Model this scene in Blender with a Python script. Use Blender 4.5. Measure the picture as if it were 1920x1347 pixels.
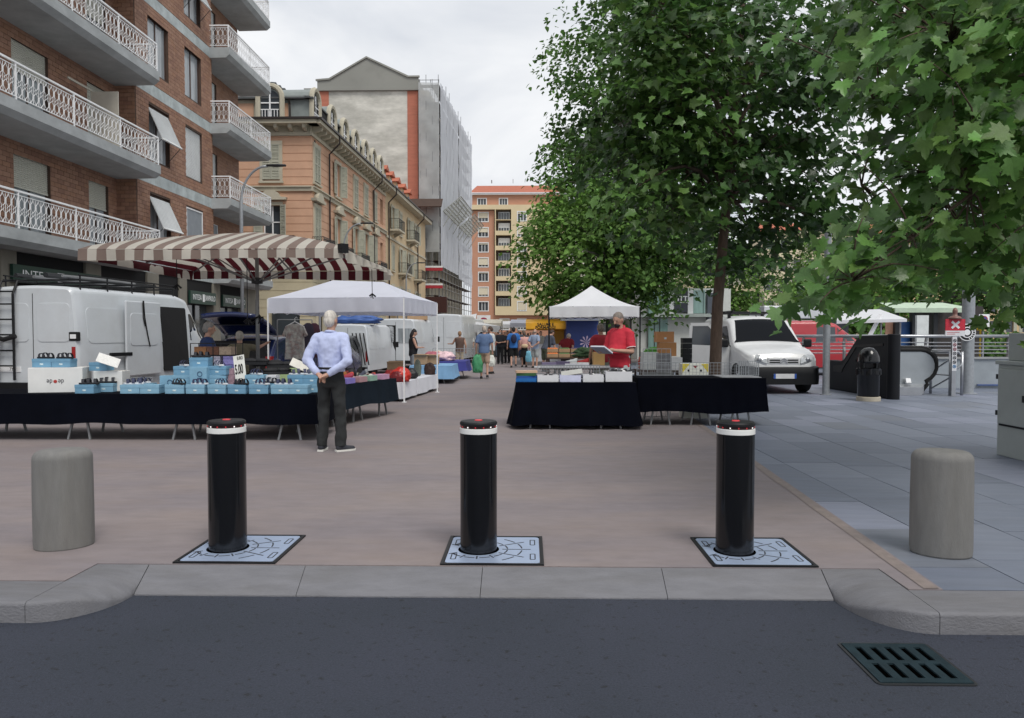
import bpy, bmesh, math, random
import numpy as np
from mathutils import Vector, Matrix, noise as mnoise
random.seed(7)
S = bpy.context.scene
for o in list(bpy.data.objects):
    bpy.data.objects.remove(o)
COL = S.collection
R = math.radians
# ------------------------------------------------------------------ camera
FPX, CX, CY, HOR, VPX, CAMZ = 1400.0, 960.0, 673.5, 628.0, 990.0, 1.5
YAW = math.atan((VPX - CX) / FPX)
PITCH = math.atan((CY - HOR) / FPX)
cam_d = bpy.data.cameras.new('camera')
cam_d.sensor_fit = 'HORIZONTAL'
cam_d.sensor_width = 36.0
cam_d.lens = 36.0 * FPX / 1920.0
cam_d.clip_start = 0.05
cam_d.clip_end = 3000
cam = bpy.data.objects.new('camera', cam_d)
COL.objects.link(cam)
cam.location = (0, 0, CAMZ)
cam.rotation_euler = (R(90) - PITCH, 0, YAW)
S.camera = cam
S.render.resolution_x, S.render.resolution_y = 1024, 718
# ------------------------------------------------------------------ sky
SUN_EL, SUN_AZ = R(55), R(152)      # direction towards the sun, measured from +Y clockwise
W = bpy.data.worlds.new('World')
S.world = W
W.use_nodes = True
wn, wl = W.node_tree.nodes, W.node_tree.links
wn.clear()
def wnode(t, **k):
    n = wn.new(t)
    for a, b in k.items():
        setattr(n, a, b)
    return n
w_out = wnode('ShaderNodeOutputWorld')
w_bg = wnode('ShaderNodeBackground')
w_bg.inputs['Strength'].default_value = 0.1
w_sky = wnode('ShaderNodeTexSky', sky_type='NISHITA')
w_sky.sun_disc = False
w_sky.sun_elevation = SUN_EL
w_sky.sun_rotation = SUN_AZ
w_sky.air_density = 1.0
w_tc = wnode('ShaderNodeTexCoord')
w_sep = wnode('ShaderNodeSeparateXYZ')
wl.new(w_tc.outputs['Generated'], w_sep.inputs[0])
w_add = wnode('ShaderNodeMath', operation='ADD')
w_abs = wnode('ShaderNodeMath', operation='ABSOLUTE')
wl.new(w_sep.outputs['Z'], w_abs.inputs[0])
wl.new(w_abs.outputs[0], w_add.inputs[0])
w_add.inputs[1].default_value = 0.28
w_dx = wnode('ShaderNodeMath', operation='DIVIDE')
w_dy = wnode('ShaderNodeMath', operation='DIVIDE')
wl.new(w_sep.outputs['X'], w_dx.inputs[0]); wl.new(w_add.outputs[0], w_dx.inputs[1])
wl.new(w_sep.outputs['Y'], w_dy.inputs[0]); wl.new(w_add.outputs[0], w_dy.inputs[1])
w_cmb = wnode('ShaderNodeCombineXYZ')
wl.new(w_dx.outputs[0], w_cmb.inputs[0]); wl.new(w_dy.outputs[0], w_cmb.inputs[1])
w_n1 = wnode('ShaderNodeTexNoise')
w_n1.inputs['Scale'].default_value = 1.7
w_n1.inputs['Detail'].default_value = 7
w_n1.inputs['Roughness'].default_value = 0.5
w_n1.inputs['Distortion'].default_value = 0.5
wl.new(w_cmb.outputs[0], w_n1.inputs['Vector'])
w_r1 = wnode('ShaderNodeValToRGB')          # cloud brightness
w_r1.color_ramp.elements[0].position = 0.32
w_r1.color_ramp.elements[0].color = (0.50, 0.53, 0.58, 1)
w_r1.color_ramp.elements[1].position = 0.62
w_r1.color_ramp.elements[1].color = (0.745, 0.755, 0.77, 1)
wl.new(w_n1.outputs['Fac'], w_r1.inputs[0])
w_mul = wnode('ShaderNodeVectorMath', operation='SCALE')
w_mul.inputs['Scale'].default_value = 9.9
wl.new(w_r1.outputs[0], w_mul.inputs[0])
w_n2 = wnode('ShaderNodeTexNoise')
w_n2.inputs['Scale'].default_value = 0.9
w_n2.inputs['Detail'].default_value = 5
wl.new(w_cmb.outputs[0], w_n2.inputs['Vector'])
w_r2 = wnode('ShaderNodeValToRGB')          # cloud cover
w_r2.color_ramp.elements[0].position = 0.30
w_r2.color_ramp.elements[0].color = (0.72, 0.72, 0.72, 1)
w_r2.color_ramp.elements[1].position = 0.50
w_r2.color_ramp.elements[1].color = (1, 1, 1, 1)
wl.new(w_n2.outputs['Fac'], w_r2.inputs[0])
w_mix = wnode('ShaderNodeMix', data_type='RGBA')
wl.new(w_r2.outputs[0], w_mix.inputs[0])
wl.new(w_sky.outputs[0], w_mix.inputs[6])
wl.new(w_mul.outputs[0], w_mix.inputs[7])
wl.new(w_mix.outputs[2], w_bg.inputs['Color'])
wl.new(w_bg.outputs[0], w_out.inputs['Surface'])
# ------------------------------------------------------------------ sun behind the cloud
sun_d = bpy.data.lights.new('sun', 'SUN')
sun_d.energy = 1.4
sun_d.angle = R(22)
sun_d.color = (1.0, 0.96, 0.9)
sun = bpy.data.objects.new('sun', sun_d)
COL.objects.link(sun)
sd = Vector((math.sin(SUN_AZ) * math.cos(SUN_EL), math.cos(SUN_AZ) * math.cos(SUN_EL), math.sin(SUN_EL)))
sun.rotation_euler = sd.to_track_quat('Z', 'Y').to_euler()
S.view_settings.view_transform = 'Standard'
S.view_settings.look = 'None'
S.view_settings.gamma = 1.0
S.view_settings.exposure = 0.4
S.view_settings.use_curve_mapping = False
S.render.engine = 'CYCLES'
# ------------------------------------------------------------------ measuring helpers (photo pixel -> world point)
_rot = cam.rotation_euler.to_matrix()
def ray(px, py):
    return _rot @ Vector(((px - CX) / FPX, -(py - CY) / FPX, -1))
def G(px, py, z=0.0):
    d = ray(px, py)
    t = (z - CAMZ) / d.z
    return Vector((d.x * t, d.y * t, z))
def P(px, py, Y):
    d = ray(px, py)
    t = Y / d.y
    return Vector((d.x * t, Y, CAMZ + d.z * t))
def XX(px, Y):
    return P(px, HOR, Y).x
def ZZ(py, Y, px=960):
    return P(px, py, Y).z
# ------------------------------------------------------------------ materials
def lin(c):
    return tuple((x / 12.92 if x <= 0.04045 else ((x + 0.055) / 1.055) ** 2.4) for x in c)
def hexc(h):
    h = h.lstrip('#')
    return lin([int(h[i:i + 2], 16) / 255 for i in (0, 2, 4)])
MATS = {}
def mk(name, col, rough=0.6, var=0.12, scale=4.0, bump=0.0, bscale=40.0, metal=0.0, spec=0.5, stretch=(1, 1, 1),
       emit=0.0, trans=0.0, coat=0.0, dirt=0.0, dirtcol=(0.05, 0.045, 0.04), attr=None, alpha=1.0, hue=None, dscale=1.3, dmin=0.45):
    if isinstance(col, str):
        col = hexc(col)
    m = bpy.data.materials.new(name)
    m.use_nodes = True
    n, l = m.node_tree.nodes, m.node_tree.links
    b = n['Principled BSDF']
    b.inputs['Roughness'].default_value = rough
    b.inputs['Metallic'].default_value = metal
    b.inputs['Specular IOR Level'].default_value = spec
    b.inputs['Coat Weight'].default_value = coat
    b.inputs['Coat Roughness'].default_value = 0.08
    tc = n.new('ShaderNodeTexCoord')
    mp = n.new('ShaderNodeMapping')
    mp.inputs['Scale'].default_value = stretch
    l.new(tc.outputs['Object'], mp.inputs[0])
    nz = n.new('ShaderNodeTexNoise')
    nz.inputs['Scale'].default_value = scale
    nz.inputs['Detail'].default_value = 6
    nz.inputs['Roughness'].default_value = 0.62
    l.new(mp.outputs[0], nz.inputs['Vector'])
    rp = n.new('ShaderNodeMapRange')
    rp.inputs['From Min'].default_value = 0.3
    rp.inputs['From Max'].default_value = 0.7
    rp.inputs['To Min'].default_value = 1 - var
    rp.inputs['To Max'].default_value = 1 + var
    l.new(nz.outputs['Fac'], rp.inputs['Value'])
    sc = n.new('ShaderNodeVectorMath')
    sc.operation = 'SCALE'
    l.new(rp.outputs[0], sc.inputs['Scale'])
    if attr:
        at = n.new('ShaderNodeAttribute')
        at.attribute_name = attr
        l.new(at.outputs['Color'], sc.inputs[0])
    else:
        sc.inputs[0].default_value = col[:3]
    last = sc.outputs[0]
    if hue:
        n3 = n.new('ShaderNodeTexNoise')
        n3.inputs['Scale'].default_value = hue[1]
        n3.inputs['Detail'].default_value = 4
        l.new(mp.outputs[0], n3.inputs['Vector'])
        r3 = n.new('ShaderNodeMapRange')
        r3.inputs['From Min'].default_value = 0.38
        r3.inputs['From Max'].default_value = 0.62
        l.new(n3.outputs['Fac'], r3.inputs['Value'])
        mxh = n.new('ShaderNodeMix')
        mxh.data_type = 'RGBA'
        mxh.blend_type = 'MULTIPLY'
        mxh.inputs[7].default_value = (*hue[0], 1)
        l.new(r3.outputs[0], mxh.inputs[0])
        l.new(last, mxh.inputs[6])
        last = mxh.outputs[2]
    if dirt > 0:
        n2 = n.new('ShaderNodeTexNoise')
        n2.inputs['Scale'].default_value = dscale
        n2.inputs['Detail'].default_value = 8
        n2.inputs['Roughness'].default_value = 0.7
        l.new(mp.outputs[0], n2.inputs['Vector'])
        r2 = n.new('ShaderNodeMapRange')
        r2.inputs['From Min'].default_value = dmin
        r2.inputs['From Max'].default_value = dmin + (0.3 if dmin < 0.5 else 0.06)
        r2.inputs['To Max'].default_value = dirt
        l.new(n2.outputs['Fac'], r2.inputs['Value'])
        mx = n.new('ShaderNodeMix')
        mx.data_type = 'RGBA'
        mx.inputs[7].default_value = (*dirtcol, 1)
        l.new(r2.outputs[0], mx.inputs[0])
        l.new(last, mx.inputs[6])
        last = mx.outputs[2]
    l.new(last, b.inputs['Base Color'])
    if bump > 0:
        nb = n.new('ShaderNodeTexNoise')
        nb.inputs['Scale'].default_value = bscale
        nb.inputs['Detail'].default_value = 6
        l.new(mp.outputs[0], nb.inputs['Vector'])
        bp = n.new('ShaderNodeBump')
        bp.inputs['Strength'].default_value = bump
        bp.inputs['Distance'].default_value = 0.02
        l.new(nb.outputs['Fac'], bp.inputs['Height'])
        l.new(bp.outputs[0], b.inputs['Normal'])
    if emit > 0:
        b.inputs['Emission Color'].default_value = (*col[:3], 1)
        b.inputs['Emission Strength'].default_value = emit
    if alpha < 1:
        b.inputs['Alpha'].default_value = alpha
    if trans > 0:
        tr = n.new('ShaderNodeBsdfTranslucent')
        l.new(last, tr.inputs['Color'])
        ms = n.new('ShaderNodeMixShader')
        ms.inputs[0].default_value = trans
        l.new(b.outputs[0], ms.inputs[1])
        l.new(tr.outputs[0], ms.inputs[2])
        l.new(ms.outputs[0], n['Material Output'].inputs['Surface'])
    MATS[name] = m
    return m
def mat(m):
    return MATS[m] if isinstance(m, str) else m
_cc = {}
def cm(h, rough=0.7, **k):
    """plain coloured material, cached"""
    key = (h, rough, tuple(sorted(k.items())))
    if key not in _cc:
        _cc[key] = mk('colour_' + h.strip('#') + '_%d' % len(_cc), h, rough=rough, **k)
    return _cc[key]
# ------------------------------------------------------------------ mesh helpers
class MB:
    def __init__(self):
        self.v, self.f, self.m = [], [], []
    def add(self, vs, fs, mi=0, M=None):
        b = len(self.v)
        for q in vs:
            self.v.append(tuple(M @ Vector(q)) if M is not None else tuple(q))
        for f in fs:
            self.f.append([b + i for i in f])
            self.m.append(mi)
        return self
    def box(self, x0, x1, y0, y1, z0, z1, mi=0, M=None):
        vs = [(x0, y0, z0), (x1, y0, z0), (x1, y1, z0), (x0, y1, z0), (x0, y0, z1), (x1, y0, z1), (x1, y1, z1), (x0, y1, z1)]
        return self.add(vs, [(0, 3, 2, 1), (4, 5, 6, 7), (0, 1, 5, 4), (1, 2, 6, 5), (2, 3, 7, 6), (3, 0, 4, 7)], mi, M)
    def cbox(self, c, s, rz=0.0, rx=0.0, ry=0.0, mi=0):
        M = Matrix.Translation(c) @ Matrix.Rotation(rz, 4, 'Z') @ Matrix.Rotation(rx, 4, 'X') @ Matrix.Rotation(ry, 4, 'Y')
        return self.box(-s[0] / 2, s[0] / 2, -s[1] / 2, s[1] / 2, -s[2] / 2, s[2] / 2, mi, M)
    def quad(self, a, b, c, d, mi=0):
        return self.add([a, b, c, d], [(0, 1, 2, 3)], mi)
    def extr(self, poly, z0, z1, mi=0, M=None):
        n = len(poly)
        vs = [(p[0], p[1], z0) for p in poly] + [(p[0], p[1], z1) for p in poly]
        fs = [tuple(range(n - 1, -1, -1)), tuple(range(n, 2 * n))]
        fs += [(i, (i + 1) % n, n + (i + 1) % n, n + i) for i in range(n)]
        return self.add(vs, fs, mi, M)
    def tube(self, pts, r, n=8, mi=0, cap=True, M=None):
        pts = [Vector(p) for p in pts]
        k = len(pts)
        rs = r if isinstance(r, (list, tuple)) else [r] * k
        vs, fs = [], []
        prev = None
        for i, p in enumerate(pts):
            d = (pts[min(i + 1, k - 1)] - pts[max(i - 1, 0)])
            if d.length < 1e-9:
                d = Vector((0, 0, 1))
            d.normalize()
            if prev is None:
                a = d.orthogonal().normalized()
            else:
                a = (prev - d * prev.dot(d))
                if a.length < 1e-6:
                    a = d.orthogonal()
                a.normalize()
            prev = a
            b = d.cross(a)
            for j in range(n):
                t = 2 * math.pi * j / n
                vs.append(p + (a * math.cos(t) + b * math.sin(t)) * rs[i])
        for i in range(k - 1):
            for j in range(n):
                fs.append((i * n + j, i * n + (j + 1) % n, (i + 1) * n + (j + 1) % n, (i + 1) * n + j))
        if cap:
            fs.append(tuple(range(n - 1, -1, -1)))
            fs.append(tuple((k - 1) * n + j for j in range(n)))
        return self.add(vs, fs, mi, M)
    def lathe(self, prof, n=24, c=(0, 0, 0), mi=0, M=None, sx=1.0, sy=1.0):
        vs, fs = [], []
        k = len(prof)
        for r, z in prof:
            for j in range(n):
                t = 2 * math.pi * j / n
                vs.append((c[0] + r * math.cos(t) * sx, c[1] + r * math.sin(t) * sy, c[2] + z))
        for i in range(k - 1):
            for j in range(n):
                fs.append((i * n + j, i * n + (j + 1) % n, (i + 1) * n + (j + 1) % n, (i + 1) * n + j))
        if prof[0][0] > 1e-6:
            fs.append(tuple(range(n - 1, -1, -1)))
        if prof[-1][0] > 1e-6:
            fs.append(tuple((k - 1) * n + j for j in range(n)))
        return self.add(vs, fs, mi, M)
    def ell(self, c, r, nu=12, nv=8, mi=0, M=None):
        vs, fs = [], []
        for i in range(nv + 1):
            a = math.pi * i / nv
            for j in range(nu):
                t = 2 * math.pi * j / nu
                vs.append((c[0] + r[0] * math.sin(a) * math.cos(t), c[1] + r[1] * math.sin(a) * math.sin(t), c[2] - r[2] * math.cos(a)))
        for i in range(nv):
            for j in range(nu):
                fs.append((i * nu + j, i * nu + (j + 1) % nu, (i + 1) * nu + (j + 1) % nu, (i + 1) * nu + j))
        return self.add(vs, fs, mi, M)
    def cap(self, a, b, ra, rb, n=10, mi=0):
        a, b = Vector(a), Vector(b)
        d = b - a
        L = max(d.length, 1e-6)
        d = d / L
        pts, rs = [], []
        for t in (-1, -0.85, -0.5, 0):
            pts.append(a + d * ra * t); rs.append(ra * math.sqrt(max(0.0004, 1 - t * t)))
        for t in (0, 0.5, 0.85, 1):
            pts.append(b + d * rb * t); rs.append(rb * math.sqrt(max(0.0004, 1 - t * t)))
        return self.tube(pts, rs, n, mi)
    def grid(self, fn, nu, nv, mi=0, flip=False):
        vs = [fn(i / nu, j / nv) for j in range(nv + 1) for i in range(nu + 1)]
        fs = []
        for j in range(nv):
            for i in range(nu):
                q = (j * (nu + 1) + i, j * (nu + 1) + i + 1, (j + 1) * (nu + 1) + i + 1, (j + 1) * (nu + 1) + i)
                fs.append(q[::-1] if flip else q)
        return self.add(vs, fs, mi)
    def mesh(self, name, mats, smooth=False):
        me = bpy.data.meshes.new(name)
        me.from_pydata(self.v, [], self.f)
        if not isinstance(mats, (list, tuple)):
            mats = [mats]
        for q in mats:
            me.materials.append(mat(q))
        if len(mats) > 1:
            me.polygons.foreach_set('material_index', self.m)
        if smooth:
            me.polygons.foreach_set('use_smooth', [True] * len(self.f))
        me.update()
        return me
    def build(self, name, mats, parent=None, smooth=False, bevel=0, seg=2, loc=None, rz=0.0, ang=None):
        o = bpy.data.objects.new(name, self.mesh(name, mats, smooth or ang is not None))
        COL.objects.link(o)
        if parent is not None:
            o.parent = parent
        if loc is not None:
            o.location = loc
        if rz:
            o.rotation_euler.z = rz
        if bevel:
            bm = o.modifiers.new('bevel', 'BEVEL')
            bm.width = bevel
            bm.segments = seg
            bm.limit_method = 'ANGLE'
            bm.angle_limit = R(35)
        if ang is not None:
            o.data.set_sharp_from_angle(angle=R(ang))
        return o
def tag(o, label=None, cat=None, group=None, kind=None):
    if label: o['label'] = label
    if cat: o['category'] = cat
    if group: o['group'] = group
    if kind: o['kind'] = kind
    return o
def thing(name, label, cat, loc=(0, 0, 0), rz=0.0, group=None):
    o = bpy.data.objects.new(name, None)
    COL.objects.link(o)
    o.empty_display_size = 0.1
    o.location = loc
    o.rotation_euler.z = rz
    return tag(o, label, cat, group)
def empty_part(name, parent):
    o = bpy.data.objects.new(name, None)
    COL.objects.link(o)
    o.parent = parent
    return o
def inst(name, me, loc, parent=None, rot=(0, 0, 0), scale=(1, 1, 1)):
    o = bpy.data.objects.new(name, me)
    COL.objects.link(o)
    o.location = loc
    o.rotation_euler = rot
    o.scale = scale
    if parent is not None:
        o.parent = parent
    return o
def copy_tree(o, parent=None):
    c = o.copy()
    COL.objects.link(c)
    if parent is not None:
        c.parent = parent
    for ch in list(o.children):
        copy_tree(ch, c)
    return c
def struct(name, mb, m, **k):
    return tag(mb.build(name, m, **k), kind='structure')
def frame(O, U, N):
    """matrix: local x along U, local y along -N (into the wall), local z up; local y<0 stands proud"""
    U, N = Vector(U).normalized(), Vector(N).normalized()
    Zv = Vector((0, 0, 1))
    return Matrix(((U.x, -N.x, Zv.x, O[0]), (U.y, -N.y, Zv.y, O[1]), (U.z, -N.z, Zv.z, O[2]), (0, 0, 0, 1)))
def text(name, s, size, m, M, parent=None, ext=0.002, align='CENTER', xs=1.0, bold=0.0):
    cu = bpy.data.curves.new(name, 'FONT')
    cu.body = s
    cu.size = size
    cu.extrude = ext
    cu.align_x = align
    cu.align_y = 'CENTER'
    cu.resolution_u = 3
    cu.offset = bold
    t = bpy.data.objects.new(name, cu)
    COL.objects.link(t)
    dg = bpy.context.evaluated_depsgraph_get()
    me = bpy.data.meshes.new_from_object(t.evaluated_get(dg))
    bpy.data.objects.remove(t)
    me.transform(Matrix.Scale(xs, 4, (1, 0, 0)))
    me.materials.clear()
    me.materials.append(mat(m))
    o = bpy.data.objects.new(name, me)
    COL.objects.link(o)
    if parent is not None:
        o.parent = parent
    o.matrix_local = M
    return o
# matrix that stands text upright in a wall frame (text x -> wall x, text y -> up, facing outwards)
STAND = Matrix.Rotation(R(90), 4, 'X')
def facade(mb, M, u0, u1, z0, z1, ops, depth=0.2, mi=0, mr=None):
    """flat wall front (local y=0) with real openings ops=[(u0,u1,z0,z1)] and reveals going in by depth"""
    mr = mi if mr is None else mr
    us = sorted({u0, u1, *[a for o in ops for a in o[:2] if u0 < a < u1]})
    zs = sorted({z0, z1, *[a for o in ops for a in o[2:4] if z0 < a < z1]})
    for a, b in zip(us, us[1:]):
        for c, d in zip(zs, zs[1:]):
            m_, n_ = (a + b) / 2, (c + d) / 2
            if any(o[0] < m_ < o[1] and o[2] < n_ < o[3] for o in ops):
                continue
            mb.add([(a, 0, c), (b, 0, c), (b, 0, d), (a, 0, d)], [(0, 1, 2, 3)], mi, M)
    for o in ops:
        a, b, c, d = o[:4]
        D = depth
        mb.add([(a, 0, c), (a, D, c), (a, D, d), (a, 0, d)], [(0, 1, 2, 3)], mr, M)
        mb.add([(b, 0, c), (b, D, c), (b, D, d), (b, 0, d)], [(3, 2, 1, 0)], mr, M)
        mb.add([(a, 0, c), (b, 0, c), (b, D, c), (a, D, c)], [(0, 1, 2, 3)], mr, M)
        mb.add([(a, 0, d), (b, 0, d), (b, D, d), (a, D, d)], [(3, 2, 1, 0)], mr, M)
def ordinal(i):
    return ['first', 'second', 'third', 'fourth', 'fifth', 'sixth', 'seventh', 'eighth', 'ninth', 'tenth', 'eleventh', 'twelfth',
            'thirteenth', 'fourteenth', 'fifteenth', 'sixteenth', 'seventeenth', 'eighteenth', 'nineteenth', 'twentieth'][i]
# ================================================================== materials used in several places
mk('asphalt', (0.036, 0.042, 0.062), rough=0.85, var=0.3, scale=95, bump=0.6, bscale=150, dirt=0.85, dirtcol=(0.012, 0.012, 0.015), dscale=24, dmin=0.585, hue=((0.84, 0.88, 0.86), 0.9))
mk('plaza_concrete', (0.243, 0.207, 0.205), rough=0.8, var=0.10, scale=6, bump=0.12, bscale=60, stretch=(0.6, 1.5, 1), dirt=0.30, dirtcol=(0.26, 0.19, 0.145), dscale=0.9, hue=((0.86, 0.88, 0.93), 0.8))
mk('far_ground', (0.16, 0.155, 0.15), rough=0.9, var=0.15, scale=1.0)
mk('slab_bed', (0.05, 0.052, 0.058), rough=0.95, var=0.1)
for i, c in enumerate([(0.172, 0.196, 0.25), (0.188, 0.212, 0.268), (0.15, 0.172, 0.222), (0.215, 0.236, 0.305), (0.16, 0.178, 0.215)]):
    mk('slab_%d' % i, c, rough=0.6, var=0.12, scale=3.5, stretch=(0.5, 3, 1), bump=0.08, bscale=60, dirt=0.2, dirtcol=(0.17, 0.17, 0.18))
mk('kerb_stone', (0.168, 0.168, 0.182), rough=0.75, var=0.13, scale=6, stretch=(0.6, 2.4, 1.2), bump=0.3, bscale=70, dirt=0.5, dirtcol=(0.115, 0.108, 0.10), dscale=1.6)
mk('bollard_stone', (0.185, 0.182, 0.175), rough=0.75, var=0.12, scale=7, stretch=(3, 3, 0.5), bump=0.18, bscale=70, dirt=0.35, dirtcol=(0.14, 0.125, 0.10), dscale=1.6)
mk('black_paint', (0.005, 0.0055, 0.007), rough=0.16, var=0.25, scale=6, stretch=(3, 3, 0.06), spec=0.5, bump=0.10, bscale=9)
mk('black_plastic', (0.009, 0.0095, 0.011), rough=0.5, var=0.1, spec=0.3)
mk('reflective_band', (0.80, 0.80, 0.78), rough=0.35, var=0.04)
mk('red_led', (0.5, 0.03, 0.04), rough=0.3, var=0, emit=0.35)
mk('white_led', (0.85, 0.8, 0.8), rough=0.3, var=0, emit=0.6)
mk('led_ring', (0.035, 0.018, 0.018), rough=0.15, var=0.3, scale=40)
mk('plate_steel', (0.40, 0.49, 0.66), rough=0.42, var=0.07, scale=9, metal=0.35, dirt=0.22, dirtcol=(0.25, 0.26, 0.29), dscale=2)
mk('groove', (0.02, 0.02, 0.025), rough=0.8, var=0.05)
mk('grate_iron', (0.013, 0.027, 0.034), rough=0.7, var=0.25, scale=12, spec=0.2, bump=0.2, bscale=150)
mk('pit', (0.001, 0.001, 0.001), rough=1.0, var=0, spec=0.0)
mk('steel', (0.42, 0.43, 0.45), rough=0.35, var=0.1, metal=0.85, dirt=0.2, dirtcol=(0.2, 0.2, 0.2))
mk('grey_steel', (0.24, 0.245, 0.25), rough=0.5, var=0.15, metal=0.4)
mk('dark_steel', (0.03, 0.032, 0.035), rough=0.5, var=0.1, metal=0.3)
mk('galvanised', (0.33, 0.35, 0.37), rough=0.5, var=0.14, metal=0.35, scale=14)
mk('white_cloth', (0.72, 0.73, 0.78), rough=0.85, var=0.05, scale=2, bump=0.15, bscale=8)
mk('white_tarp', (0.80, 0.81, 0.83), rough=0.7, var=0.04, scale=1.5, trans=0.25, bump=0.1, bscale=6)
mk('white_tarp_blue', (0.72, 0.74, 0.83), rough=0.7, var=0.04, scale=1.5, trans=0.25, bump=0.12, bscale=6)
mk('navy_cloth', (0.002, 0.0026, 0.006), rough=0.95, var=0.25, scale=2, spec=0.08, bump=0.2, bscale=12)
mk('teal_cloth', (0.010, 0.016, 0.024), rough=0.95, var=0.25, scale=2, spec=0.1, bump=0.2, bscale=12)
mk('van_white', (0.62, 0.655, 0.685), rough=0.3, var=0.05, scale=1.2, coat=0.35, dirt=0.22, dirtcol=(0.36, 0.34, 0.30), dscale=0.9)
mk('silver_paint', (0.68, 0.69, 0.69), rough=0.32, var=0.04, coat=0.35, dirt=0.15, dirtcol=(0.36, 0.35, 0.32))
mk('dark_glass', (0.004, 0.005, 0.007), rough=0.08, var=0, spec=0.16)
mk('window_glass', (0.05, 0.06, 0.07), rough=0.08, var=0.2, scale=0.8, spec=0.8)
mk('rubber', (0.012, 0.012, 0.012), rough=0.85, var=0.1)
mk('interior_dark', (0.008, 0.008, 0.009), rough=0.9, var=0.1)
mk('cardboard', (0.40, 0.26, 0.15), rough=0.85, var=0.12, scale=5)
mk('wood_dark', (0.06, 0.035, 0.025), rough=0.7, var=0.2)
mk('concrete', (0.33, 0.34, 0.345), rough=0.85, var=0.12, scale=2.5, bump=0.2, bscale=30, dirt=0.4, dirtcol=(0.17, 0.18, 0.175), dscale=0.8)
mk('skin', (0.50, 0.29, 0.21), rough=0.55, var=0.08, scale=20)
mk('skin_tan', (0.36, 0.19, 0.125), rough=0.5, var=0.1, scale=20)
# ================================================================== ground
ZR = -0.117                                  # road level, the plaza lies at 0
g = MB()
g.box(-400, 400, -60, 900, -0.4, -0.16)
struct('ground', g, 'far_ground')
g = MB()
g.grid(lambda u, v: (-60 + 120 * u, -40 + 44.6 * v, ZR), 2, 2)
struct('road', g, 'asphalt')
# ---- kerb: rounded stones swept along a front path
KBL = G(20, 1090).y                          # back edge of the left kerb
KBR = G(1850, 1108).y
RB = G(905, 1063).y                          # back of the dropped kerb
RF = G(900, 1122, ZR).y                      # its front, at road level
kerb = tag(bpy.data.objects.new('kerb', None), kind='structure')
COL.objects.link(kerb)
def kerb_stone(fpath, bpath, ztop, nj=0.003):
    """fpath: front points (top view), bpath: back points, ztop(i, v): surface height, v from front 0 to back 1"""
    rows = []
    n = len(fpath)
    rr = 0.022
    for i in range(n):
        f, b = Vector(fpath[i]), Vector(bpath[i])
        d = (b - f)
        L = d.length
        d.normalize()
        zf = ztop(i, 0.0)
        r = min(rr, max(0.002, (zf - ZR) * 0.5))
        row = [(f.x, f.y, ZR - 0.05), (f.x, f.y, zf - r)]
        for a in (25, 50, 75):
            q = f + d * r * (1 - math.cos(R(a)))
            row.append((q.x, q.y, zf - r + r * math.sin(R(a))))
        for v in (r / L, 0.2, 0.4, 0.6, 0.8, 1.0):
            q = f + d * L * v
            row.append((q.x, q.y, ztop(i, v)))
        row.append((b.x, b.y, ZR - 0.05))
        rows.append(row)
    mb = MB()
    k = len(rows[0])
    vs = [p for r_ in rows for p in r_]
    fs = []
    for i in range(n - 1):
        for j in range(k - 1):
            fs.append((i * k + j, (i + 1) * k + j, (i + 1) * k + j + 1, i * k + j + 1))
    fs.append(tuple(range(k)))
    fs.append(tuple((n - 1) * k + j for j in range(k - 1, -1, -1)))
    mb.add(vs, fs)
    return mb.build('kerb_stone', 'kerb_stone', kerb, ang=40)
flat = lambda i, v: 0.0
gap = 0.004
# left straight stones
jl = G(47, 1130); jr = G(1762, 1150)
FL, FR = jl.y, jr.y
jlb, jrb = G(185, 1057), G(1650, 1070)
x = jl.x - gap
for L_ in (1.0, 1.0, 1.0, 1.0):
    bx = x + (jlb.x - jl.x) * (KBL - FL) / (jlb.y - FL) if L_ and x > jl.x - 0.1 else x
    kerb_stone([(x - L_, FL), (x, FL)], [(x - L_, KBL), (bx, KBL)], flat)
    x -= L_ + gap
x = jr.x + gap
for i in range(4):
    bx = x + (jrb.x - jr.x) * (KBR - FR) / (jrb.y - FR) if i == 0 else x
    kerb_stone([(x, FR), (x + 1, FR)], [(bx, KBR), (x + 1, KBR)], flat)
    x += 1 + gap
# curved corner stones
def ramp_z(v):
    return ZR + 0.012 + (0 - ZR - 0.012) * v
def corner(jf, jb, ef, eb, rev):
    n = 15
    fp, bp = [], []
    for i in range(n):
        t = i / (n - 1)
        a = t * math.pi / 2
        fp.append((jf.x + (ef.x - jf.x) * math.sin(a), jf.y + (ef.y - jf.y) * (1 - math.cos(a))))
        bp.append((jb.x + (eb.x - jb.x) * t, jb.y + (eb.y - jb.y) * t))
    def zt(i, v):
        t = (i / (n - 1)) if not rev else 1 - i / (n - 1)
        s = max(0.0, (t - 0.25) / 0.75)
        s = s * s * (3 - 2 * s)
        return ramp_z(v) * s
    if rev:
        fp, bp = fp[::-1], bp[::-1]
    kerb_stone(fp, bp, zt)
eLf, eLb = G(250, 1118, ZR), G(283, 1057)
eRf, eRb = G(1567, 1130, ZR), G(1540, 1068)
for q in (eLf, eRf):
    q.y = RF
for q in (eLb, eRb, jlb, jrb):
    q.y = RB
corner(jl, jlb, eLf + Vector((-gap, 0, 0)), eLb + Vector((-gap, 0, 0)), False)
corner(jr, jrb, eRf + Vector((gap, 0, 0)), eRb + Vector((gap, 0, 0)), True)
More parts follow.
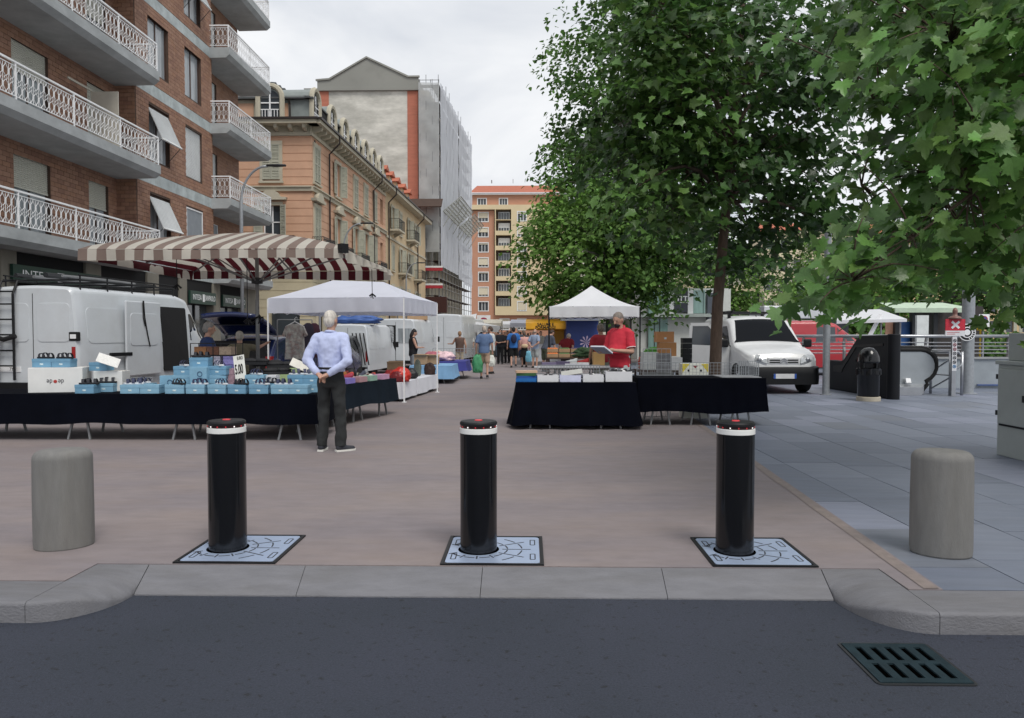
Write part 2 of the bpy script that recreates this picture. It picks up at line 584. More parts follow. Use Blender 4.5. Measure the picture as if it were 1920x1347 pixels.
# dropped slabs
js = [(eLf.x, eLb.x)]
for a, b in (((555, 1118), (573, 1062)), ((900, 1123), (905, 1063)), ((1252, 1128), (1240, 1066))):
    js.append((P(*a, RF).x, P(*b, RB).x))
js.append((eRf.x, eRb.x))
for (f0, b0), (f1, b1) in zip(js, js[1:]):
    kerb_stone([(f0 + gap / 2, RF), (f1 - gap / 2, RF)], [(b0 + gap / 2, RB), (b1 - gap / 2, RB)], lambda i, v: ramp_z(v))
# ---- brown plaza sheet and slab pavement
def bnd(y):                                   # boundary between concrete and slabs
    return 2.44 + 0.060 * (y - 4.4)
zt = 0.004
poly = [(-70, KBL + 0.006), (jl.x + (jlb.x - jl.x) * (KBL - FL) / (RB - FL) - 0.004, KBL + 0.006), (jlb.x - 0.004, RB + 0.006), (jrb.x + 0.004, RB + 0.006),
        (jr.x + (jrb.x - jr.x) * (KBR - FR) / (RB - FR) + 0.01, KBR + 0.008), (bnd(KBR), KBR + 0.008)]
ys_ = [8, 12, 16, 20, 26, 32]
for y in ys_:
    poly.append((bnd(y) + 0.006 * math.sin(y * 2), y))
poly += [(5.5, 40), (30, 60), (60, 300), (-70, 300)]
g = MB()
g.extr(poly, ZR - 0.03, zt)
struct('plaza', g, 'plaza_concrete')
mk('edging', (0.225, 0.186, 0.17), rough=0.8, var=0.2, scale=9, dirt=0.5, dirtcol=(0.21, 0.185, 0.19), dscale=3)
g = MB()
g.grid(lambda u, v: (bnd(KBR + 0.01 + v * 27) - 0.02 - 0.09 * u + 0.006 * math.sin(v * 140), KBR + 0.01 + v * 27, 0.008), 1, 40, flip=True)
struct('plaza_edging', g, 'edging')
g = MB()
g.extr([(jr.x - 0.05, KBR + 0.008), (70, KBR + 0.008), (70, 70), (4.0, 70), (1.9, 12)], ZR - 0.03, -0.012)
struct('pavement_bed', g, 'slab_bed')
pav = tag(bpy.data.objects.new('pavement', None), kind='structure')
COL.objects.link(pav)
SW, SL = 0.63, 0.95
slabs = []
rs = random.Random(3)
for ci in range(-1, 60):
    x0 = 2.36 + ci * SW
    off = rs.random() * SL
    y = KBR + 0.012 - off
    while y < 42:
        y0, y1 = max(y, KBR + 0.012), y + SL
        if y1 - y0 > 0.08 and x0 + SW > bnd(y1) - 0.1:
            slabs.append((x0, y0, x0 + SW, y1))
        y += SL
def vis(x, y):
    return y > 1 and abs(x / y - 0.0) < 0.70
slabs.sort(key=lambda s: (0 if vis((s[0] + s[2]) / 2 - 0.3, (s[1] + s[3]) / 2) else 1, s[1] ** 2 + 0.2 * s[0] ** 2))
_sm = {}
rest = MB()
for i, (x0, y0, x1, y1) in enumerate(slabs):
    dz = rs.uniform(-0.0015, 0.0015)
    mi = rs.choice([0, 0, 1, 1, 2, 2, 3, 4])
    if i < 300:
        L_ = round(y1 - y0, 3)
        key = (L_, mi)
        if key not in _sm:
            mb = MB()
            a, b = SW / 2 - 0.0045, L_ / 2 - 0.003
            mb.box(-a, a, -b, b, -0.03, 0)
            _sm[key] = mb.mesh('paving_slab', 'slab_%d' % mi)
        inst('paving_slab', _sm[key], ((x0 + x1) / 2, (y0 + y1) / 2, dz), pav)
    else:
        rest.box(x0 + 0.0045, x1 - 0.0045, y0 + 0.003, y1 - 0.003, -0.03, dz, mi)
tag(rest.build('paving_slab', ['slab_%d' % i for i in range(5)], pav), kind='stuff')
# ================================================================== rising bollards with their cover plates
def bollard_mesh():
    root = thing('rising_bollard', '-', 'bollard')
    h = 0.905
    mb = MB(); mb.lathe([(0.127, -0.02), (0.127, h - 0.085)], 64)
    mb.build('shaft', 'black_paint', root, ang=40)
    mb = MB(); mb.lathe([(0.1272, h - 0.084), (0.1295, h - 0.082), (0.1295, h - 0.049), (0.1272, h - 0.047)], 64)
    mb.build('reflective_band', 'reflective_band', root, ang=40)
    mb = MB(); mb.lathe([(0.122, h - 0.047), (0.124, h - 0.026)], 64)
    ring = mb.build('light_ring', 'led_ring', root, ang=40)
    for k in range(14):
        a = 2 * math.pi * k / 14 + 0.12
        mb = MB(); mb.cbox((0.1245 * math.cos(a), 0.1245 * math.sin(a), h - 0.037), (0.004, 0.007, 0.009), rz=a)
        mb.build('light', 'red_led' if k % 3 else 'white_led', ring)
    mb = MB(); mb.lathe([(0.1285, h - 0.026), (0.1285, h - 0.012), (0.120, h - 0.002), (0.09, h), (0, h + 0.001)], 64)
    cap_ = mb.build('cap', 'black_plastic', root, ang=40)
    mb = MB(); mb.lathe([(0.022, h + 0.0), (0.020, h + 0.006), (0, h + 0.007)], 24, sx=1.25)
    mb.build('cap_light', 'red_led', cap_)
    return root
def plate_mesh():
    root = thing('cover_plate', '-', 'cover plate')
    w = 0.676
    mb = MB()
    for a, b, c, d in ((-w / 2, w / 2, -w / 2, -w / 2 + 0.022), (-w / 2, w / 2, w / 2 - 0.022, w / 2), (-w / 2, -w / 2 + 0.022, -w / 2 + 0.022, w / 2 - 0.022), (w / 2 - 0.022, w / 2, -w / 2 + 0.022, w / 2 - 0.022)):
        mb.box(a, b, c, d, -0.02, 0.011)
    mb.build('plate_frame', 'black_plastic', root)
    q = w / 2 - 0.027
    pl = []
    for cx_, cy_, a0 in ((q - 0.03, q - 0.03, 0), (-q + 0.03, q - 0.03, 90), (-q + 0.03, -q + 0.03, 180), (q - 0.03, -q + 0.03, 270)):
        for k in range(5):
            a = R(a0 + k * 22.5)
            pl.append((cx_ + 0.03 * math.cos(a), cy_ + 0.03 * math.sin(a)))
    mb = MB(); mb.extr(pl, -0.02, 0.009)
    pt = mb.build('steel_plate', 'plate_steel', root)
    bx = -0.108
    # dark gap round the shaft
    mb = MB(); mb.lathe([(0.1275, 0.0097), (0.142, 0.0097), (0.142, 0.004)], 48, c=(bx, 0, 0))
    mb.build('shaft_gap', 'pit', root)
    # slots of the web pattern
    mb = MB()
    def slot(pts, wd=0.009):
        for (xa, ya), (xb, yb) in zip(pts, pts[1:]):
            d = Vector((xb - xa, yb - ya, 0))
            mb.cbox(((xa + xb) / 2, (ya + yb) / 2, 0.0095), (d.length + 0.002, wd, 0.0016), rz=math.atan2(d.y, d.x))
    def arc(rad, a0, a1, wd=0.009):
        slot([(bx + rad * math.cos(R(a0 + (a1 - a0) * k / 4)), rad * math.sin(R(a0 + (a1 - a0) * k / 4))) for k in range(5)], wd)
    for a in range(-150, 211, 30):
        L0, L1 = 0.165, (0.36 if -40 < a < 40 else 0.225)
        y0, y1 = L1 * math.sin(R(a)), L1 * math.cos(R(a))
        if abs(y0) < 0.30 and abs(bx + y1) < 0.31:
            slot([(bx + L0 * math.cos(R(a)), L0 * math.sin(R(a))), (bx + L1 * math.cos(R(a)), L1 * math.sin(R(a)))])
        for rad in (0.2, 0.30):
            xx_, yy_ = bx + rad * math.cos(R(a + 15)), rad * math.sin(R(a + 15))
            if -0.25 < xx_ < 0.25 and abs(yy_) < 0.28:
                arc(rad, a + 5, a + 25)
    mb.build('slot_pattern', 'groove', root)
    for sx in (-1, 1):
        for sy in (-1, 1):
            mb = MB()
            c0 = (sx * 0.265 + 0.0, sy * 0.17)
            pts = [(c0[0] + a, c0[1] + b) for a, b in ((-0.016, -0.055), (-0.010, -0.062), (0.010, -0.062), (0.016, -0.055), (0.016, 0.055), (0.010, 0.062), (-0.010, 0.062), (-0.016, 0.055), (-0.016, -0.055))]
            slot_mb = mb
            for (xa, ya), (xb, yb) in zip(pts, pts[1:]):
                d = Vector((xb - xa, yb - ya, 0))
                mb.cbox(((xa + xb) / 2, (ya + yb) / 2, 0.0096), (d.length + 0.004, 0.007, 0.0016), rz=math.atan2(d.y, d.x))
            mb.build('handle_slot', 'groove', root)
    return root
b0, p0 = bollard_mesh(), plate_mesh()
plate_px = [((325, 1056), (521, 1056)), ((825, 1061), (1020, 1061)), ((1340, 1066), (1533, 1066))]
where = ['left', 'middle', 'right']
for i, (a, b) in enumerate(plate_px):
    A, B = G(*a), G(*b)
    o = b0 if i == 0 else copy_tree(b0)
    p = p0 if i == 0 else copy_tree(p0)
    y = RB + 0.012 + 0.338
    c = (A.x + B.x) / 2
    p.location = (c, y, zt)
    o.location = (c - 0.108, y, zt)
    tag(o, ['glossy black rising bollard with white band, leftmost, nearest the shoe stall', 'glossy black rising bollard with white band, the middle one of three',
            'glossy black rising bollard with white band, rightmost, in front of the long black table'][i], 'bollard', 'rising bollards in a row')
    tag(p, ['blue grey steel cover plate round the foot of the leftmost black bollard', 'blue grey steel cover plate round the foot of the middle black bollard',
            'blue grey steel cover plate round the foot of the rightmost black bollard'][i], 'cover plate', 'cover plates of the rising bollards')
# ================================================================== stone bollards
def stone_bollard(px, pyb, dia_px, h, label, rz):
    c = G(px, pyb)
    y = c.y + 0.2
    rad = dia_px / 2 / FPX * y
    mb = MB()
    prof = [(rad * 0.975, 0.0), (rad * 0.985, 0.012), (rad * 0.985, 0.02), (rad, 0.035), (rad * 1.0, h * 0.5), (rad * 0.985, h - 0.075)]
    for a in range(0, 91, 15):
        prof.append((rad * 0.985 - 0.06 + 0.06 * math.cos(R(a)), h - 0.07 + 0.06 * math.sin(R(a))))
    prof += [(rad * 0.4, h - 0.006), (0, h - 0.004)]
    mb.lathe(prof, 56, sx=1.0, sy=0.8)
    o = mb.build('stone_bollard', 'bollard_stone', smooth=True, loc=(XX(px, y), y, 0.002), rz=rz)
    m = o.data
    for v in m.vertices:                       # cast stone is never quite true
        n_ = mnoise.noise(v.co * 3.0) * 0.006
        v.co.x *= 1 + n_; v.co.y *= 1 + n_
    tag(o, label, 'stone bollard', 'squat stone bollards')
    return o
stone_bollard(113, 1040, 103, 0.70, 'squat grey stone bollard with rounded top on the brown concrete, at the left', R(25))
stone_bollard(1771, 1054, 105, 0.72, 'squat grey stone bollard with rounded top on the grey slabs, at the right', R(-20))
# ================================================================== drain grate
A, B, C_, D_ = [G(*q, ZR) for q in ((1573, 1207), (1738, 1207), (1832, 1286), (1640, 1286))]
gw, gd = 0.46, A.y - D_.y
gr = thing('drain_grate', 'dark cast iron drain grate with ten slots in the road', 'drain grate', ((A.x + B.x + C_.x + D_.x) / 4, (A.y + D_.y) / 2, ZR))
gw = (B.x - A.x + C_.x - D_.x) / 2
mb = MB()
def rrect(w, d, r, n=4):
    pl = []
    for cx_, cy_, a0 in ((w / 2 - r, d / 2 - r, 0), (-w / 2 + r, d / 2 - r, 90), (-w / 2 + r, -d / 2 + r, 180), (w / 2 - r, -d / 2 + r, 270)):
        for k in range(n + 1):
            a = R(a0 + k * 90 / n)
            pl.append((cx_ + r * math.cos(a), cy_ + r * math.sin(a)))
    return pl
o1, i1 = rrect(gw, gd, 0.03), rrect(gw - 0.03, gd - 0.03, 0.02)
n = len(o1)
mb.add([(x, y, 0.006) for x, y in o1] + [(x, y, 0.006) for x, y in i1] + [(x, y, -0.02) for x, y in o1] + [(x, y, -0.02) for x, y in i1],
       [(i, (i + 1) % n, n + (i + 1) % n, n + i) for i in range(n)] + [(i, (i + 1) % n, 2 * n + (i + 1) % n, 2 * n + i) for i in range(n)] + [(n + i, n + (i + 1) % n, 3 * n + (i + 1) % n, 3 * n + i) for i in range(n)])
mb.build('grate_frame', 'dark_steel', gr)
mb = MB(); mb.extr(rrect(gw - 0.028, gd - 0.028, 0.02), -0.02, 0.001); mb.build('pit', 'pit', gr)
mb = MB()
iw, idp = gw - 0.036, gd - 0.036
zz0, zz1 = 0.0014, 0.010
yb = [-idp / 2, -idp * 0.40, -0.018, 0.018, idp * 0.40, idp / 2]
for k in (0, 2, 4):
    mb.box(-iw / 2, iw / 2, yb[k], yb[k + 1], zz0, zz1)
sw_ = 0.034
xs = [-0.15 + 0.075 * k for k in range(5)]
edges = [-iw / 2] + [q for x in xs for q in (x - sw_ / 2, x + sw_ / 2)] + [iw / 2]
for k in (1, 3):
    for j in range(0, len(edges), 2):
        mb.box(edges[j], edges[j + 1], yb[k], yb[k + 1], zz0, zz1)
mb.build('grate', 'grate_iron', gr)
# ================================================================== LEFT BRICK APARTMENT BUILDING
mk('mortar', (0.085, 0.055, 0.042), rough=0.95, var=0.15)
for i, c in enumerate([(0.30, 0.165, 0.11), (0.335, 0.19, 0.128), (0.265, 0.142, 0.098), (0.315, 0.17, 0.107)]):
    mk('brick_%d' % i, c, rough=0.75, var=0.14, scale=6, bump=0.15, bscale=50)
mk('marble_band', (0.47, 0.52, 0.52), rough=0.6, var=0.2, scale=2.2, dirt=0.55, dirtcol=(0.17, 0.20, 0.20), dscale=1.6)
mk('balcony_concrete', (0.38, 0.40, 0.405), rough=0.85, var=0.14, scale=1.5, dirt=0.5, dirtcol=(0.19, 0.21, 0.21), dscale=0.7, bump=0.1, bscale=20, stretch=(1, 1, 1.6))
mk('rail_white', (0.86, 0.87, 0.88), rough=0.5, var=0.06, dirt=0.15, dirtcol=(0.4, 0.38, 0.34))
mk('shutter_white', (0.74, 0.76, 0.76), rough=0.6, var=0.06, scale=2, dirt=0.2, dirtcol=(0.4, 0.4, 0.37))
mk('shutter_cream', (0.55, 0.55, 0.48), rough=0.6, var=0.06, scale=2, dirt=0.25, dirtcol=(0.38, 0.36, 0.3))
mk('frame_brown', (0.07, 0.035, 0.025), rough=0.5, var=0.1)
mk('curtain_glass', (0.32, 0.35, 0.37), rough=0.12, var=0.35, scale=2.0, spec=0.7, stretch=(4, 4, 0.4))
mk('cream_panel', (0.52, 0.49, 0.42), rough=0.7, var=0.06, dirt=0.2, dirtcol=(0.4, 0.36, 0.3))
mk('sign_green', (0.012, 0.045, 0.032), rough=0.4, var=0.05)
mk('shop_stone', (0.22, 0.205, 0.17), rough=0.8, var=0.1, scale=2)
XB, XR_, XF = -13.2, -13.88, -12.35
bl = thing('apartment_building', 'brown brick apartment block with long white railed balconies at the left', 'building', (XB, 25, 0))
def rel(M_, o=bl):
    return Matrix.Translation(-o.location) @ M_
def wpart(mb, name, m, par, **k):
    """build world-coordinate geometry as a child of an unrotated thing"""
    root = par
    off = Vector((0, 0, 0))
    while root is not None:
        off += root.location
        root = root.parent
    o = mb.build(name, m, par, **k)
    o.data.transform(Matrix.Translation(-off))
    return o
zb = [3.66 + 3.1 * k for k in range(6)]
ZTOP = 20.6
Mb = frame((XB, 0, 0), (0, 1, 0), (1, 0, 0))
Mr = frame((XR_, 0, 0), (0, 1, 0), (1, 0, 0))
colA, colB = (25.95, 27.45), (28.75, 30.2)
ops_bay, ops_l, ops_r = [], [], []
for k in range(5):
    for c in (colA, colB):
        ops_bay.append((*c, zb[k] + 0.88, zb[k] + 2.79))
    ops_l += [(20.0, 21.55, zb[k] + 0.42, zb[k] + 2.75), (23.45, 24.55, zb[k] + 0.42, zb[k] + 2.75), (16.2, 17.7, zb[k] + 0.42, zb[k] + 2.75)]
    ops_r += [(32.0, 33.3, zb[k] + 0.42, zb[k] + 2.75)]
bay_u, l_u, r_u = (25.1, 31.2), (10.0, 25.1), (31.2, 35.8)
mb = MB()
facade(mb, Mb, *bay_u, 3.66, ZTOP, ops_bay, 0.16)
facade(mb, Mr, *l_u, 3.66, ZTOP, ops_l, 0.16)
facade(mb, Mr, *r_u, 3.66, ZTOP, ops_r, 0.16)
mb.box(XR_ - 0.0, XB, 25.06, 25.1, 3.66, ZTOP)
mb.box(XR_ - 8, XR_ - 0.02, 35.8, 35.85, 0, ZTOP)
mb.box(XR_, XB - 0.001, 31.2, 31.24, 3.66, ZTOP)
wpart(mb, 'wall', 'mortar', bl)
mb = MB(); mb.box(XR_ - 9, XR_ - 0.4, 10, 35.7, 0, ZTOP - 0.2); wpart(mb, 'core', 'interior_dark', bl)
# brick tiles
TW, TH, JT = 0.29, 0.135, 0.011
tiles = []
rb = random.Random(11)
def lay(M_, u0, u1, z0, z1, ops, bands):
    z = z0
    row = 0
    while z + TH <= z1 + 0.001:
        if not any(a - 0.01 < z + TH / 2 < b + 0.01 for a, b in bands):
            cuts = sorted([(o[0], o[1]) for o in ops if o[2] < z + TH / 2 < o[3]])
            segs, a = [], u0
            for c in cuts:
                segs.append((a, c[0])); a = c[1]
            segs.append((a, u1))
            off = (row % 2) * TW / 2
            for s0, s1 in segs:
                kk = math.floor((s0 - u0 - off) / TW)
                while True:
                    t0, t1 = u0 + off + kk * TW, u0 + off + (kk + 1) * TW
                    if t0 >= s1 - 0.02: break
                    a_, b_ = max(t0, s0), min(t1, s1)
                    if b_ - a_ > 0.03:
                        tiles.append((M_, a_ + JT / 2, b_ - JT / 2, z + JT / 2, z + TH - JT / 2, abs(b_ - a_ - TW) < 1e-6))
                    kk += 1
        z += TH
        row += 1
bands = [(z, z + 0.42) for z in zb]
lay(Mb, *bay_u, 4.08, ZTOP, ops_bay, bands)
lay(Mr, *l_u, 4.08, ZTOP, ops_l, [])
lay(Mr, *r_u, 4.08, ZTOP, ops_r, [])
Mret = frame((0, 25.06, 0), (1, 0, 0), (0, -1, 0))
lay(Mret, XR_, XB, 4.08, ZTOP, [], [])
def tdist(t):
    q = t[0] @ Vector(((t[1] + t[2]) / 2, 0, (t[3] + t[4]) / 2))
    seen = q.y > 17.9 and q.z < 1.5 + 0.45 * q.y and q.z > 4.2
    return (0 if (seen and t[5]) else 1, (q - Vector((0, 0, 1.5))).length)
tiles.sort(key=tdist)
tile_me = []
for c in range(4):
    m_ = MB(); a, h = TW / 2 - JT / 2, TH / 2 - JT / 2
    m_.box(-a, a, -0.014, 0.004, -h, h)
    tile_me.append(m_.mesh('brick', 'brick_%d' % c))
rest = MB()
for i, t in enumerate(tiles):
    c = rb.choice([0, 0, 1, 1, 2, 3])
    if i < 300:
        q = t[0] @ Vector(((t[1] + t[2]) / 2, 0, (t[3] + t[4]) / 2))
        inst('brick', tile_me[c], q - bl.location, bl, rot=t[0].to_euler())
    else:
        a, b, z0, z1 = t[1:5]
        vs = [(a, -0.014, z0), (b, -0.014, z0), (b, -0.014, z1), (a, -0.014, z1), (a, 0.002, z0), (b, 0.002, z0), (b, 0.002, z1), (a, 0.002, z1)]
        rest.add(vs, [(0, 1, 2, 3), (4, 0, 3, 7), (1, 5, 6, 2), (4, 5, 1, 0), (3, 2, 6, 7)], c, t[0])
tag(wpart(rest, 'brick', ['brick_%d' % i for i in range(4)], bl), kind='stuff')
# stone bands on the bay, one piece per slab of marble
for k in range(5):
    u = bay_u[0]
    while u < bay_u[1] - 0.1:
        w = min(1.22, bay_u[1] - u)
        mb = MB(); mb.box(u + 0.003, u + w - 0.003, -0.022, 0.01, zb[k] + 0.01, zb[k] + 0.41, M=Mb)
        wpart(mb, 'band_stone', 'marble_band', bl)
        u += w
# windows
def slats(mb, M_, u0, u1, z0, z1, y, pitch=0.055, th=0.018, mi=0):
    z = z0
    while z < z1 - 0.01:
        mb.add([(u0, y, z), (u1, y, z), (u1, y - th, z + pitch * 0.35), (u0, y - th, z + pitch * 0.35), (u0, y, z + pitch * 0.96), (u1, y, z + pitch * 0.96)],
               [(0, 1, 2, 3), (3, 2, 5, 4)], mi, M_)
        z += pitch
def window(M_, op, kind, par=bl, frm='frame_brown', cover=0.4, shut='shutter_white'):
    u0, u1, z0, z1 = op
    mb = MB()
    t = 0.06
    d0, d1 = 0.10, 0.155
    um = (u0 + u1) / 2
    for a, b, c, d in ((u0, u0 + t, z0, z1), (u1 - t, u1, z0, z1), (u0 + t, u1 - t, z0, z0 + t), (u0 + t, u1 - t, z1 - t, z1), (um - t / 2, um + t / 2, z0 + t, z1 - t)):
        mb.box(a + 0.002, b - 0.002, d0, d1, c + 0.002, d - 0.002, M=M_)
    w = wpart(mb, 'window', frm, par)
    for a, b in ((u0 + t, um - t / 2), (um + t / 2, u1 - t)):
        mb = MB(); mb.box(a, b, 0.125, 0.132, z0 + t, z1 - t, M=M_)
        wpart(mb, 'pane', 'curtain_glass' if kind != 'dark' else 'window_glass', w)
    zs = z1 - (z1 - z0) * cover
    if kind in ('roll', 'dark') and cover > 0:
        mb = MB(); slats(mb, M_, u0 + 0.01, u1 - 0.01, zs, z1, 0.085)
        mb.box(u0 + 0.01, u1 - 0.01, 0.06, 0.085, zs - 0.05, zs, M=M_)
        wpart(mb, 'roller_shutter', shut, w)
    if kind == 'tilt':
        h = (z1 - z0) * 0.62
        M2 = M_ @ Matrix.Translation((0, 0.03, z1 - 0.12)) @ Matrix.Rotation(R(-24), 4, 'X')
        mb = MB(); slats(mb, M2, u0 + 0.03, u1 - 0.03, -h, 0, 0.0)
        mb.box(u0 + 0.03, u1 - 0.03, 0.001, 0.012, -h, 0, M=M2)
        mb.box(u0 + 0.02, u1 - 0.02, -0.03, 0.02, -h - 0.05, -h, M=M2)
        wpart(mb, 'tilted_shutter', shut, w)
        for uu in (u0 + 0.05, u1 - 0.05):
            e = M2 @ Vector((uu, 0, -h)); s_ = M_ @ Vector((uu, 0.05, z1 - 0.15 - h * 1.35))
            mb = MB(); mb.tube([s_, e], 0.012, 5)
            wpart(mb, 'shutter_arm', 'dark_steel', w)
    if kind == 'screen':
        mb = MB()
        for a, b, c, d in ((u0, u0 + 0.05, z0, z1), (u1 - 0.05, u1, z0, z1), (u0 + 0.05, u1 - 0.05, z0, z0 + 0.05), (u0 + 0.05, u1 - 0.05, z1 - 0.05, z1)):
            mb.box(a, b, 0.0, 0.05, c, d, M=M_)
        wpart(mb, 'screen_frame', 'rail_white', w)
        mb = MB(); mb.box(u0 + 0.05, u1 - 0.05, 0.02, 0.026, z0 + 0.05, z1 - 0.05, M=M_)
        wpart(mb, 'screen', cm('#8a9096', 0.6, var=0.1), w)
    return w
kA = ['tilt', 'tilt', 'glass', 'roll', 'glass']
kB = ['screen', 'roll', 'glass', 'tilt', 'roll']
for k in range(5):
    window(Mb, ops_bay[2 * k], kA[k], cover=0.12)
    window(Mb, ops_bay[2 * k + 1], kB[k], cover=1.0 if k == 1 else 0.15)
    window(Mr, ops_l[3 * k], 'roll', cover=[0.36, 0.33, 0.5, 0.3, 0.3][k], shut='shutter_cream')
    window(Mr, ops_l[3 * k + 1], 'roll', cover=[0.34, 0.9, 0.4, 0.5, 0.3][k], shut='shutter_cream')
    window(Mr, ops_l[3 * k + 2], 'roll', cover=0.5, shut='shutter_cream')
    window(Mr, ops_r[k], 'roll' if k else 'screen', cover=0.85)
# a cream privacy panel on the second balcony
mb = MB(); mb.box(-13.6, -12.75, 23.2, 23.24, zb[1] + 0.42, zb[1] + 2.3)
mb.box(-13.6, -13.56, 22.0, 23.2, zb[1] + 2.3, zb[1] + 2.36)
wpart(mb, 'privacy_panel', 'cream_panel', bl)
# balconies with patterned railings
def railing_panel(M_, u0, u1, z0, h):
    mb = MB()
    n = max(1, round((u1 - u0) / 0.2))
    w = (u1 - u0) / n
    for i in range(n):
        c = u0 + (i + 0.5) * w
        a = w * 0.36
        prof = [(0.0, 0.10), (0.10, 0.16), (1, 0.26), (1, 0.38), (0.1, 0.46), (0.55, 0.52), (0.1, 0.58), (1, 0.66), (1, 0.80), (0.1, 0.90), (0.0, 0.97)]
        for s in (-1, 1):
            mb.tube([M_ @ Vector((c + s * (0.008 + a * q), 0, z0 + h * z)) for q, z in prof], 0.0075, 4, cap=False)
        mb.box(c - w / 2 - 0.005, c - w / 2 + 0.005, -0.005, 0.005, z0 + h * 0.1, z0 + h * 0.97, M=M_)
    return mb
def balcony(x_out, x_in, y0, y1, z, near_end, far_end):
    mb = MB()
    prof = [(x_in, z + 0.42), (x_out, z + 0.42), (x_out, z + 0.14), (x_out - 0.16, z + 0.0), (x_in, z - 0.02)]
    M_ = Matrix(((1, 0, 0, 0), (0, 0, 1, 0), (0, 1, 0, 0), (0, 0, 0, 1)))
    mb.extr(prof, y0, y1, M=M_)
    b = wpart(mb, 'balcony', 'balcony_concrete', bl)
    zt_ = z + 0.42
    h = 0.92
    runs = [(frame((x_out - 0.06, 0, 0), (0, 1, 0), (1, 0, 0)), y0 + 0.05, y1 - 0.05)]
    if near_end: runs.append((frame((0, y0 + 0.06, 0), (1, 0, 0), (0, -1, 0)), x_in, x_out - 0.06))
    if far_end: runs.append((frame((0, y1 - 0.06, 0), (1, 0, 0), (0, -1, 0)), x_in, x_out - 0.06))
    for M2, a, c in runs:
        mb = MB()
        mb.box(a, c, -0.025, 0.025, zt_ + h - 0.03, zt_ + h + 0.015, M=M2)
        mb.box(a, c, -0.015, 0.015, zt_ + h - 0.115, zt_ + h - 0.10, M=M2)
        mb.box(a, c, -0.015, 0.015, zt_ + 0.08, zt_ + 0.10, M=M2)
        n = max(1, round((c - a) / 2.2))
        for i in range(n + 1):
            u = a + (c - a) * i / n
            mb.box(u - 0.018, u + 0.018, -0.02, 0.02, zt_, zt_ + h, M=M2)
        r = wpart(mb, 'railing', 'rail_white', b)
        for i in range(n):
            wpart(railing_panel(M2, a + (c - a) * i / n + 0.03, a + (c - a) * (i + 1) / n - 0.03, zt_, h - 0.09), 'railing', 'rail_white', b)
for k in range(5):
    balcony(XF, XR_ + 0.02, 11.0, 25.05, zb[k], False, True)
    balcony(XF, XR_ + 0.02, 31.0, 36.0, zb[k], True, True)
# ground floor: stone piers, dark glass and signs
piers = [(11, 11.9), (14.6, 15.5), (18.4, 19.0), (22.0, 22.8), (25.6, 26.4), (28.0, 28.6), (31.0, 31.7), (34.4, 35.8)]
for a, b in piers:
    mb = MB(); mb.box(a, b, -0.06, 0.5, 0, 3.66, M=Mb); wpart(mb, 'pier', 'shop_stone', bl, bevel=0.02)
for (a, b), (c, d) in zip(piers, piers[1:]):
    mb = MB(); mb.box(b, c, 0.25, 0.3, 0.4, 2.7, M=Mb); w = wpart(mb, 'shop_window', 'window_glass', bl)
    mb = MB(); mb.box(b, c, 0.2, 0.24, 0, 0.4, M=Mb); mb.box((b + c) / 2 - 0.04, (b + c) / 2 + 0.04, 0.2, 0.24, 0.4, 2.7, M=Mb); wpart(mb, 'shop_frame', 'dark_steel', w)
mb = MB(); mb.box(11, 35.8, 0.02, 0.5, 2.7, 3.66, M=Mb); wpart(mb, 'shop_fascia', 'interior_dark', bl)
def bank_sign(u0, u1, z0, z1):
    mb = MB(); mb.box(u0, u1, -0.16, -0.08, z0, z1, M=Mb)
    s = wpart(mb, 'shop_sign', 'sign_green', bl)
    um, zc, h = (u0 + u1) / 2, (z0 + z1) / 2, z1 - z0
    W_ = u1 - u0
    off = Matrix.Translation(-bl.location)
    text('lettering', 'INTESA', h * 0.62, 'rail_white', off @ Mb @ Matrix.Translation((u0 + W_ * 0.25, -0.165, zc)) @ STAND, s, xs=W_ * 0.36 / (h * 0.62 * 3.55))
    text('lettering', 'SANPAOLO', h * 0.62, 'rail_white', off @ Mb @ Matrix.Translation((u0 + W_ * 0.76, -0.165, zc)) @ STAND, s, xs=W_ * 0.40 / (h * 0.62 * 5.0))
    mb = MB(); mb.box(u0 + W_ * 0.46, u0 + W_ * 0.535, -0.168, -0.16, zc - h * 0.3, zc + h * 0.3, M=Mb)
    wpart(mb, 'emblem', 'rail_white', s)
bank_sign(28.65, 31.0, 2.72, 3.22)
bank_sign(31.75, 34.3, 2.72, 3.22)
bank_sign(18.7, 22.6, 2.84, 3.30)
# ================================================================== ORANGE CORNER HOUSE and its yellow neighbour
mk('orange_plaster', (0.62, 0.375, 0.25), rough=0.85, var=0.07, scale=1.2, dirt=0.18, dirtcol=(0.42, 0.25, 0.17), dscale=0.4)
mk('yellow_plaster', (0.58, 0.45, 0.28), rough=0.85, var=0.07, scale=1.2, dirt=0.25, dirtcol=(0.42, 0.34, 0.24), dscale=0.4)
mk('cream_stucco', (0.50, 0.46, 0.36), rough=0.85, var=0.08, scale=1.5, dirt=0.3, dirtcol=(0.33, 0.3, 0.24), dscale=0.6)
mk('cream_block', (0.52, 0.46, 0.32), rough=0.85, var=0.08, scale=1.5, dirt=0.2, dirtcol=(0.36, 0.32, 0.24), dscale=0.6)
mk('louvre', (0.42, 0.42, 0.34), rough=0.7, var=0.08)
mk('slate_roof', (0.075, 0.08, 0.082), rough=0.7, var=0.2, scale=3)
mk('zinc', (0.24, 0.27, 0.26), rough=0.55, var=0.12, scale=2)
mk('red_tile', (0.42, 0.13, 0.075), rough=0.85, var=0.2, scale=2.5)
mk('pipe_brown', (0.03, 0.022, 0.02), rough=0.5, var=0.1)
Q = Vector((XX(587, 45.0), 45.0, 0))
Q2 = Vector((XX(798, 85.0), 85.0, 0))
US = (Q2 - Q).normalized()
NS = Vector((US.y, -US.x, 0))
Ms = frame(Q, US, NS)
UN = Vector((1, 0, 0))
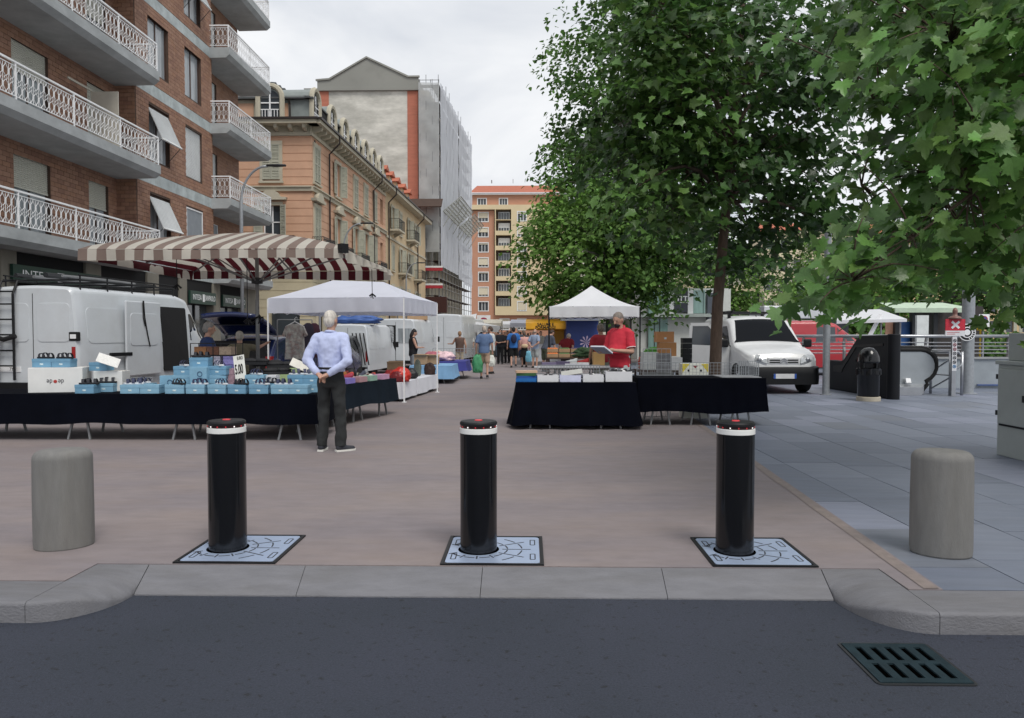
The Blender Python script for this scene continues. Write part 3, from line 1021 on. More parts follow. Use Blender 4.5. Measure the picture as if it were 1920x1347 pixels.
Mn = frame(Q, (1, 0, 0), (0, -1, 0))       # near face, local x negative to the left of the corner
def side_t(px):
    d = ray(px, HOR)
    # (Q + t US) parallel to d
    return (Q.y * d.x - Q.x * d.y) / (US.x * d.y - US.y * d.x)
T_END, T_SPLIT = (Q2 - Q).length, side_t(724)
hs = thing('corner_house', 'orange stuccoed corner house with arched dormers and black iron balconies', 'building', Q)
ZG, ZB1, ZB2, ZC = 6.3, 10.15, 13.45, 14.3
side_c = [side_t(p) for p in (596, 635, 668, 687, 704, 717)]
near_c = [-(587 - p) / FPX * 45.0 for p in (511, 425)]
WW, HU, HL = 1.05, (10.85, 12.95), (6.75, 9.3)
def rusticated(M_, u0, u1, ops, z0, z1, m, course=0.47):
    """wall built of horizontal courses with recessed joints"""
    mb = MB()
    facade(mb, M_ @ Matrix.Translation((0, 0.03, 0)), u0, u1, z0, z1, ops, 0.25)
    z = z0
    while z < z1 - 0.05:
        za, zb_ = z + 0.018, min(z + course, z1) - 0.018
        cuts = sorted({(o[0], o[1]) for o in ops if o[2] < zb_ and o[3] > za})
        a = u0
        for c in cuts + [(u1, u1)]:
            if c[0] - a > 0.02:
                mb.box(a, c[0], 0.0, 0.03, za, zb_, M=M_)
            a = c[1]
        z += course
    return mb
def ops_for(cs, floors):
    return [(c - WW / 2, c + WW / 2, *f) for c in cs for f in floors]
mb = rusticated(Ms, 0, T_SPLIT, ops_for(side_c, (HU, HL)), ZG, ZB2, 'o')
wpart(mb, 'wall', 'orange_plaster', hs)
mb = rusticated(Mn, -16, 0, ops_for(near_c, (HU, HL)), ZG, ZB2, 'o')
wpart(mb, 'wall', 'orange_plaster', hs)
mb = MB()
arch_s = [(side_t(p), 1.5) for p in (600, 622, 645, 668, 688, 706)]
ao = [(c - 0.6, c + 0.6, 0.2, 3.3) for c, w in arch_s]
mb = rusticated(Ms, 0, T_SPLIT, ao, 0, ZG, 'c', 0.52)
wpart(mb, 'ground_floor', 'cream_block', hs)
mb = rusticated(Mn, -16, 0, [(-5.5, -3.4, 0, 3.6), (-2.6, -0.8, 0, 3.6)], 0, ZG, 'c', 0.52)
wpart(mb, 'ground_floor', 'cream_block', hs)
mb = MB(); mb.box(0.5, T_SPLIT, 0.35, 0.4, 0, 5, M=Ms); wpart(mb, 'shop_glass', 'window_glass', hs)
mb = MB(); mb.box(-16, 0, 0.35, 0.4, 0, 5, M=Mn); wpart(mb, 'shop_glass', 'window_glass', hs)
def arch_trim(M_, c, w, z, par):
    mb = MB()
    pts = [(c - w / 2, -0.05, 0.2), (c - w / 2, -0.05, z)] + [(c + w / 2 * math.cos(a), -0.05, z + w / 2 * math.sin(a)) for a in [math.pi - math.pi * k / 8 for k in range(9)]] + [(c + w / 2, -0.05, 0.2)]
    mb.tube([M_ @ Vector(p) for p in pts], 0.10, 4)
    wpart(mb, 'arch', 'cream_stucco', par)
for c, w in arch_s:
    arch_trim(Ms, c, 1.3, 3.2, hs)
# bands
def band(M_, u0, u1, z0, z1, proud, m, par, name='band'):
    mb = MB(); mb.box(u0, u1, -proud, 0.05, z0, z1, M=M_)
    return wpart(mb, name, m, par)
for M_, a, b in ((Ms, -0.12, T_SPLIT), (Mn, -16, 0.02)):
    band(M_, a, b, ZB1, ZB1 + 0.22, 0.12, 'cream_stucco', hs)
    band(M_, a, b, ZB1 + 0.22, ZB1 + 0.29, 0.22, 'cream_stucco', hs)
    band(M_, a, b, ZG - 0.25, ZG + 0.1, 0.16, 'cream_stucco', hs)
    band(M_, a, b, ZB2, ZB2 + 0.2, 0.08, 'cream_stucco', hs)
    band(M_, a - (0.5 if M_ is Ms else 0), b + (0.5 if M_ is Mn else 0), ZC - 0.28, ZC - 0.06, 0.75, 'cream_stucco', hs, 'cornice')
    band(M_, a - (0.6 if M_ is Ms else 0), b + (0.6 if M_ is Mn else 0), ZC - 0.06, ZC + 0.06, 0.86, 'pipe_brown', hs, 'gutter')
    band(M_, a, b, ZB2 + 0.2, ZC - 0.28, 0.02, 'cream_stucco', hs)
    u = (0.2 if M_ is Ms else -15.7)
    while u < b - 0.1:
        mb = MB()
        mb.extr([(-0.62, ZC - 0.28), (0, ZC - 0.28), (0, ZB2 + 0.22), (-0.15, ZB2 + 0.25), (-0.55, ZC - 0.50)], u, u + 0.2,
                M=M_ @ Matrix(((0, 0, 1, 0), (1, 0, 0, 0), (0, 1, 0, 0), (0, 0, 0, 1))))
        wpart(mb, 'modillion', 'cream_stucco', hs)
        u += 0.85
def louvred_leaf(M_, u0, u1, z0, z1, par, name='shutter_leaf', m='louvre', y=-0.05, n=4):
    mb = MB()
    t = 0.07
    mb.box(u0, u0 + t, y - 0.04, y, z0, z1, M=M_); mb.box(u1 - t, u1, y - 0.04, y, z0, z1, M=M_)
    for k in range(n + 1):
        z = z0 + (z1 - z0 - t) * k / n
        mb.box(u0 + t, u1 - t, y - 0.04, y, z, z + t, M=M_)
    slats(mb, M_, u0 + t, u1 - t, z0 + t, z1 - t, y, 0.09, 0.03)
    return wpart(mb, name, m, par)
def old_window(M_, c, zz, par, closed, ped=False, w=WW, glass='window_glass'):
    z0, z1 = zz
    mb = MB()
    t = 0.16
    mb.box(c - w / 2 - t, c - w / 2, -0.07, 0.03, z0 - 0.1, z1, M=M_); mb.box(c + w / 2, c + w / 2 + t, -0.07, 0.03, z0 - 0.1, z1, M=M_)
    mb.box(c - w / 2 - t, c + w / 2 + t, -0.09, 0.03, z1, z1 + 0.2, M=M_); mb.box(c - w / 2 - t - 0.06, c + w / 2 + t + 0.06, -0.14, 0.03, z0 - 0.22, z0 - 0.1, M=M_)
    if ped:
        pts = [(c - w / 2 - 0.45, z1 + 0.45), (c - w / 2 - 0.2, z1 + 0.47)] + [(c + 0.55 * math.cos(math.pi - math.pi * k / 8), z1 + 0.5 + 0.38 * math.sin(math.pi * k / 8)) for k in range(9)] + [(c + w / 2 + 0.2, z1 + 0.47), (c + w / 2 + 0.45, z1 + 0.45), (c + w / 2 + 0.4, z1 + 0.3), (c - w / 2 - 0.4, z1 + 0.3)]
        mb.extr([(p[0], p[1]) for p in pts], -0.03, 0.30, M=M_ @ Matrix(((1, 0, 0, 0), (0, 0, -1, 0), (0, 1, 0, 0), (0, 0, 0, 1))))
    wd = wpart(mb, 'window', 'cream_stucco', par)
    mb = MB(); mb.box(c - w / 2, c + w / 2, 0.2, 0.22, z0, z1, M=M_); wpart(mb, 'pane', glass, wd)
    if closed:
        louvred_leaf(M_, c - w / 2, c - 0.01, z0, z1, wd)
        louvred_leaf(M_, c + 0.01, c + w / 2, z0, z1, wd)
    else:
        # leaves folded back against the wall, a little ajar
        louvred_leaf(M_, c - w - 0.02, c - w / 2 - 0.04, z0, z1, wd, y=-0.10)
        M3 = M_ @ Matrix.Translation((c + w / 2 + 0.03, -0.06, 0)) @ Matrix.Rotation(R(-38), 4, 'Z')
        louvred_leaf(M3, 0, w / 2, z0, z1, wd, y=0.0)
        mb = MB()
        for a, b in ((c - w / 2, c - w / 2 + 0.06), (c - 0.04, c + 0.04), (c + w / 2 - 0.06, c + w / 2)):
            mb.box(a, b, 0.15, 0.198, z0, z1, M=M_)
        mb.box(c - w / 2 + 0.06, c + w / 2 - 0.06, 0.15, 0.198, z0 + (z1 - z0) * 0.6, z0 + (z1 - z0) * 0.6 + 0.06, M=M_)
        wpart(mb, 'window_bars', 'rail_white', wd)
    return wd
def iron_balcony(M_, c, w, z, par, depth=0.8, m='dark_steel', stone='cream_stucco', pat=True):
    mb = MB(); mb.box(c - w / 2, c + w / 2, -depth, 0.0, z - 0.16, z, M=M_)
    for s in (-1, 1):
        mb.extr([(0, z - 0.16), (-depth * 0.7, z - 0.16), (-depth * 0.5, z - 0.3), (0, z - 0.55)], c + s * w * 0.32 - 0.1, c + s * w * 0.32 + 0.1,
                M=M_ @ Matrix(((0, 0, 1, 0), (1, 0, 0, 0), (0, 1, 0, 0), (0, 0, 0, 1))))
    b = wpart(mb, 'balcony', stone, par)
    h = 0.95
    mb = MB()
    runs = [(M_ @ Matrix.Translation((0, -depth + 0.04, 0)), c - w / 2 + 0.04, c + w / 2 - 0.04)]
    for s in (-1, 1):
        runs.append((M_ @ Matrix.Translation((c + s * (w / 2 - 0.04), 0, 0)) @ Matrix.Rotation(R(-90), 4, 'Z'), 0.05, depth - 0.05))
    for M2, a, e in runs:
        mb.box(a, e, -0.02, 0.02, z + h - 0.04, z + h, M=M2); mb.box(a, e, -0.012, 0.012, z + 0.06, z + 0.09, M=M2)
        n = max(2, round((e - a) / 0.14))
        for i in range(n + 1):
            u = a + (e - a) * i / n
            mb.box(u - 0.008, u + 0.008, -0.008, 0.008, z, z + h, M=M2)
            if pat and i < n:
                u2 = a + (e - a) * (i + 0.5) / n
                d = (e - a) / n / 2
                for z0 in (0.12, 0.36, 0.60):
                    mb.tube([M2 @ Vector(p) for p in ((u2, 0, z + z0), (u2 + d, 0, z + z0 + 0.12), (u2, 0, z + z0 + 0.24), (u2 - d, 0, z + z0 + 0.12), (u2, 0, z + z0))], 0.012, 4, cap=False)
    wpart(mb, 'railing', m, b)
    return b
for i, c in enumerate(side_c[:5]):
    old_window(Ms, c, HU, hs, closed=(i != 1))
    old_window(Ms, c, HL, hs, closed=(i not in (1, 2, 3)), ped=True)
for i, c in enumerate(near_c):
    old_window(Mn, c, HU, hs, closed=True, ped=False)
    old_window(Mn, c, HL, hs, closed=False, ped=True)
for c in (side_c[0] + 0.1, side_c[1], side_c[2], side_c[4]):
    iron_balcony(Ms, c, 2.4, ZG + 0.15, hs)
iron_balcony(Mn, near_c[0] + 0.2, 2.8, ZG + 0.15, hs)
# mansard storey and dormers
mb = MB()
mb.box(-16, -0.3, 0.35, 0.6, ZC + 0.06, 15.75, M=Mn)
mb.box(0.3, T_SPLIT, 0.35, 0.6, ZC + 0.06, 15.75, M=Ms)
wpart(mb, 'attic_wall', 'cream_stucco', hs)
for M_, a, b in ((Mn, -2.3, -0.9), (Mn, -5.2, -3.6)):
    mb = MB(); mb.box(a, b, 0.33, 0.36, 14.7, 15.5, M=M_); wpart(mb, 'attic_panel', 'orange_plaster', hs)
for M_, a, b in ((Mn, -16, 0.1), (Ms, -0.1, T_SPLIT)):
    mb = MB()
    mb.add([(a, 0.1, 15.75), (b, 0.1, 15.75), (b - (3.2 if M_ is Mn else 0), 3.5, 17.3), (a + (3.2 if M_ is Ms else 0), 3.5, 17.3)], [(0, 1, 2, 3)], 0, M_)
    mb.box(a, b, 0.05, 0.32, 15.70, 15.80, M=M_)
    wpart(mb, 'roof', 'slate_roof', hs)
mb = MB()
mb.add([Mn @ Vector((-16, 3.5, 17.3)), Mn @ Vector((-3.2, 3.5, 17.3)), Ms @ Vector((T_SPLIT, 3.5, 17.3)), Ms @ Vector((T_SPLIT, 12, 17.4))], [(0, 1, 2, 3)])
wpart(mb, 'roof', 'slate_roof', hs)
def dormer(M_, c, par, w=1.5, z0=14.36, zs=15.75):
    r = w / 2
    pl = [(c - r, z0), (c + r, z0)] + [(c + r * math.cos(math.pi * k / 10), zs + r * math.sin(math.pi * k / 10)) for k in range(11)]
    F = M_ @ Matrix(((1, 0, 0, 0), (0, 0, -1, 0), (0, 1, 0, 0), (0, 0, 0, 1)))
    mb = MB(); mb.extr(pl, -2.4, -0.12, M=F)
    d = wpart(mb, 'dormer', 'zinc', par)
    r2 = r - 0.02
    mb = MB()
    pts = [(c - r2, 0.06, z0), (c - r2, 0.06, zs)] + [(c + r2 * math.cos(math.pi - math.pi * k / 10), 0.06, zs + r2 * math.sin(math.pi * k / 10)) for k in range(11)] + [(c + r2, 0.06, z0)]
    mb.tube([M_ @ Vector(p) for p in pts], 0.16, 6)
    wpart(mb, 'dormer_trim', 'cream_stucco', d)
    r3 = r - 0.2
    pl = [(c - r3, z0), (c + r3, z0)] + [(c + r3 * math.cos(math.pi * k / 10), zs - 0.1 + r3 * math.sin(math.pi * k / 10)) for k in range(11)]
    mb = MB(); mb.extr(pl, -0.12, -0.08, M=F); wpart(mb, 'pane', 'window_glass', d)
    mb = MB(); mb.box(c - 0.04, c + 0.04, 0.03, 0.075, z0, zs + 0.35, M=M_); mb.box(c - r3, c - 0.04, 0.03, 0.075, zs - 0.35, zs - 0.28, M=M_); mb.box(c + 0.04, c + r3, 0.03, 0.075, zs - 0.35, zs - 0.28, M=M_)
    for k in range(6):
        u = c - r3 + 2 * r3 * (k + 0.5) / 6
        mb.box(u - 0.02, u + 0.02, 0.0, 0.025, z0, z0 + 0.65, M=M_)
    mb.box(c - r3, c + r3, 0.0, 0.025, z0 + 0.65, z0 + 0.7, M=M_)
    wpart(mb, 'window_bars', 'rail_white', d)
for c in [-(587 - 509) / FPX * 45]:
    dormer(Mn, c, hs)
for p in (597, 627, 650, 670, 688, 703, 716):
    dormer(Ms, side_t(p), hs)
for p in (617, 700):
    t = side_t(p)
    mb = MB(); mb.tube([Ms @ Vector(q) for q in ((t, -0.8, ZC - 0.05), (t, -0.8, ZC - 0.5), (t, -0.12, ZC - 1.2), (t, -0.12, 0.2))], 0.06, 6)
    wpart(mb, 'downpipe', 'pipe_brown', hs)
mb = MB(); t = -1.35
mb.tube([Mn @ Vector(q) for q in ((t, 0.0, 15.7), (t, 0.2, 15.4), (t, 0.25, 14.4))], 0.06, 6); wpart(mb, 'downpipe', 'pipe_brown', hs)
mb = MB(); mb.box(-16, 0, 0.6, 6, 0, 15.6, M=Mn); mb.box(0.7, T_SPLIT - 0.1, 0.7, 9, 0, 15.6, M=Ms); wpart(mb, 'core', 'interior_dark', hs)
# ridge caps of the clay roof behind the near dormer
for k in range(5):
    p = P(512 + k * 8.5, 160 + k * 5.5, 47.5)
    mb = MB(); mb.tube([p + Vector((-0.28, 0, -0.03)), p + Vector((-0.1, 0, 0.1)), p + Vector((0.15, 0, 0.08)), p + Vector((0.2, 0, -0.05))], 0.11, 6)
    wpart(mb, 'ridge_cap', 'slate_roof', hs)
# ---- yellow neighbour
hy = thing('yellow_house', 'narrow cream yellow house with stone balconies and red tiled dormers', 'building', Q)
yc = [side_t(p) for p in (737, 752, 767, 780)]
fl = [(11.0, 13.0), (7.4, 9.6), (3.9, 5.9)]
oy = [(c - 0.5, c + 0.5, *f) for c in yc for f in fl]
ZY = 14.0
mb = MB(); facade(mb, Ms, T_SPLIT, T_END, 0, ZY, oy, 0.25); wpart(mb, 'wall', 'yellow_plaster', hy)
mb = MB(); mb.box(T_SPLIT + 0.05, T_END - 0.05, 0.3, 8, 0, ZY, M=Ms); wpart(mb, 'core', 'interior_dark', hy)
for i, c in enumerate(yc):
    for j, f in enumerate(fl):
        old_window(Ms, c, f, hy, closed=((i + j) % 3 == 1), w=1.0)
        if (i + j) % 2 == 0:
            iron_balcony(Ms, c, 2.6, f[0] - 0.1, hy, depth=0.9, pat=False)
band(Ms, T_SPLIT, T_END + 0.3, ZY, ZY + 0.3, 0.75, 'cream_stucco', hy, 'cornice')
band(Ms, T_SPLIT, T_END + 0.3, ZY + 0.3, ZY + 0.42, 0.85, 'pipe_brown', hy, 'gutter')
band(Ms, T_SPLIT, T_END, 10.0, 10.2, 0.1, 'cream_stucco', hy)
for p in (728, 782):
    t = side_t(p)
    mb = MB(); mb.tube([Ms @ Vector(q) for q in ((t, -0.8, ZY + 0.3), (t, -0.8, ZY - 0.2), (t, -0.12, ZY - 0.9), (t, -0.12, 0.2))], 0.07, 6)
    wpart(mb, 'downpipe', 'pipe_brown', hy)
mb = MB(); mb.add([(T_SPLIT, -0.2, ZY + 0.42), (T_END, -0.2, ZY + 0.42), (T_END, 5, ZY + 2.6), (T_SPLIT, 5, ZY + 2.6)], [(0, 1, 2, 3)], 0, Ms); wpart(mb, 'roof', 'red_tile', hy)
for p in (733, 744, 755, 766, 776):
    c = side_t(p)
    mb = MB(); mb.box(c - 0.55, c + 0.55, 0.5, 3, ZY + 0.4, ZY + 2.1, M=Ms); d = wpart(mb, 'dormer', 'yellow_plaster', hy)
    mb = MB(); mb.box(c - 0.4, c + 0.4, 0.46, 0.5, ZY + 0.8, ZY + 1.8, M=Ms); wpart(mb, 'pane', 'window_glass', d)
    mb = MB(); mb.extr([(c - 0.75, ZY + 2.1), (c + 0.75, ZY + 2.1), (c, ZY + 2.6)], -3.2, -0.2, M=Ms @ Matrix(((1, 0, 0, 0), (0, 0, -1, 0), (0, 1, 0, 0), (0, 0, 0, 1)))); wpart(mb, 'dormer_roof', 'red_tile', d)
# ================================================================== TALL BLIND GABLE with scaffolding
mk('gable_render', (0.60, 0.585, 0.53), rough=0.9, var=0.3, scale=0.45, dirt=1.0, dirtcol=(0.33, 0.325, 0.285), dscale=0.3, dmin=0.42, stretch=(0.6, 1, 1.7))
mk('gable_grey', (0.27, 0.27, 0.245), rough=0.9, var=0.14, scale=0.4, dirt=0.6, dirtcol=(0.17, 0.17, 0.155), dscale=0.2)
mk('gable_brick', (0.44, 0.155, 0.10), rough=0.85, var=0.12, scale=0.8, stretch=(1, 1, 5))
mk('net', (0.66, 0.69, 0.74), rough=0.9, var=0.10, scale=0.35, alpha=0.86, trans=0.2, stretch=(1, 1, 0.5), bump=0.4, bscale=1.2)
mk('net_front', (0.58, 0.60, 0.60), rough=0.9, var=0.14, scale=0.5, alpha=0.66, trans=0.2, bump=0.4, bscale=1.0)
YG = 87.0
gb = thing('gable_building', 'tall building with blind grey gable wall edged in red brick', 'building', (XX(692, YG), YG, 0))
gx0, gx1 = XX(601, YG), XX(785, YG)
def gz(py): return ZZ(py, YG)
Mg = frame((0, YG, 0), (1, 0, 0), (0, -1, 0))
bw = XX(620, YG) - gx0
ze, zt2 = gz(167), gz(150)
mb = MB(); mb.box(gx0 + bw, gx1 - bw, 0, 20, 0, ze, M=Mg); wpart(mb, 'wall', 'gable_render', gb)
for a, b in ((gx0, gx0 + bw), (gx1 - bw, gx1)):
    mb = MB(); mb.box(a, b, -0.06, 20, 0, ze, M=Mg); wpart(mb, 'brick_strip', 'gable_brick', gb)
xm = (gx0 + gx1) / 2
mb = MB()
mb.extr([(gx0 - 0.1, ze), (gx1 + 0.1, ze), (gx1 + 0.1, gz(145)), (XX(768, YG), gz(145)), (XX(691, YG), gz(108)), (XX(622, YG), gz(148)), (gx0 - 0.1, gz(150))], -18, 0.15,
        M=Mg @ Matrix(((1, 0, 0, 0), (0, 0, -1, 0), (0, 1, 0, 0), (0, 0, 0, 1))))
wpart(mb, 'gable', 'gable_grey', gb)
pts = [(gx0 - 0.25, gz(150)), (XX(622, YG), gz(148)), (XX(691, YG), gz(107.5)), (XX(768, YG), gz(144.5)), (gx1 + 0.25, gz(144.5))]
mb = MB(); mb.tube([(x, YG - 0.2, z + 0.05) for x, z in pts], 0.14, 4); wpart(mb, 'coping', 'gable_grey', gb)
mb = MB(); mb.box(gx0 - 1.6, gx1 + 0.2, -0.35, 0.2, ze - 0.15, ze + 0.12, M=Mg); wpart(mb, 'ledge', 'gable_grey', gb)
mb = MB(); mb.box(gx0 - 1.4, gx0, 0.5, 18, 0, ze - 0.15, M=Mg); wpart(mb, 'rear_wing', 'zinc', gb)
S0 = Vector((XX(825, YG - 1), YG - 1, 0)); S1 = Vector((XX(884, 114), 114, 0))
USc = (S1 - S0).normalized(); NSc = Vector((USc.y, -USc.x, 0))
Msc = frame(S0, USc, NSc); LSc = (S1 - S0).length
mb = MB()
mb.extr([(gx1 + 0.1, YG + 0.5), (S0.x - 1.4, YG + 0.5), (S1.x - 1.4, 113.5), (gx1 - 6, 113.5)], 0, gz(158) - 0.5)
wpart(mb, 'street_wing', 'cream_stucco', gb)
# scaffold: tubes, decks, nets, fans
sc = thing('scaffold', 'scaffolding wrapped in white netting along the tall gable building', 'scaffold', S0)
zsc = gz(160)
mb = MB()
XL = gx1 + 0.3 - S0.x
for z in [2 + 2.0 * k for k in range(15)]:
    mb.box(0, LSc, 0.1, 1.0, z, z + 0.06, M=Msc)
    mb.box(gx1 + 0.3, S0.x, 0.1, 1.0, z, z + 0.06, M=frame((0, YG - 1, 0), (1, 0, 0), (0, -1, 0)))
wpart(mb, 'deck', 'wood_dark', sc)
mb = MB()
u = 0
while u < LSc + 0.1:
    for d in (0.05, 1.0):
        mb.tube([Msc @ Vector((u, d, 0)), Msc @ Vector((u, d, zsc + (1.2 if int(u) % 2 else 0.4)))], 0.045, 4)
    u += 2.5
for k in range(4):
    x = gx1 + 0.4 + (S0.x - gx1 - 0.5) * k / 3
    mb.tube([(x, YG - 1.05, 0), (x, YG - 1.05, zsc + (0.9 if k % 2 else 0.4))], 0.045, 4)
for z in [1 + 1.0 * k for k in range(10)]:
    mb.tube([Msc @ Vector((0, -0.02, z)), Msc @ Vector((LSc, -0.02, z))], 0.05, 4)
mb.tube([(gx1 + 0.3, YG - 1.05, zsc + 0.3), (S0.x, YG - 1.05, zsc + 0.3)], 0.04, 4)
wpart(mb, 'tube_frame', 'grey_steel', sc)
def net_sheet(M_, u0, u1, z0, z1, nu, nz, amp, m):
    mb = MB()
    def fn(a, b):
        u, z = u0 + (u1 - u0) * a, z0 + (z1 - z0) * b
        return M_ @ Vector((u, -0.12 + amp * math.sin(u * 2.5) * math.cos(z * 1.57) + amp * 0.6 * mnoise.noise((u * 0.9, z * 0.6, 3)), z))
    mb.grid(fn, nu, nz)
    return wpart(mb, 'netting', m, sc, smooth=True)
nn = 6
for k in range(nn):
    a, b = LSc * k / nn, LSc * (k + 1) / nn
    if k != 3:
        net_sheet(Msc, a + 0.04, b - 0.04, 9.4 if k < 3 else 8.6, zsc, 10, 40, 0.06, 'net')
    else:
        net_sheet(Msc, a + 0.35, b - 0.04, 9.0, zsc, 10, 40, 0.06, 'net')
Mfr = frame((0, YG - 1.0, 0), (1, 0, 0), (0, -1, 0))
net_sheet(Mfr, gx1 + 0.25, S0.x, 11.0, zsc, 12, 50, 0.09, 'net_front')
# brown fan and wire fans
mb = MB(); p0_, p1_ = P(737, 374, YG - 2.0), P(829, 388, YG - 2.0)
mb.cbox(((p0_.x + p1_.x) / 2, YG - 2.0, (p0_.z + p1_.z) / 2), (p1_.x - p0_.x, 1.8, 0.12), rx=R(38)); wpart(mb, 'protective_fan', 'wood_dark', sc)
def wire_fan(u0, u1):
    mb = MB()
    t_ = math.atan2(1.7, -2.1)
    M_ = Msc @ Matrix.Translation((u0, -0.15, 15.9)) @ Matrix.Rotation(t_, 4, 'X')
    L_ = u1 - u0
    for k in range(int(L_ / 0.7) + 1):
        mb.box(0.7 * k - 0.05, 0.7 * k + 0.05, 0, 2.7, -0.03, 0.03, M=M_)
    for k in range(8):
        mb.box(0, L_, 2.7 * k / 7 - 0.05, 2.7 * k / 7 + 0.05, -0.025, 0.025, M=M_)
    for k in range(4):
        u = u0 + 0.4 + (L_ - 0.8) * k / 3
        mb.tube([Msc @ Vector((u, -0.1, 14.2)), Msc @ Vector((u, -2.1, 17.4))], 0.05, 4)
    wpart(mb, 'wire_fan', cm('#9a9c92', 0.7, var=0.15), sc)
wire_fan(1.5, 13.0); wire_fan(14.5, 25.0)
mb = MB(); p0_ = P(812, 572, YG - 1.6); mb.cbox(p0_, (3.2, 1.0, 1.8)); wpart(mb, 'hoarding', cm('#3a1c18', 0.8), sc)
for py in (508, 541, 603):
    c0, c1 = P(791, py, YG - 1.3), P(830, py + 1, YG - 1.3)
    mb = MB(); mb.box(c0.x, c1.x, YG - 1.4, YG - 1.2, c0.z, c0.z + 0.35); wpart(mb, 'warning_strip', cm('#a52a34', 0.7), sc)
    mb = MB(); mb.box(c0.x, c1.x, YG - 1.41, YG - 1.2, c0.z + 0.35, c0.z + 0.55); wpart(mb, 'warning_strip', 'shutter_white', sc)
# ================================================================== FAR END BUILDING
mk('far_orange', (0.50, 0.26, 0.17), rough=0.85, var=0.06, scale=0.4)
mk('far_cream', (0.66, 0.55, 0.35), rough=0.85, var=0.06, scale=0.4)
YE = 155.0
eb = thing('end_building', 'tall orange and cream apartment building with red roof closing the street', 'building', (XX(950, YE), YE, 0))
Me = frame((0, YE, 0), (1, 0, 0), (0, -1, 0))
ex = lambda p: XX(p, YE)
ez = lambda p: ZZ(p, YE)
fz = [ez(p) for p in (607, 573.5, 546, 518, 491, 463, 434.5, 406)]      # window centres going up
wl_ = [(ex(898), ex(914.5))]
ops = [(ex(898), ex(915), z - 1.0, z + 0.75) for z in fz]
ops_top = [(ex(896.5), ex(911.5), ez(384), ez(373)), (ex(937), ex(951), ez(384), ez(373))]
lo = [(ex(930), ex(958.5), ez(q + 11), ez(q - 9)) for q in (564, 536, 508, 479, 451, 423, 402)]
ro = [(ex(971), ex(986), z - 1.0, z + 0.75) for z in fz[1:]] + [(ex(971), ex(986), fz[0] - 1.2, fz[0] + 0.9)] + [(ex(938), ex(954), fz[0] - 1.2, fz[0] + 0.9)]
mb = MB()
facade(mb, Me, ex(884), ex(927), 0, ez(395), ops, 0.3)
facade(mb, Me, ex(884), ex(1060), ez(385), ez(366), ops_top, 0.3)
facade(mb, Me, ex(927), ex(1060), 0, ez(591), ro[-2:], 0.3)
wpart(mb, 'wall', 'far_orange', eb)
mb = MB()
facade(mb, Me @ Matrix.Translation((0, -0.9, 0)), ex(928.5), ex(1060), ez(590), ez(394), lo + ro[:7], 1.2)
mb.box(ex(883), ex(1060), -0.9, 0.02, ez(394), ez(385.5), M=Me)
mb.box(ex(928.5), ex(1060), -0.9, 0.0, ez(591.5), ez(590), M=Me)
mb.box(ex(928.4), ex(928.5), -0.9, 0.0, ez(590), ez(394), M=Me)
wpart(mb, 'bay', 'far_cream', eb)
mb = MB(); mb.box(ex(883), ex(1060), -0.7, 8, ez(366), ez(363), M=Me); wpart(mb, 'eaves', 'shutter_white', eb)
mb = MB(); mb.add([(ex(882), -0.9, ez(362.5)), (ex(1062), -0.9, ez(362.5)), (ex(1060), 8, ez(334)), (ex(890), 8, ez(334))], [(0, 1, 2, 3)], 0, Me); wpart(mb, 'roof', 'red_tile', eb)
mb = MB(); mb.box(ex(884.5), ex(1059), 0.5, 10, 0, ez(366), M=Me); wpart(mb, 'core', cm('#5a5048', 0.8), eb)
mb = MB(); mb.tube([P(922, 344, YE + 6), P(922, 338, YE + 6)], 0.12, 5); mb.tube([P(962, 344, YE + 6), P(962, 336, YE + 6)], 0.06, 5); wpart(mb, 'aerial', 'grey_steel', eb)
def far_window(o, yoff, shut):
    mb = MB()
    u0, u1, z0, z1 = o
    for a, b, c, d in ((u0 - 0.18, u0, z0 - 0.18, z1 + 0.18), (u1, u1 + 0.18, z0 - 0.18, z1 + 0.18), (u0, u1, z1, z1 + 0.18), (u0, u1, z0 - 0.18, z0)):
        mb.box(a, b, yoff - 0.06, yoff + 0.05, c, d, M=Me)
    w = wpart(mb, 'window', 'shutter_white', eb)
    mb = MB(); mb.box(u0, u1, yoff + 0.22, yoff + 0.25, z0, z1, M=Me); wpart(mb, 'pane', 'window_glass', w)
    if shut > 0:
        mb = MB(); mb.box(u0, u1, yoff + 0.05, yoff + 0.1, z1 - (z1 - z0) * shut, z1, M=Me); wpart(mb, 'roller_shutter', 'far_shutter', w)
    mb = MB()
    for k in (1, 2):
        u = u0 + (u1 - u0) * k / 3
        mb.box(u - 0.06, u + 0.06, yoff + 0.16, yoff + 0.2, z0, z1, M=Me)
    wpart(mb, 'window_bars', 'shutter_white', w)
mk('far_shutter', (0.66, 0.60, 0.46), rough=0.8, var=0.04)
for i, o in enumerate(ops):
    far_window(o, 0, [1.0, 0, 0.85, 0.1, 0.8, 0.15, 0.5, 0.6][i])
for o in ops_top:
    far_window(o, 0, 0)
for i, o in enumerate(ro):
    far_window(o, -0.9 if i < 7 else 0, [0.95, 0.95, 0.4, 0.7, 0.5, 0.8, 0.2, 0.3, 0.9][i])
for i, o in enumerate(lo):
    u0, u1, z0, z1 = o
    mb = MB(); mb.box(u0 + 0.5, u1 - 0.3, 0.1, 0.2, z0 + 0.1, z1 - 0.5, M=Me); w = wpart(mb, 'loggia_window', 'shutter_white' if i % 3 else 'curtain_glass', eb)
    mb = MB()
    for k in range(4):
        a = u0 + 0.6 + (u1 - u0 - 1.0) * k / 4
        mb.box(a, a + (u1 - u0 - 1) / 4 - 0.12, 0.05, 0.1, z0 + 0.15, z0 + (0.7 if i in (4, 5) else 1.5), M=Me)
    wpart(mb, 'pane', 'window_glass', w)
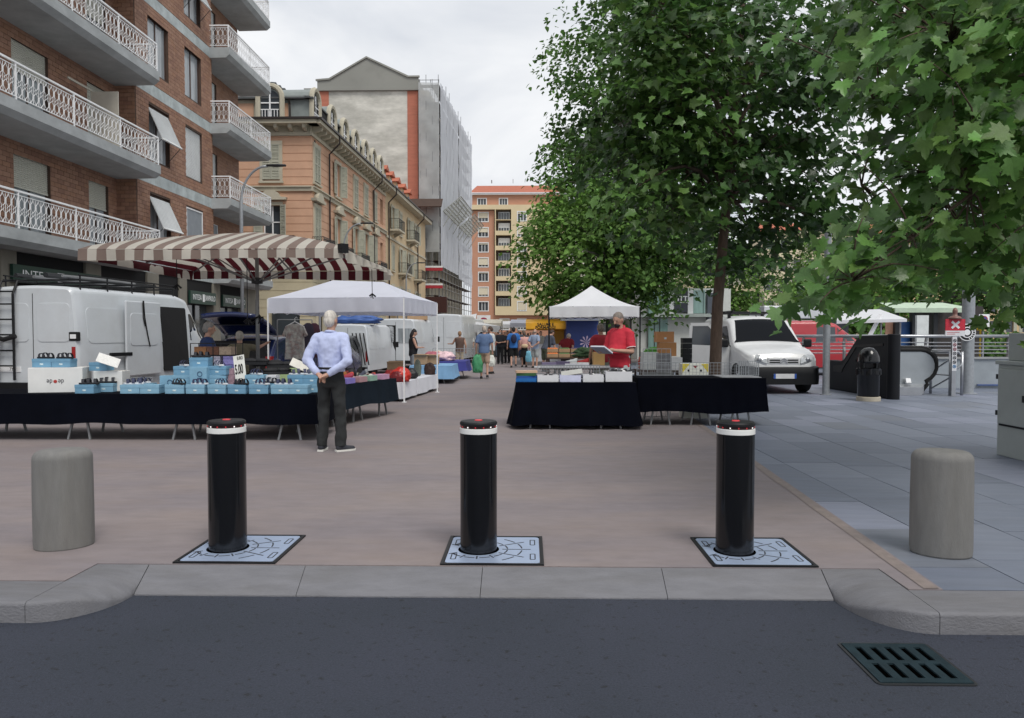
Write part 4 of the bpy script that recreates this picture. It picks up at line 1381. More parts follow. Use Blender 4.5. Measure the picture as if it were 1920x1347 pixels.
# ================================================================== TREES
mk('bark', (0.11, 0.075, 0.055), rough=0.95, var=0.3, scale=9, stretch=(2, 2, 0.5), bump=0.9, bscale=22)
mk('bark_grey', (0.16, 0.15, 0.125), rough=0.95, var=0.3, scale=6, stretch=(2, 2, 0.6), bump=0.6, bscale=18)
mk('leaf', (0.08, 0.15, 0.05), rough=0.36, var=0.16, scale=7, attr='tint', trans=0.36, spec=0.55, bump=0.25, bscale=30)
mk('leaf_far', (0.08, 0.15, 0.05), rough=0.6, var=0.1, scale=1.0, attr='tint', trans=0.30, spec=0.3)
def fast_mesh(name, V, T, tint, m, smooth=False):
    me = bpy.data.meshes.new(name)
    nv, nt = len(V), len(T)
    me.vertices.add(nv)
    me.vertices.foreach_set('co', np.ascontiguousarray(V, dtype=np.float32).ravel())
    me.loops.add(nt * 3)
    me.loops.foreach_set('vertex_index', np.ascontiguousarray(T, dtype=np.int32).ravel())
    me.polygons.add(nt)
    me.polygons.foreach_set('loop_start', np.arange(0, nt * 3, 3, dtype=np.int32))
    me.polygons.foreach_set('loop_total', np.full(nt, 3, dtype=np.int32))
    at = me.attributes.new('tint', 'FLOAT_COLOR', 'POINT')
    at.data.foreach_set('color', np.ascontiguousarray(tint, dtype=np.float32).ravel())
    me.materials.append(mat(m))
    me.update(calc_edges=True)
    me.validate()
    return me
def leaf_template(kind):
    if kind == 'maple':          # five pointed lobes with side teeth, stalk end at the origin, pointing +y
        half = [(0.0, 0.0), (0.16, -0.10), (0.34, -0.06), (0.30, 0.10), (0.54, 0.20), (0.42, 0.34), (0.60, 0.56), (0.36, 0.54), (0.30, 0.68), (0.17, 0.60), (0.16, 0.84), (0.0, 1.06)]
        z = lambda x, y: 0.20 * abs(x) - 0.22 * y * y
    elif kind == 'mid':
        half = [(0.0, 0.0), (0.34, 0.0), (0.30, 0.16), (0.56, 0.42), (0.28, 0.50), (0.18, 0.74), (0.0, 1.0)]
        z = lambda x, y: 0.22 * abs(x) - 0.2 * y * y
    else:
        half = [(0.0, 0.0), (0.36, 0.35), (0.22, 0.72), (0.0, 1.0)]
        z = lambda x, y: 0.25 * abs(x) - 0.2 * y * y
    n = len(half)
    V, T = [(0.0, half[k][1] * 0.0 + 0.33 * (k / (n - 1)) + 0.0, 0.0) for k in ()], []
    mid = [(0.0, y, z(0, y)) for y in (0.0, 0.3, 0.6, half[-1][1])]
    V = [(0, 0.34, z(0, 0.34))]
    for s in (1, -1):
        b = len(V)
        V += [(s * x, y, z(x, y)) for x, y in half]
        for k in range(n - 1):
            T.append((0, b + k, b + k + 1) if s > 0 else (0, b + k + 1, b + k))
    return np.array(V, dtype=np.float32), np.array(T, dtype=np.int32)
TPL = {k: leaf_template(k) for k in ('maple', 'mid', 'far')}
def leaf_mats(rng, n, nrm, droop):
    """rotation matrices: leaf tip direction random around horizontal and drooping, leaf normal near nrm"""
    nn = nrm + rng.normal(0, 0.45, (n, 3))
    nn /= np.linalg.norm(nn, axis=1, keepdims=True)
    t = rng.normal(0, 1, (n, 3))
    t[:, 2] -= droop
    t -= nn * (t * nn).sum(1, keepdims=True)
    t /= np.linalg.norm(t, axis=1, keepdims=True) + 1e-9
    x = np.cross(t, nn)
    return np.stack([x, t, nn], axis=2)
def leaves_mesh(name, kind, pos, Rm, size, tint, m):
    V0, T0 = TPL[kind]
    n, k = len(pos), len(V0)
    V = np.einsum('nij,kj->nki', Rm, V0) * size[:, None, None] + pos[:, None, :]
    T = (T0[None] + (np.arange(n) * k)[:, None, None]).reshape(-1, 3)
    return fast_mesh(name, V.reshape(-1, 3), T, np.repeat(tint, k, axis=0), m)
def tints(rng, n, base, cl=None, spread=0.25, yel=0.25):
    b = np.array(base)[None] * (1 + rng.normal(0, spread, (n, 1))).clip(0.45, 1.8)
    if cl is not None:
        b = b * cl[:, None]
    y = rng.random((n, 1)) ** 3 * yel
    b = b * (1 - y) + y * np.array([[0.20, 0.27, 0.06]])
    return np.concatenate([b.clip(0.004, 1), np.ones((n, 1))], axis=1)
def crown(rng, center, radii, ncl, per, clr, flat, size, base, inner=0.35, mask=0.0, kind='far', yel=0.2, shape=None, up=0.7):
    cs = []
    sd_ = float(rng.random() * 50)
    while len(cs) < ncl:
        d = rng.normal(0, 1, 3); d /= np.linalg.norm(d)
        r = (inner ** 3 + (1 - inner ** 3) * rng.random()) ** (1 / 3)
        q = d * r
        if shape is not None and not shape(q):
            continue
        wob = 1 + 0.28 * mnoise.noise(Vector((d[0] * 2.2 + sd_, d[1] * 2.2, d[2] * 2.2)))
        p = np.array(center) + q * np.array(radii) * wob
        if mask and mnoise.noise(Vector((p[0] * 0.9 + sd_, p[1] * 0.9, p[2] * 0.9))) < mask:
            continue
        cs.append((p, d))
    cs_p = np.array([c[0] for c in cs]); cs_d = np.array([c[1] for c in cs])
    n = ncl * per
    idx = np.repeat(np.arange(ncl), per)
    off = rng.normal(0, 1, (n, 3)) * clr * (0.7 + 0.6 * rng.random((ncl,)))[idx][:, None]
    off[:, 2] *= flat
    off[:, 2] -= 0.22 * (off[:, :2] ** 2).sum(1) / clr          # drooping sprays
    off = off.clip(-1.8 * clr, 1.8 * clr)
    pos = cs_p[idx] + off
    nrm = cs_d[idx] * 0.45 + np.array([[0, 0, up]])
    nrm /= np.linalg.norm(nrm, axis=1, keepdims=True)
    Rm = leaf_mats(rng, n, nrm, 0.5)
    sz = size * (0.7 + 0.6 * rng.random(n))
    cl = (1 + rng.normal(0, 0.22, ncl)).clip(0.55, 1.6)[idx]
    return pos, Rm, sz, tints(rng, n, base, cl, yel=yel), cs_p
def limb(mb, a, b, r0, r1, rng, sag=0.15, n=6, seg=7):
    a, b = Vector(a), Vector(b)
    L = (b - a).length
    pts, rs = [], []
    w = Vector(rng.normal(0, 1, 3)) * L * 0.06
    for i in range(n + 1):
        t = i / n
        p = a.lerp(b, t) + Vector((0, 0, 1)) * sag * L * math.sin(math.pi * t) * (1 - t * 0.4) + w * math.sin(math.pi * t)
        pts.append(p); rs.append(r0 + (r1 - r0) * t)
    mb.tube(pts, rs, seg)
    return pts
def tree(label, base, trunk_pts, trunk_r, crowns, name='tree', group=None, bark='bark_grey', nb=40, leafm='leaf_far', kind='far', seed=1, br=0.05):
    rng = np.random.default_rng(seed)
    root = thing(name, label, 'tree', base, 0, group)
    off = -Vector(base)
    mb = MB()
    pts = [Vector(p) for p in trunk_pts]
    mb.tube(pts, trunk_r, 12)
    mb.lathe([(trunk_r[0] * 1.5, -0.03), (trunk_r[0] * 1.2, 0.08), (trunk_r[0] * 1.02, 0.25)], 12, c=pts[0])
    tr = mb.build('trunk', bark, root, smooth=True)
    tr.data.transform(Matrix.Translation(off))
    allp = []
    lm = MB()
    for c in crowns:
        pos, Rm, sz, ti, cs = crown(rng, **c, kind=kind)
        allp.append((pos, Rm, sz, ti))
        sel = rng.permutation(len(cs))[:nb // len(crowns)]
        top = pts[-1]
        for k in sel:
            q = Vector(cs[k])
            # leave the trunk below the cluster
            zt_ = min(top.z, max(pts[0].z + (top.z - pts[0].z) * 0.45, q.z - (q - Vector((top.x, top.y, q.z))).length * 0.6))
            s_ = pts[-1]
            for u, v in zip(pts, pts[1:]):
                if u.z <= zt_ <= v.z:
                    s_ = u.lerp(v, (zt_ - u.z) / max(1e-6, v.z - u.z))
            limb(lm, s_, q, br * (0.6 + 0.8 * rng.random()), br * 0.12, rng)
    if lm.v:
        o = lm.build('branch', bark, root, smooth=True)
        o.data.transform(Matrix.Translation(off)); o['kind'] = 'stuff'
    pos, Rm, sz, ti = [np.concatenate([a[i] for a in allp]) for i in range(4)]
    me = leaves_mesh('crown', kind, pos + np.array(off)[None], Rm, sz, ti, leafm)
    cr = bpy.data.objects.new('crown', me)
    COL.objects.link(cr); cr.parent = root; cr['kind'] = 'stuff'
    return root
GREEN = (0.092, 0.190, 0.044)
DARK = (0.050, 0.115, 0.030)
LIGHT = (0.130, 0.250, 0.050)
# ---- maple between the stall and the small van
ty = 14.6
tx = XX(1340, ty)
t1 = [(tx, ty, 0), (tx + 0.02, ty, 1.0), (XX(1345, ty), ty, 2.1), (XX(1354, ty), ty, 3.3), (XX(1366, ty), ty, 4.6), (XX(1376, ty), ty, 5.6), (XX(1384, ty), ty, 7.2), (XX(1390, ty), ty, 9.0)]
ROUND = dict(inner=0.35)
tree('slender maple tree with brown trunk standing behind the long black table', (tx, ty, 0), t1, [0.135, 0.115, 0.105, 0.09, 0.08, 0.07, 0.05, 0.02],
     [dict(center=(3.95, 14.7, 6.3), radii=(2.75, 2.7, 3.6), ncl=205, per=46, clr=0.46, flat=0.16, size=0.165, base=DARK, inner=0.35, yel=0.12, mask=-0.12, shape=lambda q: q[2] > -0.93),
      dict(center=(2.55, 13.6, 5.6), radii=(1.1, 1.2, 2.3), ncl=55, per=44, clr=0.42, flat=0.16, size=0.165, base=GREEN, inner=0.2, yel=0.3)],
     name='maple_tree', bark='bark', nb=46, leafm='leaf', kind='mid', seed=5, br=0.045)
# ---- tall trees down the market
tree('tall plane tree with loose dark crown, tallest of the trees beyond the market', (6.0, 46, 0), [(6.0, 46, 0), (6.0, 46, 5), (6.2, 46, 11), (6.0, 46, 19)], [0.4, 0.34, 0.26, 0.08],
     [dict(center=(7.0, 46, 15.0), radii=(6.2, 5.5, 9.5), ncl=330, per=52, clr=0.66, flat=0.6, size=0.32, base=GREEN, inner=0.45, yel=0.15, mask=-0.2),
      dict(center=(3.3, 45, 10.3), radii=(2.9, 3.0, 3.4), ncl=90, per=46, clr=0.6, flat=0.6, size=0.28, base=GREEN, inner=0.4, yel=0.2)],
     name='plane_tree', group='trees beyond the market', nb=50, seed=11, br=0.12)
tree('bushy light green tree with low crown behind the right white canopy', (4.2, 38, 0), [(4.2, 38, 0), (4.2, 38, 3), (4.3, 38, 6), (4.2, 38, 8.5)], [0.28, 0.24, 0.16, 0.05],
     [dict(center=(3.3, 38, 5.6), radii=(4.1, 3.4, 3.4), ncl=260, per=46, clr=0.5, flat=0.5, size=0.25, base=LIGHT, inner=0.45, yel=0.25, mask=-0.3),
      dict(center=(6.0, 37, 6.6), radii=(3.2, 3.0, 4.0), ncl=160, per=46, clr=0.5, flat=0.5, size=0.25, base=GREEN, inner=0.45, yel=0.2)],
     name='leafy_tree', group='trees beyond the market', nb=44, seed=12, br=0.09)
for i, (x, y, z, r, h, b) in enumerate([(21.5, 50, 5.0, 4.6, 3.8, LIGHT), (29, 52, 5.4, 5.2, 4.4, GREEN), (16.5, 64, 5.8, 3.6, 4.4, LIGHT), (37, 50, 6.0, 5.5, 5.2, DARK), (30, 74, 8.0, 7.0, 6.4, GREEN)]):
    tree(['pale green tree behind the red van', 'mid green tree beyond the bus shelter', 'small pale tree beside the glass fronted building', 'dark tree far right behind the hanging maple leaves', 'farthest tree, seen between the red van and the shelter'][i],
         (x, y, 0), [(x, y, 0), (x, y, 2.5), (x + 0.2, y, z), (x, y, z + h * 0.6)], [0.25, 0.2, 0.14, 0.04],
         [dict(center=(x, y, z), radii=(r, r, h), ncl=170, per=36, clr=0.6, flat=0.55, size=0.32, base=b, inner=0.4, yel=0.2, mask=-0.3)],
         name='leafy_tree', group='trees beyond the station entrance', nb=24, seed=20 + i, br=0.08)
# ---- near maple whose branches hang into the picture from the right
rng = np.random.default_rng(77)
nt_base = Vector((6.6, 6.3, 0))
nt = thing('maple_tree', 'near maple tree hanging large lobed leaves into the view at the right', 'tree', nt_base)
tp = [nt_base, nt_base + Vector((0.02, 0, 1.2)), nt_base + Vector((-0.05, 0.05, 2.4)), nt_base + Vector((-0.1, 0, 4.0)), nt_base + Vector((0, 0.1, 6.5)), nt_base + Vector((0.1, 0, 8.5))]
mb = MB(); mb.tube(tp, [0.17, 0.15, 0.14, 0.12, 0.07, 0.03], 14); mb.lathe([(0.26, -0.03), (0.2, 0.1), (0.172, 0.3)], 14, c=tp[0])
wpart(mb, 'trunk', 'bark', nt, smooth=True)
LB = [(0, 1430), (45, 1400), (110, 1420), (125, 1590), (180, 1605), (250, 1630), (300, 1580), (380, 1572), (430, 1610), (480, 1545), (520, 1500), (570, 1490), (600, 1505)]
BB = [(1480, 585), (1530, 598), (1600, 590), (1640, 560), (1700, 560), (1760, 545), (1800, 528), (1850, 545), (1885, 600), (1930, 605), (2060, 600)]
def interp(tab, v):
    if v <= tab[0][0]: return tab[0][1]
    for (a, b), (c, d) in zip(tab, tab[1:]):
        if v <= c:
            return b + (d - b) * (v - a) / (c - a)
    return tab[-1][1]
tw = []
def in_region(px, py):
    return px > interp(LB, py) + 18 and py < interp(BB, px) - 18
while len(tw) < 470:
    px, py = rng.uniform(1380, 2010), rng.uniform(-140, 600)
    pyc = max(py, 0)
    if not in_region(px, pyc):
        continue
    edge = min((px - interp(LB, pyc)) / 260, 1.0)
    if rng.random() > 0.34 + 0.66 * edge:
        continue
    if px < 1560 and py < 130 and rng.random() > 0.4:
        continue
    Y = 5.0 + 3.4 * rng.random() ** 0.8 * (0.35 + 0.65 * edge)
    tw.append(P(px, py, Y))
# hidden depth of the crown behind and above
while len(tw) < 700:
    p = Vector((rng.uniform(3.6, 10), rng.uniform(5.5, 11), rng.uniform(2.9, 8.0)))
    px = CX + FPX * (p.x / p.y) + 30
    if px < 1690 and p.z < 1.5 + 0.45 * p.y: continue
    if (p - Vector((6.6, 7.5, 5.6))).length > 3.9: continue
    tw.append(p)
pos, nrm, sz, cl = [], [], [], []
for c in tw:
    k = int(rng.integers(8, 15))
    d = (c - Vector((6.6, 6.3, 4.2)))
    d.normalize()
    b = float(np.clip(1 + rng.normal(0, 0.2), 0.6, 1.5))
    for j in range(k):
        o = rng.normal(0, 1, 3) * np.array([0.16, 0.16, 0.09])
        o[2] -= 0.5 * (o[0] ** 2 + o[1] ** 2)
        pos.append(np.array(c) + o)
        nrm.append([d.x * 0.55, d.y * 0.55 - 0.25, 0.62])
        sz.append(rng.uniform(0.085, 0.165))
        cl.append(b)
pos, nrm, sz, cl = np.array(pos), np.array(nrm), np.array(sz), np.array(cl)
nrm /= np.linalg.norm(nrm, axis=1, keepdims=True)
Rm = leaf_mats(rng, len(pos), nrm, 1.1)
ti = tints(rng, len(pos), (0.092, 0.205, 0.046), cl, spread=0.2, yel=0.35)
# the 300 leaves that show largest are objects of their own
pxs = CX + FPX * ((pos[:, 0] + pos[:, 1] * math.tan(YAW)) / pos[:, 1])
inside = (pxs < 1925) & (pos[:, 2] < 1.5 + 0.455 * pos[:, 1])
score = sz / pos[:, 1] * inside
order = np.argsort(-score)
big, small = order[:300], order[300:]
lm_ = []
for k in range(10):
    V0, T0 = TPL['maple']
    lm_.append(fast_mesh('leaf', V0, T0, np.repeat(tints(rng, 1, (0.092, 0.205, 0.046), np.array([0.8 + 0.06 * k]), yel=0.4), len(V0), axis=0), 'leaf'))
for i in big:
    M4 = Matrix([[float(Rm[i][r][c]) for c in range(3)] for r in range(3)])
    inst('leaf', lm_[int(rng.integers(0, 10))], Vector(pos[i]) - nt_base, nt, rot=M4.to_euler(), scale=(float(sz[i]),) * 3)
me = leaves_mesh('crown', 'maple', pos[small] - np.array(nt_base)[None], Rm[small], sz[small], ti[small], 'leaf')
cr = bpy.data.objects.new('crown', me); COL.objects.link(cr); cr.parent = nt; cr['kind'] = 'stuff'
mb = MB()
hubs = []
for a in range(16):
    t = tw[int(rng.integers(0, 470))]
    s_ = Vector((tp[3])).lerp(tp[2] if a % 3 else tp[4], rng.random())
    hubs.append(limb(mb, s_, t, 0.035, 0.006, rng, sag=0.2, n=9))
for c in tw:                                                   # twigs from the nearest limb point
    best = min((q for h in hubs for q in h[2:]), key=lambda q: (q - c).length + 0.3 * max(0, q.z - c.z))
    limb(mb, best, c, 0.009, 0.003, rng, sag=0.12, n=4, seg=4)
o = wpart(mb, 'branch', 'bark', nt, smooth=True); o['kind'] = 'stuff'
# ================================================================== CANOPIES
def striped_mat():
    m = bpy.data.materials.new('striped_canvas'); m.use_nodes = True
    n, l = m.node_tree.nodes, m.node_tree.links
    b = n['Principled BSDF']; b.inputs['Roughness'].default_value = 0.85
    tc = n.new('ShaderNodeTexCoord'); sp = n.new('ShaderNodeSeparateXYZ'); l.new(tc.outputs['Object'], sp.inputs[0])
    mu = n.new('ShaderNodeMath'); mu.operation = 'MULTIPLY'; mu.inputs[1].default_value = 1 / 0.296; l.new(sp.outputs['X'], mu.inputs[0])
    fr = n.new('ShaderNodeMath'); fr.operation = 'FRACT'; l.new(mu.outputs[0], fr.inputs[0])
    gt = n.new('ShaderNodeMath'); gt.operation = 'GREATER_THAN'; gt.inputs[1].default_value = 0.5; l.new(fr.outputs[0], gt.inputs[0])
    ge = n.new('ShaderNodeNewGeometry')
    top = n.new('ShaderNodeMix'); top.data_type = 'RGBA'      # skylight washing out the upper side is painted in as tan, maroon underneath
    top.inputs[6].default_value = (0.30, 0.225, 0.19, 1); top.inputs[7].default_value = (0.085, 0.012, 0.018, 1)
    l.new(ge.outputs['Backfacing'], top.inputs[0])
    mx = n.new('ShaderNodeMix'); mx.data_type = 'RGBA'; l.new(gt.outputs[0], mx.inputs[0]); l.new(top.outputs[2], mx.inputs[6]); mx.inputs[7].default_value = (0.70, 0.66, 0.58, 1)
    nz = n.new('ShaderNodeTexNoise'); nz.inputs['Scale'].default_value = 1.4; nz.inputs['Detail'].default_value = 7; l.new(tc.outputs['Object'], nz.inputs['Vector'])
    mr = n.new('ShaderNodeMapRange'); mr.inputs['To Min'].default_value = 0.72; mr.inputs['To Max'].default_value = 1.15; l.new(nz.outputs['Fac'], mr.inputs['Value'])
    sc_ = n.new('ShaderNodeVectorMath'); sc_.operation = 'SCALE'; l.new(mx.outputs[2], sc_.inputs[0]); l.new(mr.outputs[0], sc_.inputs['Scale'])
    l.new(sc_.outputs[0], b.inputs['Base Color'])
    tr = n.new('ShaderNodeBsdfTranslucent'); l.new(sc_.outputs[0], tr.inputs['Color'])
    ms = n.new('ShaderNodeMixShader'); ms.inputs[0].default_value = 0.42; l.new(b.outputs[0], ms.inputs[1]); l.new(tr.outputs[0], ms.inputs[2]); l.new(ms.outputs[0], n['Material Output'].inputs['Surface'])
    bp = n.new('ShaderNodeBump'); bp.inputs['Strength'].default_value = 0.25; bp.inputs['Distance'].default_value = 0.03
    nb = n.new('ShaderNodeTexNoise'); nb.inputs['Scale'].default_value = 3.5; nb.inputs['Detail'].default_value = 5; l.new(tc.outputs['Object'], nb.inputs['Vector']); l.new(nb.outputs['Fac'], bp.inputs['Height']); l.new(bp.outputs[0], b.inputs['Normal'])
    MATS['striped_canvas'] = m
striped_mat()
cc = Vector((-4.92, 13.5, 0))
can = thing('market_umbrella', 'large square market umbrella with brown and cream stripes over the shoe stall', 'umbrella', cc)
hx, hy = 2.07, 2.0
zE, zP = 2.83, 3.36
def roof_z(u, v):
    a = max(abs(u), abs(v))
    ridge = 1 - abs(abs(u) - abs(v))
    return zE + (zP - zE) * (1 - a) ** 0.72 - 0.05 * (1 - ridge) * a * (1 - a) * 4
mb = MB()
N_ = 40
def canvas(a, b):
    u, v = a * 2 - 1, b * 2 - 1
    return (u * hx * (1 - 0.02 * (1 - abs(v))), v * hy, roof_z(u, v))
mb.grid(canvas, N_, N_)
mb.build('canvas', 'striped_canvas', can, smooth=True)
def valance(pts, zt_, zb_, par, m, wav=0.02, outn=None, name='valance', n=40, uneven=0.02):
    a, b = Vector(pts[0]), Vector(pts[1])
    nrm = Vector(((b - a).y, -(b - a).x, 0)).normalized()
    def fn(u, v):
        p = a.lerp(b, u)
        w = wav * v * math.sin(u * 34 + p.y * 3) + wav * 0.6 * v * math.sin(u * 71 + 2)
        z = zt_ + (zb_ - zt_) * v - uneven * v * math.sin(u * 5 + 1) + (-0.015 * math.sin(u * math.pi) if v == 0 else 0)
        q = p + nrm * w
        return (q.x, q.y, z)
    mb = MB(); mb.grid(fn, n, 4, flip=True)
    return mb.build(name, m, par, smooth=True)
c4 = [(-hx, -hy, 0), (hx, -hy, 0), (hx, hy, 0), (-hx, hy, 0)]
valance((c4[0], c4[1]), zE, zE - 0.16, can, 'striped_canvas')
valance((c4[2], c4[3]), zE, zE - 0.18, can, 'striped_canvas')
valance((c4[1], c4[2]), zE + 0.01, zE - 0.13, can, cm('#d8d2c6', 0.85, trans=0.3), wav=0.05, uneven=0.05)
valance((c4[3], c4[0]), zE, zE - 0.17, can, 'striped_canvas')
mb = MB(); mb.tube([(0, 0, 0.004), (0, 0, zP - 0.02)], 0.034, 12); mb.build('pole', 'grey_steel', can, smooth=True)
mb = MB(); mb.lathe([(0.03, 2.42), (0.1, 2.43), (0.1, 2.52), (0.04, 2.54)], 12); mb.build('hub', 'dark_steel', can)
for sx, sy in ((1, 1), (1, -1), (-1, 1), (-1, -1), (1, 0), (-1, 0), (0, 1), (0, -1)):
    e = Vector((sx * hx * 0.985, sy * hy * 0.985, zE - 0.02))
    mb = MB(); mb.tube([(0, 0, zP - 0.08), (e.x * 0.5, e.y * 0.5, roof_z(sx * 0.5, sy * 0.5) - 0.05), e], 0.016, 6)
    r_ = mb.build('rib', 'grey_steel', can)
    f_ = 0.62
    mb = MB(); mb.tube([(sx * 0.08, sy * 0.08, 2.48), (e.x * f_, e.y * f_, roof_z(sx * f_, sy * f_) - 0.06)], 0.014, 6)
    mb.build('strut', 'grey_steel', r_)
mb = MB(); mb.lathe([(0.25, 0.004), (0.25, 0.05), (0.05, 0.06), (0.045, 0.3)], 16); mb.build('base', 'dark_steel', can)
mb = MB(); mb.cbox((hx, -hy, zE + 0.0), (0.12, 0.12, 0.14), rz=R(45)); mb.build('corner_fitting', 'black_plastic', can)
for (px, pyt, pyb, Y) in ((331, 503, 536, 12.4), (463, 505, 601, 12.6), (697, 505, 553, 15.4)):
    a, b = P(px, pyt, Y) - cc, P(px + 1, pyb, Y) - cc
    a.z = max(a.z, 2.9) if Y < 15 else a.z
    mb = MB(); mb.tube([a, b], 0.007, 5)
    cd = mb.build('cord', 'black_plastic', can)
    mb = MB()
    mb.tube([b + Vector((-0.06, 0, -0.03)), b + Vector((0, 0, 0.02)), b + Vector((0.07, 0, -0.04))], 0.018, 6); mb.tube([b + Vector((-0.03, 0, -0.06)), b, b + Vector((0.02, 0, -0.08))], 0.013, 6)
    mb.build('knot', 'black_plastic', cd)
mb = MB()
for k in range(6):
    a = k * 1.05
    mb.tube([(0.034, 0, 1.80 + 0.012 * k), (0.06 + 0.05 * math.cos(a), 0.05 * math.sin(a) - 0.03, 1.82), (0.15 * math.cos(a) - 0.03, -0.05 + 0.05 * math.sin(a), 1.74 + 0.05 * math.sin(a * 2))], 0.014, 5)
mb.build('tied_rope', 'black_plastic', can)
# ---- pop-up gazebos
def gazebo(label, C4, zv0, zv1, ridge, leg_m, tarp, concave, truss=True, gscale=0.02):
    """C4: FL, FR, BR, BL ground points; ridge: two points with height"""
    root = thing('pop_up_canopy', label, 'canopy', C4[1])
    o = Vector(C4[1])
    c = [Vector(p) - o for p in C4]
    rd = [Vector(p) - o for p in ridge]
    ends = [(c[0], c[1], rd[0], rd[1]), (c[1], c[2], rd[1], rd[1]), (c[2], c[3], rd[1], rd[0]), (c[3], c[0], rd[0], rd[0])]
    mb = MB()
    for a, b, ra, rb_ in ends:
        def fn(u, v):
            p = a.lerp(b, u); q = ra.lerp(rb_, u)
            h = v ** (1.0 + concave)
            x = p.lerp(q, v)
            sag = 0.05 * math.sin(math.pi * u) * (1 - v) * v * 2
            return (x.x, x.y, zv1 + (q.z - zv1) * h - sag)
        mb.grid(fn, 14, 12)
    mb.build('roof', tarp, root, smooth=True)
    for a, b, _, _ in ends:
        valance((a, b), zv1 + 0.001, zv0, root, tarp, wav=0.015, uneven=0.012)
    for p in c:
        mb = MB(); mb.tube([(p.x, p.y, 0.004), (p.x, p.y, zv1 - 0.02)], gscale, 4); mb.box(p.x - 0.05, p.x + 0.05, p.y - 0.05, p.y + 0.05, 0.004, 0.012)
        mb.build('pole', leg_m, root)
    ctr = (rd[0] + rd[1]) / 2
    ctr0 = (c[0] + c[1] + c[2] + c[3]) / 4
    for a, b, _, _ in ends:
        mb = MB()
        a, b = a.lerp(ctr0, 0.06), b.lerp(ctr0, 0.06)
        m_ = a.lerp(b, 0.5)
        z0, z1 = zv0 - 0.02, zv0 + 0.16
        for s0, s1 in ((0, 0.25), (0.25, 0.5), (0.5, 0.75), (0.75, 1)):
            p, q = a.lerp(b, s0), a.lerp(b, s1)
            mb.tube([(p.x, p.y, z1 if s0 in (0, 0.5) else z0), (q.x, q.y, z0 if s0 in (0, 0.5) else z1)], 0.012, 4)
            mb.tube([(p.x, p.y, z0 if s0 in (0, 0.5) else z1), (q.x, q.y, z1 if s0 in (0, 0.5) else z0)], 0.012, 4)
        mb.tube([(m_.x, m_.y, z1), (ctr.x, ctr.y, zv1 + 0.25)], 0.012, 4)
        mb.build('truss', leg_m, root)
    return root
e1 = Vector((0.133, 0.991, 0)).normalized(); e2 = Vector((-e1.y, e1.x, 0))
FRp = G(758, 755); FRp.z = 0
FLp, BRp = FRp + e2 * 3.2, FRp + e1 * 2.9
BLp = FLp + e1 * 2.9
ra, rb_ = P(624, 526, 18.35), P(719, 529, 18.2)
gazebo('white pop-up canopy with white poles beside the shoe stall', [FLp, FRp, BRp, BLp], 2.0, 2.33, [ra, rb_], 'rail_white', 'white_tarp_blue', 0.12)
gc = [Vector((XX(1029, 24.4), 24.4, 0)), Vector((XX(1200, 24.4), 24.4, 0)), Vector((XX(1200, 24.4) + 0.1, 27.4, 0)), Vector((XX(1029, 24.4) + 0.1, 27.4, 0))]
ap = P(1109, 536, 25.9)
gazebo('white pop-up canopy with black legs behind the man in red', gc, 2.08, 2.42, [ap, ap], 'black_plastic', 'white_tarp', 0.45, gscale=0.03)
